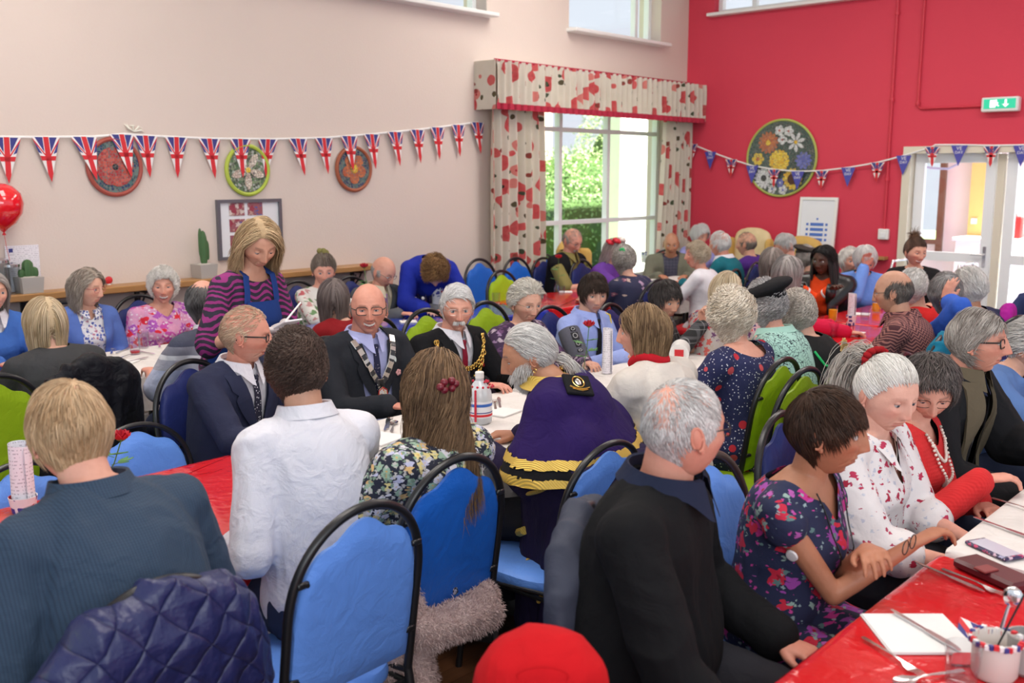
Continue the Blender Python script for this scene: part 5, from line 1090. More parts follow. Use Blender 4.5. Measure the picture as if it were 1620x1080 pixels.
# ---------------------------------------------------------------- things on tables
NAP = plain('paper_napkin', (.80, .79, .78), .8); PAPER = plain('paper', (.80, .78, .82), .7)
def printed_m():
    t = NT('printed_paper'); x = t.xyz(); ln = t.math('FRACT', t.math('MULTIPLY', x[2], 85)); w1 = t.lt(ln, .35); w2 = t.math('GREATER_THAN', t.noise(160, t.vmath('MULTIPLY', t.co(), (1, 1, .35)), 1), .52)
    top = t.math('GREATER_THAN', x[2], .12); msk = t.math('MULTIPLY', t.math('MULTIPLY', w1, w2), .55); return t.out(t.mix(msk, (.80, .77, .82), (.25, .22, .28)), .7)
PRINT = printed_m()
def cutlery(x, y, z, az, kind, lab, group=None, cat=None):
    mb = MB(); 
    if kind == 'knife': G_ = [[(s_ * w_, yy, h_) for s_ in (-1, -.4, .4, 1)] for yy, w_, h_ in ((-.11, .004, .0), (-.10, .0055, 0), (-.02, .005, 0), (.0, .0045, 0), (.01, .007, 0), (.07, .009, 0), (.10, .006, 0), (.112, .001, 0))]
    elif kind == 'fork': G_ = [[(s_ * w_, yy, h_) for s_ in (-1, -.4, .4, 1)] for yy, w_, h_ in ((-.10, .005, 0), (-.09, .0065, 0), (0, .003, .004), (.03, .004, .003), (.045, .010, 0), (.06, .012, -.001), (.062, .012, -.001))]
    else: G_ = [[(s_ * w_, yy, h_ + (abs(s_) - 1) * d_) for s_ in (-1, -.4, .4, 1)] for yy, w_, h_, d_ in ((-.09, .005, 0, 0), (-.08, .007, 0, 0), (.0, .003, .004, 0), (.03, .004, .003, 0), (.04, .012, .002, .003), (.055, .018, .003, .006), (.075, .017, .003, .006), (.088, .008, .003, .002), (.092, .001, .003, 0))]
    mb.sheet(np.array(G_) + A(0, 0, .005), th=.0018)
    if kind == 'fork':
        for q in (-.0095, -.0032, .0032, .0095): mb.tube([(q, .058, .0045), (q, .078, .008), (q * .9, .098, .007)], [.0015, .0014, .0006], 6)
    o = mb.build(kind, STEEL, loc=(x, y, z), rz=math.radians(az)); return tag(o, lab, kind if kind != 'spoon' else 'spoon', group)
def tumbler(p, lab, juice=None, level=.6, r=.034, h=.10, group=None, name='drinking_glass', jm=None):
    t = thing(name, lab, 'glass', p, 0, group); mb = MB(); mb.lathe([(r * .80, 0), (r * .84, .001), (r, h), (r - .002, h), (r * .80, .008), (.001, .007)], 28); mb.build('glass_wall', GLASS, t)
    if juice: mb = MB(); mb.lathe([(.001, .0085), (r * .79, .0085), (r * (.80 + .17 * level), h * level), (.001, h * level)], 24); mb.build('drink', juice, t)
    return t
OJ = plain('orange_juice', (.90, .38, .01), .25, emis=0); SQ = plain('red_squash', (.5, .01, .02), .2)
def rose(p, lab, tilt=0, hgt=.26, az=0):
    t = thing('rose', lab, 'flower', p, math.radians(az)); m = MB(); tp = A(tilt * hgt, 0, hgt); m.tube([(0, 0, 0), tuple(tp * .5 + A(.006, .004, 0)), tuple(tp)], .0022, 7); m.build('stem', GREEN, t)
    m = MB()
    for k in range(5): a = k * 1.26; m.tube([tuple(tp + A(0, 0, -.004)), tuple(tp + A(.012 * math.cos(a), .012 * math.sin(a), .004)), tuple(tp + A(.016 * math.cos(a), .016 * math.sin(a), .018))], [.003, .004, .0005], 6, flat=1)
    m.build('sepals', GREEN, t); m = MB()
    for L_, (n_, r_, h_) in enumerate(((3, .006, .034), (5, .012, .034), (6, .019, .030), (7, .024, .024))):
        for k in range(n_):
            a = 2 * PI * k / n_ + L_ * .7; G_ = []
            for i in range(6):
                f = i / 5; zz = h_ * f; rr = r_ * (.35 + .75 * math.sin(min(1, f * 1.05) * PI * .58)) + .006 * (f > .8) * (L_ > 1); wd = 1.25 * 2 * PI / n_ * (.45 + .6 * math.sin(PI * min(1, f * .85 + .12)))
                G_.append([tp + A(rr * math.cos(a + wd * (q - .5)), rr * math.sin(a + wd * (q - .5)), zz + .002 - .010 * (2 * q - 1) ** 2 * f) for q in (0, .25, .5, .75, 1)])
            m.sheet(np.array(G_), th=.0012)
    m.build('bloom', ROSE, t); m = MB()
    for k, (f, a) in enumerate(((.45, .4), (.62, 3.0), (.35, 4.4), (.7, 5.2))):
        b = tp * f; d = A(math.cos(a), math.sin(a), .25); s_ = A(-math.sin(a), math.cos(a), 0); m.tube([tuple(b), tuple(b + d * .03)], .0012, 5)
        for dd, off in ((d, .03), ((d + s_) * .8, .022), ((d - s_) * .8, .022)): c = b + d * off; n2 = np.cross(dd, A(0, 0, 1)); m.sheet(np.array([[c + dd * L_ + n2 * w_ * q + A(0, 0, .003 * (1 - abs(q))) for q in (-1, 0, 1)] for L_, w_ in ((0, .001), (.012, .010), (.024, .011), (.034, .006), (.042, .0005))]), th=.0006)
    m.build('leaves', LEAFR, t); return t
GREEN = plain('stem_green', (.08, .20, .04), .5); LEAFR = plain('rose_leaf', (.07, .22, .05), .5); ROSE = plain('rose_red', (.50, .005, .02), .6)
def paper_roll(p, lab, h=.21, r=.036, cone=0, tilt=0, az=0):
    t = thing('paper_roll', lab, 'programme', p, math.radians(az)); m = MB(); a = np.linspace(0, 2 * PI * 1.45, 60); G_ = [np.stack([(r * (1 + cone * (1 - z / h)) - .0012 * a) * np.cos(a) + tilt * z, (r * (1 + cone * (1 - z / h)) - .0012 * a) * np.sin(a), z + .01 * np.sin(a * .5) * (z > h * .9)], 1) for z in np.full((14, 60), 0) + np.linspace(.0, h, 14)[:, None]]
    m.sheet(np.array(G_), th=.0006); m.build('rolled_sheet', PRINT, t); return t
def flag_cup(p, lab, r=.038, h=.085, group=None):
    t = thing('flag_cup', lab, 'cup', p, 0, group); m = MB(); m.lathe([(r * .8, 0), (r, h), (r - .002, h), (r * .78, .004), (.001, .004)], 28); m.build('cup_wall', UJP, t); return t
def uj_m():
    t = NT('flag_print'); vn = t.n('TexVoronoi', {'Vector': t.co(), 'Scale': 32, 'Randomness': .5}); cr = t.n('SeparateColor', {0: vn.outputs['Color']}).outputs[0]; e = t.n('TexVoronoi', {'Vector': t.co(), 'Scale': 32, 'Randomness': .5}, feature='DISTANCE_TO_EDGE').outputs['Distance']
    return t.out(t.mix(t.lt(e, .16), t.ramp(cr, [(0, (.04, .05, .28)), (.5, (.6, .03, .05)), (.78, (.75, .73, .75))], 'CONSTANT'), (.76, .74, .76)), .5)
UJP = uj_m()
# ---------------------------------------------------------------- things standing on the tables and the shelf
def T_(px, py, z=.7495):
    v = atz(px, py, z); x = v.x
    for a, b in (AX, BX, CX_):
        if a - .7 < x < b + .6: x = min(max(x, a + .05), b - .05); break
    return (x, v.y, z)
# back row
tumbler(T_(205, 545), 'empty glass nearest the lady in the blue cardigan', group='glasses on the white table by the wall'); tumbler(T_(214, 560), 'glass with a drop of red squash on the white table', SQ, .22)
k = 0
for px, py, a, kd, lab in ((158, 552, 60, 'spoon', 'spoon on the white cloth before the lady in the blue cardigan'), (173, 549, 40, 'knife', 'knife on the white cloth before the lady in the blue cardigan'), (236, 543, 60, 'spoon', 'spoon on the white cloth before the lady in the pink flowered top'), (228, 558, 95, 'knife', 'knife beside the glass with red squash'), (205, 563, 30, 'fork', 'fork in front of the glass with red squash'), (213, 571, 20, 'knife', 'knife at the near edge of the white cloth by the wall')): v = T_(px, py); cutlery(v[0], v[1], v[2], a, kd, lab)
def napkin(p, az, lab, w_=.16, m=NAP, tri=0):
    mb = MB(); pts = [(-w_ / 2, -w_ / 2), (w_ / 2, -w_ / 2), (w_ / 2, w_ / 2), (-w_ / 2, w_ / 2)] if not tri else [(-w_ / 2, 0), (w_ / 2, 0), (0, w_ * .55)]
    mb.prism(pts, .003); mb.prism([(x * .99, y * .98 + .001) for x, y in pts], .002, T=MAT4((0, 0, .0035), (1, 0, 0), (0, 1, 0), (0, 0, 1))); return tag(mb.build('paper_napkin', m, loc=p, rz=math.radians(az), smooth=False), lab, 'napkin')
napkin(T_(8, 600), 20, 'white napkin on the red cloth at the left edge'); napkin(T_(190, 574), 35, 'white napkin at the near edge of the white cloth by the wall')
# blue table
t = thing('flag_bottle', 'white decorated bottle with union flag heart on the blue table', 'bottle', T_(688, 487)); mb = MB(); mb.lathe([(.040, 0), (.043, .01), (.043, .17), (.036, .20), (.017, .235), (.0145, .30), (.016, .305), (.016, .32), (.010, .322)], 32)
BW = floral('bottle_spots', (.78, .76, .76), [(38, .16, [(.04, .05, .3), (.05, .05, .2)], None, 2)], .35); mb.build('glass_body', BW, t)
mb = MB(); mb.lathe([(.0445, .0), (.0445, .07)], 32, c=(0, 0, .10)); lb = mb.build('flag_wrap', UJP, t)
for i, (dx, dy) in enumerate(((-.10, -.03), (-.13, .03), (-.07, .04))): v = T_(652, 485); tumbler((v[0] + dx * .5, v[1] + dy * 1.6, v[2]), ['clear glass nearest on the blue table', 'clear glass behind another on the blue table', 'clear glass beside the posy on the blue table'][i], group=None, h=.12)
t = thing('posy', 'small posy of silver and blue flowers on the blue table', 'flowers', T_(658, 492)); mb = MB(); rs = np.random.RandomState(4)
for i in range(14): c = rs.normal(size=3) * A(.03, .03, .018) + A(0, 0, .075); mb.ball(c, .013, 8)
mb.build('blooms', BW, t); mb = MB(); mb.lathe([(.022, 0), (.03, .06), (.026, .065)], 20); mb.build('pot', FB, t)
cutlery(*T_(640, 505), 40, 'knife', 'knife near the glasses on the blue cloth'); napkin(T_(646, 509), 55, 'folded napkin under cutlery on the blue cloth', .12)
tumbler(T_(785, 482), 'clear glass at the right end of the blue table'); cutlery(*T_(800, 484), 60, 'fork', 'fork at the right end of the blue cloth')
tumbler(T_(888, 466), 'clear glass standing on the far red cloth', h=.08); napkin(T_(895, 462), 40, 'folded napkin on the far red cloth', .12); cutlery(*T_(870, 474), 60, 'knife', 'knife on the far red cloth')
def vase_rose(px, py, lab, tilt, h=.27, az=0):
    p = T_(px, py); t = thing('bud_vase', 'small clear vase holding ' + lab, 'vase', p); mb = MB(); mb.lathe([(.026, 0), (.03, .03), (.014, .07), (.012, .09), (.015, .1), (.012, .1), (.010, .08), (.024, .03), (.001, .006)], 24); mb.build('vase_glass', GLASS, t); rose((p[0], p[1], p[2] + .008), 'red rose, ' + lab, tilt, h, az)
vase_rose(572, 500, 'a rose beside the bald man in the grey suit', -.15, .36); vase_rose(812, 455, 'a rose in front of the blue chairs by the curtain', .05, .30); vase_rose(920, 592, 'a rose in front of the young man in uniform', .12, .25, 40); vase_rose(160, 770, 'a rose behind the man in the blue check shirt', .45, .16, 42)
# far corner clutter
for i, (px, py, lab) in enumerate(((1040, 416, 'patterned cup in front of the bald man in olive'), (1056, 418, 'patterned cup beside the lady in the white jumper'), (1020, 415, 'patterned cup in front of the lady with the green hair tie'))): flag_cup(T_(px, py, .75), lab, .05, .13)
v = T_(1030, 418, .75); t = thing('cake_stand', 'pastel centrepiece of cups and greenery in the far corner', 'centrepiece', (-5.3, min(v[1], 9.2), .75)); mb = MB(); rs = np.random.RandomState(3)
for i in range(16): mb.ball(rs.normal(size=3) * A(.06, .06, .03) + A(0, 0, .10), .028, 8)
mb.lathe([(.06, 0), (.02, .02), (.02, .06), (.09, .07)], 20); mb.build('bouquet', floral('pastel_mix', (.6, .6, .5), [(20, .5, [(.4, .55, .1), (.7, .4, .45), (.7, .7, .7)], None, 1)]), t)
# main table
p = T_(759, 668); t = thing('water_bottle', 'clear plastic water bottle with flag label and beaded chain', 'bottle', p); mb = MB(); PL = plain('frosted_plastic', (.80, .84, .88), .15, trans=.35)
mb.lathe([(.045, 0), (.052, .008), (.053, .12), (.050, .14), (.030, .172), (.018, .185), (.018, .20)], 36); mb.build('bottle_body', PL, t); mb = MB(); mb.lathe([(.019, .196), (.019, .220), (.016, .223)], 24); mb.build('cap', WHITE, t)
mb = MB(); mb.lathe([(.0538, .03), (.0538, .10)], 36); lb = mb.build('label_wrap', plain('label_white', (.78, .80, .84), .4), t)
for z0, z1, m_ in ((.035, .045, FR), (.05, .054, FB), (.078, .09, plain('label_blue', (.04, .14, .5), .4))): mb = MB(); mb.lathe([(.0544, z0), (.0544, z1)], 36); mb.build('label_band', m_, lb)
mb = MB(); rs = np.random.RandomState(2)
for i in range(46): a = i * .41; z = .182 - .010 * (i / 8.) - (max(0, i - 26) * .0055); r_ = .030 + .0045 * min(i, 8) * .8 + .005 * (i > 20); mb.ball((r_ * math.cos(a if i < 26 else 5.2), r_ * math.sin(a if i < 26 else 5.2), z), .0055, 8)
mb.build('bead_string', plain('red_bead', (.55, .01, .04), .3), t)
for px, py, a, kd, lab in ((612, 672, 45, 'knife', 'knife in front of the man with the silver chain'), (622, 676, 45, 'spoon', 'spoon in front of the man with the silver chain'), (616, 670, 45, 'fork', 'fork in front of the man with the silver chain'), (783, 641, 45, 'fork', 'fork beside the water bottle'), (790, 638, 45, 'knife', 'knife beside the water bottle')): cutlery(*T_(px, py), a, kd, lab)
napkin(T_(598, 694), 10, 'white napkin beside the man in the white shirt', .17); napkin(T_(790, 652), 10, 'white napkin by the water bottle', .15)
paper_roll(T_(38, 806), 'rolled white printed programme at the left edge beside the blue chair', .21, .036, .06); paper_roll(T_(960, 590), 'rolled white programme in front of the young man in uniform', .235, .028, .12, 0)
paper_roll(T_(1346, 512), 'rolled programme standing on the red cloth by the orange juice', .21, .030, 0); flag_cup(T_(1346, 514), 'union flag cup holding the rolled programme', .036, .07); flag_cup((*T_(38, 808)[:2], .7495), 'union flag cup under the rolled programme at left', .043, .05)
paper_roll(T_(925, 432), 'rolled programme in front of the man in the black waistcoat', .15, .03, 0)
t = thing('flag_box', 'white box with red panel beside the white coat lady', 'box', T_(1075, 572), math.radians(30)); mb = MB(); mb.tube([(0, -.09, .06), (0, .09, .06)], .055, 24); mb.build('tub', WHITE, t); mb = MB(); mb.box((0, -.093, .06), (.05, .006, .05)); mb.build('panel', FR, t, smooth=False)
flag_cup(T_(1118, 556), 'union flag paper cup beside the curly haired lady in navy', .045, .11)
flag_cup(T_(1122, 520), 'folded union flag napkin cup behind the curly haired lady', .06, .14)
# red table with juices
for px, py, lab, lv, h_ in ((1295, 518, 'short glass of orange juice nearest the green edged coat', .6, .085), (1317, 508, 'tall glass of orange juice left of the rolled programme', .75, .115), (1386, 494, 'glass of orange juice right of the rolled programme', .72, .10)): tumbler(T_(px, py), lab, OJ, lv, h=h_, group=None)
for px, py, lab in ((1306, 528, 'empty cut glass tumbler in front of the orange juices'), (1318, 532, 'empty tumbler at the near side of the orange juices'), (1368, 506, 'empty glass beside the rolled programme on red')): tumbler(T_(px, py), lab, h=.09)
for px, py, a, kd, lab in ((1340, 528, 60, 'knife', 'knife on the red cloth by the orange juice'), (1350, 530, 60, 'spoon', 'spoon on the red cloth by the orange juice'), (1356, 526, 20, 'fork', 'fork on the red cloth by the orange juice')): cutlery(*T_(px, py), a, kd, lab)
napkin(T_(1362, 497), 20, 'white napkin beside the right hand orange juice', .13); napkin(T_(1352, 527), 10, 'white napkin under the cutlery on the orange juice table', .12)
# front right table
nk = napkin(T_(1452, 1003), -48, 'white triangular napkin on the glossy red cloth at lower right', .20, tri=0)
v = T_(1462, 998, .757); cutlery(*v, -118, 'knife', 'knife lying on the triangular napkin at lower right'); cutlery(*T_(1412, 1042), -118, 'fork', 'fork lying left of the triangular napkin on red')
cutlery(*T_(1540, 924), -112, 'fork', 'fork between the purse and the napkin on red'); cutlery(*T_(1500, 914), -112, 'knife', 'knife beside the dark red purse'); cutlery(*T_(1590, 838), -112, 'knife', 'knife on the white cloth above the phone'); cutlery(*T_(1612, 804), -112, 'fork', 'fork on the white cloth at the right edge'); cutlery(*T_(1470, 1074), 150, 'spoon', 'spoon at the bottom edge beside the tumbler')
p = T_(1573, 872); t = thing('mobile_phone', 'mobile phone in a dark floral case on the white cloth', 'phone', (p[0], p[1], .7495), math.radians(-28)); mb = MB(); mb.box((0, 0, .006), (.15, .075, .011), bev=.004); mb.build('phone_case', floral('phone_floral', (.03, .02, .08), [(60, .4, [(.6, .05, .15), (.7, .5, .6), (.4, .4, .6)], None, 2)], .3), t, smooth=False)
mb = MB(); mb.box((.0, .0, .0122), (.128, .062, .0012), bev=.0005); mb.build('screen', plain('phone_glass', (.55, .56, .66), .06), t, smooth=False)
p = T_(1572, 914); t = thing('purse', 'dark red leather purse at the edge of the red cloth', 'purse', p, math.radians(-25)); MRN = plain('maroon_leather', (.09, .01, .015), .35); mb = MB(); mb.box((0, 0, .014), (.20, .09, .028), bev=.008); mb.build('purse_body', MRN, t, smooth=False); mb = MB(); mb.box((0, -.03, .030), (.04, .05, .006), bev=.002); mb.build('clasp_tab', plain('maroon_light', (.22, .03, .03), .4), t, smooth=False)
p = T_(1572, 1068, .7495); t = thing('decorated_jar', 'jar with flag ribbon rim holding a paper flag at lower right', 'jar', p); mb = MB(); mb.lathe([(.040, 0), (.046, .01), (.048, .085), (.046, .088), (.043, .084), (.041, .012), (.001, .01)], 36); mb.build('jar_glass', plain('jar_white', (.62, .55, .50), .35), t); mb = MB(); rs = np.random.RandomState(1)
for i in range(34): a = i * 2 * PI / 34; mb.box((.049 * math.cos(a), .049 * math.sin(a), .082 + .003 * rs.randn()), (.010, .010, .010), m=i % 3, rz=a + rs.rand())
mb.build('ribbon_rim', [FR, FW, FB], t, smooth=False)
sp = A(.0, 0, 0); mb = MB(); mb.tube([(-.01, .0, .03), (.03, .03, .16), (.052, .047, .235)], .0022, 7); st = mb.build('flag_stick', BLACK, t)
fo = union_flag(.16, .12).build('paper_flag', [FW, FR, FB], t, smooth=False); mb = None
fo.matrix_local = Matrix(MAT4((.085, .04, .19), (.74, -.67, 0), (.1, .1, .98), (.66, .73, -.1)).tolist())
t = thing('flag_picture_card', 'large union flag paper flag lying at the lower right corner', 'flag', (*T_(1608, 1018)[:2], .752), math.radians(-20)); mb = union_flag(.30, .22); mb.build('paper', [FW, FR, FB], t, smooth=False)
t = thing('spoon_rest', 'shiny spoon leaning up by the flag at lower right', 'spoon', (*T_(1580, 1010)[:2], .7495), math.radians(10)); mb = MB(); mb.ball((.02, .02, .098), (.022, .012, .026), 20); mb.tube([(0, 0, .004), (.012, .014, .07), (.018, .018, .09)], [.006, .004, .003], 8, flat=1); mb.build('spoon', STEEL, t)
tumbler(T_(1520, 1080, .7495), 'clear tumbler at the bottom edge beside the decorated jar', h=.085, r=.037); t = thing('mug', 'white mug at the lower right corner', 'mug', (*T_(1622, 1062)[:2], .7495)); mb = MB(); mb.lathe([(.03, 0), (.040, .01), (.042, .085), (.038, .085), (.036, .012), (.001, .01)], 32); mb.build('mug_body', plain('grey_china', (.35, .33, .32), .25), t)
# shelf goods
def S_(px, d=.09): v = atx(px, 440, LX + d); return (LX + d, v.y, sz_ + .023)
CON = plain('concrete_pot', (.42, .39, .36), .85); CACT = plain('cactus_green', (.06, .14, .05), .7)
def cactus(px, lab, kind):
    t = thing('potted_cactus', lab, 'plant', S_(px)); mb = MB()
    V, F = hull([(sx * w_, sy * w_, z) for w_, z in ((.062, 0), (.07, .10)) for sx in (-1, 1) for sy in (-1, 1)]); mb.add(V, F); mb.build('pot', CON, t, smooth=False); mb = MB(); mb.lathe([(.06, .1), (.05, .103), (.01, .106)], 4); mb.build('gravel', plain('pale_gravel', (.6, .56, .5), .9), t, smooth=False)
    mb = MB(); a = np.arange(28) * 2 * PI / 28
    def col_(c, r_, h_): mb.loft([np.stack([c[0] + r_ * f * (1 + .12 * np.cos(a * 7)) * np.cos(a), c[1] + r_ * f * (1 + .12 * np.cos(a * 7)) * np.sin(a), np.full(28, c[2] + z * h_)], 1) for f, z in ((.7, 0), (.95, .15), (1, .5), (.9, .8), (.55, .95), (.15, 1))])
    if kind: col_((0, 0, .1), .026, .24); col_((0, .03, .13), .014, .14); col_((0, -.022, .16), .013, .20)
    else: col_((0, 0, .1), .032, .11); col_((0, .04, .1), .022, .06); col_((0, -.04, .1), .02, .05)
    mb.build('cactus', CACT, t)
cactus(45, 'small round cactus in a square concrete pot at left', 0); cactus(324, 'tall cactus in a square concrete pot beside the picture frame', 1)
t = thing('poster', 'white printed letter propped against the cream wall on the shelf', 'notice', (LX + .012, atx(38, 425, LX + .02).y, sz_ + .024)); mb = MB(); mb.box((0, 0, .15), (.002, .21, .29)); mb.build('sheet', PRINT, t, smooth=False); mb = MB(); mb.box((.002, -.07, .265), (.002, .024, .024)); mb.build('blue_logo', FB, t, smooth=False)
for px, lab, h_ in ((4, 'clear lidded glass jar on the shelf at the left edge', .20), (20, 'slim clear glass jar beside the small cactus', .17)): t = thing('glass_jar', lab, 'jar', S_(px, .08)); mb = MB(); mb.lathe([(.04, 0), (.045, .01), (.045, h_), (.041, h_), (.041, .012), (.001, .01)], 28); mb.build('jar_wall', GLASS, t); mb = MB(); mb.lathe([(.047, h_), (.047, h_ + .015), (.01, h_ + .03)], 24); mb.build('lid', STEEL, t)
t = thing('poppy_pin', 'little red and white paper poppy above the shelf', 'decoration', tuple(atx(172, 443, LX + .02))); mb = MB(); mb.ball((0, 0, 0), (.012, .028, .026), 12); mb.build('petals', FR, t); mb = MB(); mb.ball((.002, 0, -.04), (.008, .018, .016), 10); mb.build('lower_petal', FW, t)
# trolley by the doors
p = aty(1530, 430, RY - .9); t = thing('trolley', 'chrome serving trolley with white trays near the glazed doors', 'trolley', (p.x - .33, RY - .85, 0)); CHR = plain('chrome', (.72, .72, .74), .2, metal=1.)
for sx in (-1, 1): mb = MB(); mb.tube([(sx * .30, -.22, .08), (sx * .30, -.22, .92), (sx * .30, -.18, 1.0), (sx * .30, .18, 1.0), (sx * .30, .22, .92), (sx * .30, .22, .08)], .012, 10); mb.build('side_frame', CHR, t)
for z in (.82, .45): mb = MB(); mb.box((0, 0, z), (.60, .42, .02), bev=.006); mb.tube([(-.3, -.21, z + .03), (.3, -.21, z + .03), (.3, .21, z + .03), (-.3, .21, z + .03)], .008, 8, closed=True); mb.build('tray', WHITE, t)
for sx in (-1, 1):
    for sy in (-1, 1): mb = MB(); mb.tube([(sx * .30 - .012, sy * .22, .05), (sx * .30 + .012, sy * .22, .05)], .04, 20); mb.build('castor', BLACK, t)
# ---------------------------------------------------------------- the guests
PALE = (.66, .37, .27); PINK = (.68, .34, .25); RUDDY = (.62, .28, .20); TAN = (.46, .22, .13); BRN = (.42, .18, .10); DARK = (.075, .033, .020); FAIR = (.72, .44, .33)
def H(kind, c1, c2, **k):
    base = {'perm': dict(style='short', len=.062, vol=.027, curl=.0065, rad=.0019, n=1700, freq=1.15, k=13), 'short': dict(style='short', len=.050, vol=.012, n=1800, rad=.0015, stiff=.6),
            'crop': dict(style='short', len=.028, vol=.006, n=1700, rad=.0013), 'bald': dict(style='short', len=.030, vol=.006, n=1300, rad=.0013, bald=1), 'thin': dict(style='short', flow='back', len=.055, vol=.009, n=1200, rad=.0013),
            'bob': dict(style='bob', flow='part', px=.012, pf=-.12, fringe=.8, len=.20, vol=.020, n=1700, k=14, rad=.0019, gather=0), 'long': dict(style='long', back=1, flow='back', len=.42, vol=.018, n=2200, k=20, rad=.0020), 'set': dict(style='short', flow='back', len=.075, vol=.026, n=1900, rad=.0017, curl=.003, freq=.6, k=11)}[kind]
    d = dict(base); d.update(c1=c1, c2=c2); d.update(k); return d
WH1, WH2 = (.62, .59, .54), (.95, .92, .88); GR1, GR2 = (.22, .19, .17), (.60, .56, .53)
def P(label, px, py, az, look, X=None, z=None, chair_=None, chlab=None, chf=None, **o):
    T = atx(px, py, X) if X is not None else atz(px, py, z); ac = math.degrees(math.atan2(T.x, -T.y)) 
    if isinstance(az, tuple): az = ac + az[0]
    hy = (ac + look - az + 180) % 360 - 180; hy = max(-82, min(82, hy)); o.setdefault('far', 0 if T.length < 4.3 else 1 if T.length < 7 else 2)
    o.update(label=label, T=T, az=az, hyaw=hy); s = person(o)
    if chair_ is not None:
        ca_ = math.radians(o.get('caz', az)); cf = o.get('cof', .04); cdx = o.get('cdx', (0, 0)); s.chair = chair(s.root.location.x - cf * math.sin(ca_) + cdx[0], s.root.location.y + cf * math.cos(ca_) + cdx[1], o.get('caz', az), chair_, chlab or ('chair of the ' + (label if len(label.split()) < 13 else re.split(r' and |,| with | seen | leaning ', label)[0])), chf or FRM)
    if chair_ is not None and s.root.location.length < 6.3: print('CHAIRTOP', [int(q) for q in proj(np.array(s.chair.matrix_basis @ Vector((0, -.29, .99))))[0][0]], label[:40])
    return s
CL = lambda n, c, **k: cloth(n, c, **k)
def stripes_z(name, bands, rough=.85, scale=1., fine=None):
    t = NT(name); z = t.xyz()[2]; c = t.ramp(z, bands, 'CONSTANT'); return t.out(c, rough, t.noise(20, t.distort(t.co(), 6, .2), 3), .3, .02)
def fine_check(name, base, line, fx=95, fz=140, a=.5):
    t = NT(name); x = t.xyz(); f1 = t.lt(t.math('FRACT', t.math('MULTIPLY', x[0], fx)), .3); f2 = t.lt(t.math('FRACT', t.math('MULTIPLY', x[2], fz)), .3); c = t.mix(t.math('MULTIPLY', f1, a), base, line); c = t.mix(t.math('MULTIPLY', f2, a * .6), c, line)
    return t.out(c, .85, t.math('ADD', t.math('MULTIPLY', f1, .05), t.noise(18, t.distort(t.co(), 6, .25), 3)), .4, .02)
def plaid(name, base, c1, c2, f=14):
    t = NT(name); x = t.xyz(); col = base
    for ax_, fr, w_, c in ((0, f, .22, c1), (2, f, .22, c1), (0, f, .05, c2), (2, f, .05, c2)): m_ = t.lt(t.math('FRACT', t.math('ADD', t.math('MULTIPLY', x[ax_], fr), .3 if w_ < .1 else 0)), w_); col = t.mix(t.math('MULTIPLY', m_, .6), col, c)
    return t.out(col, .85, t.noise(20), .3, .02)
def dots(name, base, dot, scale, r, extra=[]):
    return floral(name, base, extra + [(scale, r, [dot], None, 3)], fold=.2, dist=.0)
CHAR = CL('charcoal_wool', (.018, .020, .026)); NAVYW = CL('navy_wool', (.022, .028, .065)); BLKW = CL('black_wool', (.007, .007, .009)); GREYW = CL('grey_wool', (.10, .105, .12)); WSH = CL('white_shirt', (.70, .69, .75), var=.04, fold=.55); LIL = CL('lilac_shirt', (.42, .44, .72), var=.05); CREAMS = CL('cream_shirt', (.66, .58, .42)); DENIM = CL('dark_denim', (.025, .035, .075)); TROU = CL('dark_trousers', (.02, .02, .026)); SKIRTN = CL('navy_skirt', (.02, .025, .06))
BKF = plain('black_glasses', (.012, .012, .012), .25); SLF = plain('silver_glasses', (.5, .48, .45), .25, metal=1.); RDF = plain('pink_glasses', (.45, .10, .12), .3); SILV = plain('silver', (.72, .70, .66), .22, metal=1.); GOLD = plain('gold', (.90, .60, .16), .22, metal=1.); PEARL = plain('pearl', (.75, .68, .60), .25)
OPENV = ([-.1, 0, .10, .34, .36], [.09, .085, .055, .0, -.05]); CARD = ([-.1, 0, .1, .5], [.09, .08, .07, .07])
def suit(tm, lm, cm=WSH, t_bot=.42):
    return lambda s, r, o: (collar(s, r, cm, name='shirt_collar'), tie(s, r, tm), lapels(s, r, lm, t_bot=t_bot), o.get('more', lambda *a: 0)(s, r, o))
def necklace(s, r, mat, name, drops, bead=.006, inf=.022, n=44, xw=.075, t_top=1.0):
    """string of beads round the neck hanging on the chest"""
    for k, dr in enumerate(drops):
        mb = MB(); 
        for i in range(n + 1): f = -1 + 2 * i / n; x = f * xw * (1 - .0 * abs(f)); t = t_top - dr * (1 - abs(f) ** 2.2); p = s.surf(t, x * (1 - .25 * (1 - abs(f))), inf); mb.ball(p + A(0, .002, 0), bead, 8)
        mb.build(name, mat, r)
def lanyard(s, r, mat, inf=.016, n=20, name='lanyard', xw=.08, dr=.6, rad=.0025):
    P_ = [s.surf(1.0 - dr * (1 - abs(f) ** 1.3), f * xw, inf) for f in np.linspace(-1, 1, 30)]; mb = MB(); mb.tube(P_, rad, 7); mb.build(name, mat, r)
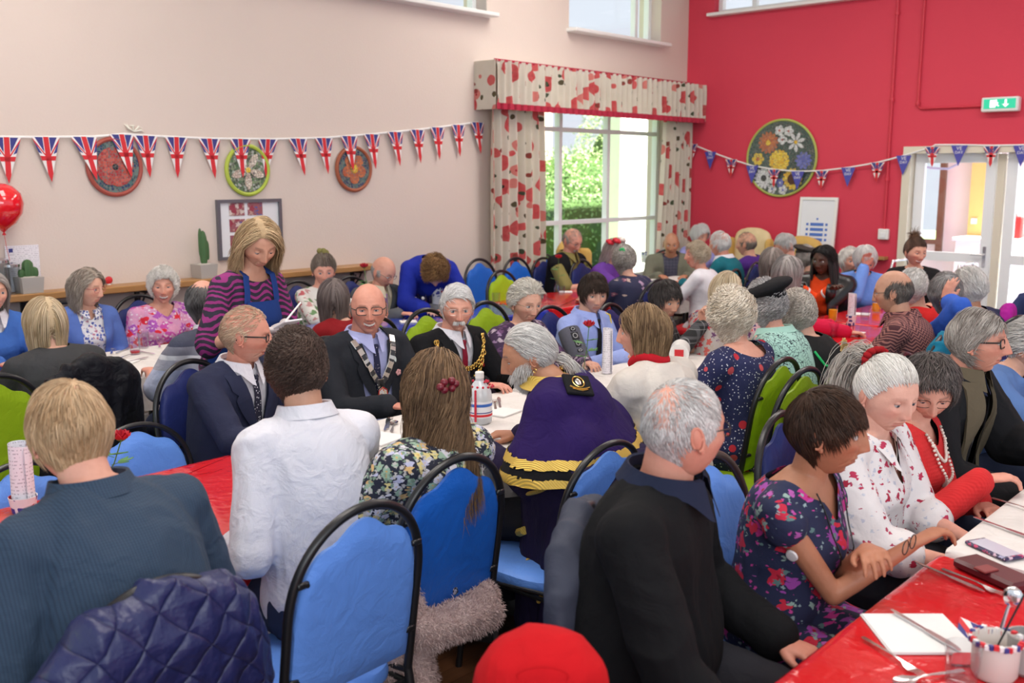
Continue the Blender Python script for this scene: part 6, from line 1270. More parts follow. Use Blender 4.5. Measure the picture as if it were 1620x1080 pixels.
# --- row by the cream wall, far side
P('lady in blue cardigan and small print blouse with pink glasses by the shelf', 137, 455, -90, 55, X=-6.05, fem=1, skin=PALE, pitch=5, face=dict(age=1.5), hair=H('bob', (.20, .155, .12), (.48, .42, .36), len=.15, curl=.004, freq=.7, vol=.026), glasses=dict(m=RDF, w=.023, h=.015), top=dict(m=floral('blue_sprig', (.70, .70, .74), [(48, .42, [(.05, .08, .35), (.10, .14, .5), (.5, .2, .3)], None, 2)]), name='blouse', nd=.05, nw=.04), coat=dict(m=CL('cornflower_knit', (.10, .17, .48)), name='cardigan', front=CARD, inf=.020), chair_=VN, hl='lap', hr='lap', post=lambda s, r, o: collar(s, r, floral('blue_sprig_c', (.70, .70, .74), [(60, .4, [(.05, .08, .35)], None, 2)]), r=.070, h=.012, drop=.05))
P('smiling white haired lady in pink and red flowered top facing the camera', 258, 452, -90, 0, X=-6.05, fem=1, skin=PINK, w=1.08, face=dict(smile=1, open=.7, lips=(.5, .12, .12)), hair=H('perm', WH1, WH2, fringe=.3, line=[.066, .058, .04, .01, -.02, 0, -.03, -.06, -.085, -.09]), top=dict(m=floral('pink_flowers', (.62, .30, .50), [(19, .60, [(.60, .08, .42), (.75, .02, .05), (.45, .10, .50), (.75, .35, .55)], (.8, .6, .7), 1), (40, .25, [(.8, .75, .8)], None, 4)]), sleeve=.42, nr=.082, nd=.05, nw=.05), chair_=VN, hl='near', hr='lap')
P('lady with swept up hair and white rose print top, half hidden', 512, 428, -90, 5, X=-6.0, fem=1, skin=PINK, pitch=8, face=dict(age=.4), hair=H('short', (.14, .10, .075), (.30, .25, .21), flow='knot', knot=(0, -.02, .13), len=.09, vol=.026, line=[.05, .045, .03, .01, -.02, 0, -.03, -.06, -.085, -.09]), top=dict(m=floral('rose_white', (.70, .68, .64), [(16, .40, [(.55, .12, .14), (.6, .3, .3), (.15, .28, .12)], None, 5)]), name='blouse'), chair_=VN, hl='table', hr='table',
  post=lambda s, r, o: (lambda mb: ([mb.ball(s.toL((.025 * math.cos(a), -.02 + .02 * math.sin(a), .135 + .012 * math.cos(3 * a))), .022, 10) for a in np.arange(7) * .9], mb.build('scrunchie', CL('olive_cloth', (.22, .20, .07)), r)))(MB()))
P('bald elderly man in grey suit and lilac tie at the blue table', 606, 430, -90, 52, X=-5.9, skin=PINK, pitch=26, w=1.05, lean=16, face=dict(age=2, nose=1.15), hair=H('bald', GR1, GR2, top=[-.1, -.1, .03, .02, .02, .02]), glasses=dict(m=SLF, w=.021, h=.014), top=dict(m=CREAMS), coat=dict(m=GREYW, front=OPENV, name='suit_jacket'), chair_=VN, hr='near', hl='table', post=suit(CL('lilac_silk', (.45, .28, .48), rough=.4), GREYW, CREAMS))
P('woman in royal blue jumper bending over the blue table, brown curls towards us', 688, 428, (12,), 8, X=-5.55, fem=1, stand=1, zp=.83, lean=56, nl=98, skin=FAIR, pitch=58, hair=H('perm', (.10, .045, .018), (.36, .20, .08), vol=.036, len=.085, curl=.010), top=dict(m=CL('royal_knit', (.015, .03, .34)), name='jumper', inf=.022, amp=.012, loose=.022), bottom=dict(m=TROU), hl=(-.17, .62, .80), hr=(.12, .66, .80), hunch=.05, w=1.0)
P('man in black waistcoat and olive short sleeved shirt by the window', 905, 381, -90, 48, X=-6.0, skin=PINK, pitch=22, w=1.08, fat=.4, face=dict(age=2), hair=H('bald', GR1, (.42, .38, .34), bald=.85, top=[-.1, -.1, .03, .05, .06, .06]), glasses=dict(m=BKF, r=.001, w=.023, h=.015), beard=dict(kind='moustache', c1=(.3, .27, .25), c2=(.5, .47, .45), n=150, len=.012), top=dict(m=CL('olive_cotton', (.24, .21, .07)), sleeve=.46, flare=.016, name='shirt'), coat=dict(m=BLKW, sleeve=.02, front=([-.1, 0, .5], [.09, .08, .055]), name='waistcoat', inf=.026), chair_=VN, hr=(.05, .42, .775), hl=(-.12, .42, .775), post=lambda s, r, o: collar(s, r, CL('olive_cotton', (.24, .21, .07)), r=.07))
P('person in mid blue jumper with white collar at the left edge', -14, 462, -85, 20, X=-6.0, fem=1, skin=PALE, hair=H('bob', GR1, GR2, len=.14), top=dict(m=WSH), coat=dict(m=CL('mid_blue_knit', (.05, .14, .46)), name='jumper', front=([-.1, 0, .09, .1], [.09, .085, .02, -.05])), chair_=VN, hl='near', hr='near', post=lambda s, r, o: collar(s, r, WSH, r=.07))
# near side of the same row
s = P('blonde grey lady in charcoal jacket seen from behind at the left', 72, 510, 92, -172, X=-4.72, fem=1, skin=PALE, w=1.12, lean=14, hair=H('bob', (.42, .29, .15), (.74, .60, .42), len=.145, vol=.022, gather=.2), top=dict(m=BLKW), coat=dict(m=CL('charcoal_jacket', (.045, .045, .048)), name='jacket', inf=.022), bottom=dict(m=TROU), hl='near', hr='near', chair_=VL, chlab='lime chair draped with a black shawl behind the charcoal jacket')
SHAWL_CH = s.chair
POLO = stripes_z('polo_stripes', [(0, (.55, .60, .80)), (.80, (.55, .60, .80)), (.845, (.46, .46, .54)), (.90, (.70, .70, .74)), (.925, (.21, .21, .26)), (.965, (.055, .06, .10)), (.99, (.05, .055, .09))])
s = P('grey haired man in banded polo shirt turned away from us', 322, 480, 92, 168, X=-4.55, skin=PINK, w=1.08, lean=12, pitch=10, hair=H('short', (.045, .042, .04), (.26, .25, .25), len=.05, bald=1, top=[-.1, -.1, .05, .075, .085, .075]), top=dict(m=POLO, sleeve=.46, flare=.018, name='polo_shirt', inf=.014), bottom=dict(m=DENIM), hl='near', hr='knee', chair_=VL, chlab='lime chair under the grey striped cardigan', post=lambda s, r, o: collar(s, r, WSH, r=.066))
POLO_CH = s.chair
P('lady in dark red jumper with grey brown bob seen from behind', 528, 472, 95, 172, X=-4.7, fem=1, skin=PALE, w=1.0, hair=H('bob', (.085, .06, .055), (.26, .21, .20), len=.15, vol=.018, gather=.1), top=dict(m=CL('crimson_knit', (.22, .008, .012)), name='jumper', inf=.018), bottom=dict(m=TROU), hl='near', hr='near', chair_=VL, chlab='lime chair of the lady in dark red jumper')
P('lady in navy blossom top with a green hair tie, back to us', 988, 412, 85, 165, z=1.12, fem=1, skin=PALE, w=1.15, hair=H('perm', (.26, .23, .20), (.55, .52, .48), vol=.02), top=dict(m=floral('navy_blossom', (.018, .02, .06), [(13, .30, [(.55, .40, .35), (.45, .30, .45), (.30, .10, .16)], (.7, .6, .5), 2)]), name='blouse', inf=.016), chair_=VN, hl='near', hr='near', post=lambda s, r, o: (lambda mb: ([mb.ball(s.toL((.012 * math.cos(a), -.075, .085 + .012 * math.sin(a))), .014, 8) for a in np.arange(5) * 1.25], mb.build('hair_tie', plain('green_satin', (.02, .42, .12), .4), r)))(MB()))
# --- the serving woman
APR = CL('navy_apron', (.015, .045, .20))
def zig():
    t = NT('magenta_zigzag'); x = t.xyz(); zz = t.math('ADD', t.math('MULTIPLY', x[2], 34), t.math('MULTIPLY', t.math('SINE', t.math('ADD', t.math('MULTIPLY', x[0], 55), t.math('MULTIPLY', x[1], 30))), .45)); zz = t.math('ADD', zz, t.math('MULTIPLY', t.noise(14), 1.2)); return t.out(t.mix(t.lt(t.math('FRACT', zz), .42), (.018, .012, .03), (.26, .02, .16)), .85, t.noise(20), .3, .02)
def apron(s, r, o):
    G_ = []
    for t in np.linspace(.80, -.05, 16): wd = np.interp(t, [-.05, .35, .5, .80], [.19, .175, .13, .085]); G_.append([s.surf(t, wd * q, .030) for q in np.linspace(-1, 1, 13)])
    for z in np.linspace(s.zp - .08, .45, 8): G_.append([A(.21 * q, .175 - .10 * q * q + .02 * math.sin(q * 9) * (s.zp - z), z) for q in np.linspace(-1, 1, 13)])
    mb = MB(); mb.sheet(np.array(G_), th=.003); ap = mb.build('apron', APR, r)
    for sd in (-1, 1): mb = MB(); Pn = [s.surf(t, sd * x, .024) for t, x in ((.78, .085), (.88, .08), (.97, .078), (1.01, .074))] + [s.cen(1.03) + A(sd * .055, -.05, .02), s.cen(1.03) + A(0, -.08, .02)]; mb.tube(Pn, .016, 8, flat=.15, up=(0, 1, .4)); mb.build('apron_strap', APR, ap)
    for i, sd in ((0, -1), (1, 1)):
        d = s.H[i] - s.Eb[i]; d /= np.linalg.norm(d); mb = MB(); hand(mb, s.H[i] + d * .008, A(*o[('hdl', 'hdr')[i]][0]), A(*o[('hdl', 'hdr')[i]][1]), -sd, .96, 45); mb.limb([s.H[i] - d * .05, s.H[i] + d * .02], [.033, .027]); V, F = remesh(mb, .004); V = relax(V, F, 2); V += normals(V, F) * .003; raw_mesh('glove', V, F, CL('white_glove', (.62, .56, .56)), r)
SERV = P('serving woman with blonde hair, magenta striped top and navy apron writing on a pad', 408, 384, (38,), 22, X=-3.95, fem=1, stand=1, zp=.86, lean=15, nl=24, skin=TAN if 0 else (.60, .31, .21), pitch=28, w=.95, face=dict(age=.8, lid=0, gaze=(0, -28), lips=(.45, .14, .12), open=.1), hair=H('bob', (.28, .17, .075), (.68, .50, .30), flow='part', px=.015, len=.245, vol=.027, n=2600, k=14, flip=.025, gather=.0, grav=.8, pf=.05, curl=.004, freq=.5), top=dict(m=zig(), sleeve=.5, nr=.095, nd=.03, nw=.05, name='top', inf=.012), bottom=dict(m=CL('dark_trousers', (.02, .02, .026))), hl=(-.03, .33, 1.115), hr=(.16, .36, 1.11), hdl=((.9, .5, .1), (0, -.3, 1)), hdr=((-.9, .5, .05), (0, -.3, 1)), curl=45, post=apron)
s = SERV; rm = s.root; cA, sA = math.cos(rm.rotation_euler[2]), math.sin(rm.rotation_euler[2])
def loc2w(s, p): r_ = s.root; a = r_.rotation_euler[2]; return Vector((r_.location.x + p[0] * math.cos(a) - p[1] * math.sin(a), r_.location.y + p[0] * math.sin(a) + p[1] * math.cos(a), p[2]))
v = loc2w(s, (.07, .45, 1.14)); t = thing('notepad', 'small white order pad held by the serving woman in the apron', 'notepad', v, rm.rotation_euler[2]); mb = MB(); mb.box((0, 0, 0), (.10, .13, .008), bev=.002, T=rotm(x=25)); mb.build('pages', PAPER, t, smooth=False)
v = loc2w(s, (.0, .40, 1.19)); t = thing('pen', 'white pen tilted upwards above the order pad of the serving woman', 'pen', v, rm.rotation_euler[2]); mb = MB(); mb.tube([(.06, .03, -.045), (.05, .03, -.035), (-.08, -.02, .03)], [.001, .0045, .0045], 10); mb.build('barrel', WHITE, t)
v = loc2w(s, (-.06, .36, 1.09)); t = thing('pen', 'white stick pen held lower in the gloved hands of the serving woman', 'pen', v, rm.rotation_euler[2]); mb = MB(); mb.tube([(.07, .0, .0), (.06, .0, .0), (-.06, 0, .01)], [.001, .0045, .0045], 10); mb.build('barrel', WHITE, t)
# --- middle row, far side
NAVS = CL('navy_suit', (.022, .026, .058))
P('balding fair man in navy suit with white dotted tie, profile to the right', 388, 530, -78, 82, X=-3.6, skin=RUDDY, pitch=4, w=1.08, far=0, face=dict(age=1, smile=.5, nose=1.1, browk=.3, stubble=(.6, .45, .35)), hair=H('thin', (.45, .30, .20), (.66, .50, .36), bald=.5, top=[-.1, -.1, .02, .045, .05, .05], len=.02, n=1000), glasses=dict(m=BKF, r=.0026, w=.024, h=.015), top=dict(m=WSH), coat=dict(m=NAVS, front=OPENV, name='suit_jacket'), bottom=dict(m=NAVS), hl='lap', hr='table', chair_=VN, chlab='chair of the man in the navy suit', post=suit(dots('dotted_tie', (.01, .01, .03), (.7, .7, .75), 85, .26), NAVS))
def silver_chain(s, r, o):
    sn = snapper(s)
    for sd in (-1, 1):
        for i in range(11):
            f = i / 10; t = 1.00 - .40 * f; x = sd * (.105 * (1 - f) ** .75 + .004); p = sn(s.surf(t, x, .034), .014); q = s.surf(t - .03, sd * (.105 * max(0, 1 - f - .07) ** .75 + .004), .034); d = q - s.surf(t, x, .034); d /= np.linalg.norm(d) + 1e-9; fw = A(0, .95, .3); X_ = np.cross(d, fw); X_ /= np.linalg.norm(X_); fw = np.cross(X_, d)
            mb = MB()
            if i % 2 == 0: mb.box((0, 0, 0), (.032, .046, .004), bev=.003, T=MAT4(p, X_, d, fw))
            else: mb.box((0, 0, 0), (.030, .030, .005), bev=.006, T=MAT4(p, X_, d, fw))
            mb.build('chain_plate', SILV if i % 2 == 0 else plain('dark_enamel', (.03, .03, .035), .25), r, smooth=False)
    p = s.surf(.585, 0, .044); mb = MB(); mb.lathe([(.001, 0), (.018, 0), (.020, .003), (.018, .006), (.001, .008)], 24, T=MAT4(p, (1, 0, 0), (0, 0, 1), (0, -1, 0))); mb.V = [v for v in mb.V]; mb.build('chain_boss', SILV, r)
    p = s.surf(.47, 0.0, .050); outl = [(0, .050), (.024, .036), (.030, 0), (.018, -.036), (0, -.05), (-.018, -.036), (-.03, 0), (-.024, .036)]
    M4_ = MAT4(p, (1, 0, 0), (0, 0, 1), (0, -1, 0)); M4_[:3, 2] *= -1; mb = MB(); mb.prism(outl, .004, T=M4_); bg_ = mb.build('pendant', SILV, r, smooth=False); mb = MB(); mb.prism([(x * .84, y * .86) for x, y in outl], .0058, T=M4_); mb.build('pendant_enamel', floral('pendant_enamel', (.66, .62, .60), [(70, .35, [(.6, .06, .04), (.7, .5, .2)], None, 1)], .2), bg_, smooth=False); mb = MB(); mb.tube([p + A(q[0] * .95, .004, q[1] * .95) for q in outl], .0025, 6, closed=True); mb.build('pendant_rim', plain('red_enamel', (.55, .04, .03), .2), bg_)
    p = s.surf(.80, -.095, .034); mb = MB(); mb.ball(p, (.018, .004, .020), 16); mb.build('badge', plain('pale_badge', (.62, .70, .68), .3), r)
def snapper(s):
    from mathutils.bvhtree import BVHTree
    me = s.coat.data; T_b = BVHTree.FromPolygons([v.co for v in me.vertices], [tuple(p.vertices) for p in me.polygons]); fw = A(0, s.u[2], -s.u[1]); fw /= np.linalg.norm(fw)
    def f(p, off=.006):
        h = T_b.ray_cast(Vector(p + fw * .4), Vector(-fw), .8)[0]
        return p + fw * .012 if h is None or abs(h.y - p[1]) > .15 else p + fw * max(.012, (np.array(h) - p) @ fw + off)
    return f
def poppy_pin(s, r, x, t, mat): 
    mb = MB(); p = s.surf(t, x, .036); [mb.ball(p + A(.009 * math.cos(a), .002, .009 * math.sin(a)), (.008, .003, .008), 8) for a in np.arange(5) * 1.26]; mb.build('lapel_pin', mat, r)
DOT2 = dots('navy_speckled_tie', (.012, .014, .05), (.5, .45, .5), 75, .2)
def mayor1(s, r, o): suit(DOT2, CHAR, LIL, .40)(s, r, o); silver_chain(s, r, o); poppy_pin(s, r, -.13, .66, plain('pink_pin', (.7, .35, .35), .5))
P('laughing bald man in glasses wearing a silver chain of office', 583, 488, -92, 2, X=-3.65, skin=RUDDY, fat=.9, w=1.2, belly=1.25, far=0, pitch=-2, face=dict(smile=1, open=1, age=1, nose=1.15, lid=8), hair=H('bald', (.06, .05, .05), (.25, .22, .2), top=[-.1, -.1, .01, .03, .04, .04]), glasses=dict(m=BKF, r=.0019, w=.0265, h=.0185, e=.6), top=dict(m=LIL, inf=.012), coat=dict(m=CHAR, front=([-.1, 0, .12, .42, .6], [.10, .10, .095, .06, .02]), name='suit_jacket', inf=.028), bottom=dict(m=CHAR), hl='near', hr='near', chair_=VL, chlab='lime chair of the man with the silver chain', post=mayor1)
def gold_chain(s, r, o):
    suit(CL('wine_silk', (.22, .01, .03), rough=.45), BLKW)(s, r, o); mb = MB(); sn = snapper(s)
    for row, (dr, xw, inf_) in enumerate(((.34, .175, .044), (.50, .165, .050))):
        for i in range(34):
            f = -1 + 2 * i / 33; t = .985 - dr * (1 - abs(f) ** 2.4); x = f * xw * (1 - .12 * (1 - abs(f))); p = sn(s.surf(t, x, inf_ - .012), .016)
            if i % 2: 
                a = np.arange(10) * 2 * PI / 10; mb.tube([p + A(.010 * math.cos(q), .002, .012 * math.sin(q)) for q in a], .0028, 6, closed=True)
            else: mb.ball(p, (.008, .005, .010), 10); mb.ball(p + A(0, 0, -.012), .005, 8)
            if row and abs(f) < .8: mb.ball(p + A(0, .003, -.022), (.006, .004, .012), 8)
    mb.build('chain_of_office', GOLD, r); mb = MB(); p = s.surf(.40, -.02, .055); mb.ball(p, (.012, .006, .03), 12); mb.ball(p + A(0, 0, -.04), (.02, .006, .022), 14); mb.build('pendant', GOLD, r); poppy_pin(s, r, -.145, .62, FR)
P('white haired man with white moustache wearing a heavy gold mayoral chain', 723, 487, -90, 8, X=-3.65, skin=PINK, w=1.12, far=0, pitch=4, face=dict(age=1.4, nose=1.1, browk=.3), hair=H('short', (.55, .54, .53), (.85, .84, .83), flow='swept', sx=-1, sy=-.4, len=.06, vol=.016, line=[.070, .062, .05, .022, -.03, .0, -.03, -.055, -.075, -.08]), glasses=dict(m=SLF, r=.0009, w=.024, h=.015), beard=dict(kind='moustache', c1=(.7, .68, .65), c2=(.9, .88, .86), n=420, len=.013), top=dict(m=WSH), coat=dict(m=BLKW, front=OPENV, name='suit_jacket', inf=.026), bottom=dict(m=TROU), hl='near', hr='near', post=gold_chain)
P('white haired lady in purple patterned top beside the gold chain', 832, 478, -90, 32, X=-3.65, fem=1, skin=PALE, pitch=10, w=1.05, far=0, face=dict(age=1.8, smile=.15), hair=H('set', (.48, .44, .37), (.82, .79, .72), vol=.030), glasses=dict(m=SLF, r=.001, w=.023, h=.015), top=dict(m=floral('plum_leaves', (.045, .02, .06), [(24, .40, [(.35, .22, .38), (.5, .4, .48), (.15, .06, .16)], None, 4)]), name='blouse', nd=.07, nw=.05), coat=dict(m=floral('plum_leaves_coat', (.045, .02, .06), [(24, .40, [(.35, .22, .38), (.5, .4, .48), (.15, .06, .16)], None, 4)]), front=([-.1, 0, .1, .5], [.09, .07, .06, .09]), name='cardigan', inf=.02), hl='near', hr='near', post=lambda s, r, o: lanyard(s, r, NAVYW, .02, rad=.006, name='ribbon'))
def scout(s, r, o):
    BT = CL('black_tie_cloth', (.012, .012, .014)); collar(s, r, o['top']['m'], r=.064); tie(s, r, BT, inf=.018, t0=.95, t1=.22, w=.045)
    GA = CL('grey_brassard', (.12, .12, .15)); mb = MB(); S_, E_ = s.S[1], s.Eb[1]; mb.tube([S_ + (E_ - S_) * .10, S_ + (E_ - S_) * .5, E_], [.066, .066, .062], 24, cap=False); V, F = mb.arr(); mb2 = MB(); mb2.add(V, F); ob = mb2.build('brassard', GA, r)
    d = (E_ - S_) / np.linalg.norm(E_ - S_); out = A(.45, .85, .2); out -= d * (out @ d); out /= np.linalg.norm(out); X_ = np.cross(d, out)
    for k, (f, w_, h_) in enumerate(((.18, .035, .03), (.34, .045, .05), (.52, .035, .045), (.68, .035, .02))):
        c = S_ + (E_ - S_) * f + out * .066; mb = MB(); mb.box((0, 0, 0), (w_, h_, .006), bev=.004, T=MAT4(c, X_, d, out)); pb = mb.build('patch', plain('patch_black', (.01, .01, .015), .7), ob, smooth=False); mb = MB(); mb.tube([c + out * .0035 + X_ * w_ * .3 * math.cos(a) + d * h_ * .3 * math.sin(a) for a in np.arange(12) * PI / 6], .0016, 5, closed=True); mb.build('patch_emblem', plain('patch_white', (.6, .6, .62), .7), pb)
    p0 = s.S[1] + A(.0, .01, .055); Pn = [s.S[0] + A(.02, .0, .066), s.S[0] + A(-.01, .058, .044), s.S[0] + A(-.005, .082, -.04), s.S[0] + A(.02, .095, -.11), s.surf(.45, -.10, .034), s.surf(.52, -.07, .032)]
    mb = MB(); mb.tube(Pn, .008, 8, flat=.6); mb.build('lanyard', plain('yellow_cord', (.80, .58, .02), .6), r)
    for i, sd in ((0, -1), (1, 1)): mb = MB(); mb.box((0, 0, 0), (.10, .045, .008), bev=.004, T=MAT4(s.S[i] + A(-sd * .045, .0, .060), (1, 0, -sd * .25), (0, 1, 0), (0, 0, 1))); mb.build('epaulette', plain('epaulette_black', (.015, .015, .02), .7), r, smooth=False)
P('dark haired young man in pale blue uniform shirt, black tie and yellow lanyard', 938, 463, -92, 20, X=-3.6, skin=(.62, .36, .27), w=.92, far=0, pitch=8, face=dict(age=0, brow=(.03, .02, .015), browk=1, lid=14), hair=H('short', (.015, .010, .008), (.06, .035, .025), len=.07, vol=.014, crown=(.02, -.03, .11), line=[.048, .043, .033, .012, -.02, 0, -.02, -.055, -.08, -.085], grav=.5), top=dict(m=CL('pale_blue_shirt', (.34, .42, .80), var=.05, fold=.4), name='uniform_shirt', inf=.014), bottom=dict(m=TROU), hl=(-.02, .40, .775), hr=(.10, .42, .775), chair_=VN, chlab='chair of the young man in uniform', post=scout)
P('dark haired woman in black check shirt resting her chin on her hand', 1052, 474, -85, 42, X=-3.35, fem=1, skin=(.58, .32, .22), pitch=10, lean=14, face=dict(age=.8), hair=H('short', (.012, .010, .010), (.10, .085, .08), len=.07, fringe=.4, vol=.02, k=11, line=[.045, .04, .03, .01, -.02, 0, -.03, -.06, -.085, -.09], grav=.5), top=dict(m=plaid('black_plaid', (.02, .02, .022), (.12, .12, .13), (.35, .35, .36), 13), name='shirt', inf=.018), hl=(-.06, .30, .775), hr='chin', hdr=((0, -.15, 1), (0, -1, 0)), curl=50, chair_=VN)
P('long blonde haired woman in red print dress with union flag at the white table end', 1150, 462, -20, 128, z=1.10, fem=1, skin=PALE, w=1.1, lean=12, hair=H('long', (.45, .32, .18), (.80, .70, .52), len=.34, vol=.022), top=dict(m=floral('red_mix_print', (.45, .40, .38), [(26, .45, [(.55, .04, .06), (.6, .12, .1), (.15, .05, .15), (.5, .4, .3)], None, 6)]), name='dress', sleeve=.6, inf=.018), hl='near', hr='near')
# --- middle row, near side
CHK = fine_check('blue_check_shirt', (.024, .050, .092), (.010, .02, .04), 150, 210, .55)
s = P('fair haired man in slate blue check shirt bending over his table, back to us', 112, 686, 94, -158, X=-2.2, skin=PINK, w=1.06, lean=22, pitch=22, belly=1.1, hunch=.04, face=dict(age=1, browk=.2), hair=H('short', (.40, .24, .12), (.70, .50, .31), len=.055, vol=.012, n=2600), glasses=dict(m=RDF, r=.001), top=dict(m=CHK, sleeve=.5, flare=.022, loose=.018, inf=.016, name='shirt', amp=.010), bottom=dict(m=TROU), pole=(.3, -.3, -.9), hl=(-.22, .40, .775), hr=(.20, .44, .775), cof=.12, cdx=(-.06, -.06), chair_=VN, chlab='chair under the navy quilted coat at lower left', post=lambda s, r, o: collar(s, r, CHK, r=.072, h=.04))
COAT_CH = s.chair
s = P('dark curly haired man in white shirt with rolled sleeves, back to us', 470, 583, 80, 176, X=-2.42, skin=(.56, .30, .20), w=.92, lean=8, caz=92, cdx=(.19, -.20), hair=H('perm', (.025, .014, .010), (.10, .06, .045), len=.042, vol=.013, curl=.0045, n=2600, rad=.0016), top=dict(m=WSH, sleeve=.78, loose=.020, inf=.014, name='shirt', amp=.011), bottom=dict(m=DENIM, name='jeans'), pole=(.25, -.4, -.9), hl=(-.20, .22, .68), hr=(.14, .40, .775), chair_=VLB, chlab='light blue chair behind the man in the white shirt', post=lambda s, r, o: (collar(s, r, WSH, r=.066, h=.038), (lambda mb: (mb.box((0, 0, 0), (.36, .035, .008), bev=.002, T=MAT4(s.P0 + A(0, -.165, .06), (1, 0, 0), (0, 0, 1), (0, -1, 0))), 0))(MB())))
def clip_(s, r, o):
    mb = MB(); p = s.toL((.015, -.125, .045)); [mb.ball(p + A(.022 * math.cos(a) * 1.4, -.004, .013 * math.sin(a)), .012, 10) for a in np.arange(6) * 1.05]; mb.build('hair_clip', plain('berry_clip', (.16, .01, .02), .3), r)
DAISY = floral('daisy_dress', (.012, .014, .03), [(36, .50, [(.68, .66, .72), (.74, .48, .20), (.52, .52, .70), (.32, .46, .34), (.74, .62, .26)], (.6, .35, .1), 1), (62, .36, [(.55, .52, .48), (.22, .32, .22)], None, 5)])
s = P('woman with long brown hair and berry clip in a daisy print dress', 690, 619, 90, -172, X=-2.17, fem=1, skin=FAIR, w=.96, lean=-6, nl=6, side=9, cof=.06, cdx=(-.02, 0), hair=H('long', (.075, .040, .020), (.30, .18, .095), len=.30, vol=.024, n=3800, curl=.009, freq=.5, gather=.0, spread=.03, yb=-.08, ys=.09), top=dict(m=DAISY, sleeve=.52, loose=.028, flare=.018, inf=.014, name='dress'), bottom=dict(m=DAISY, skirt=1, name='skirt'), hl=(-.20, .32, .77), hr=(.18, .38, .775), chair_=VB, chlab='blue chair behind the woman in the daisy dress', post=clip_)
FUR_CH = s.chair
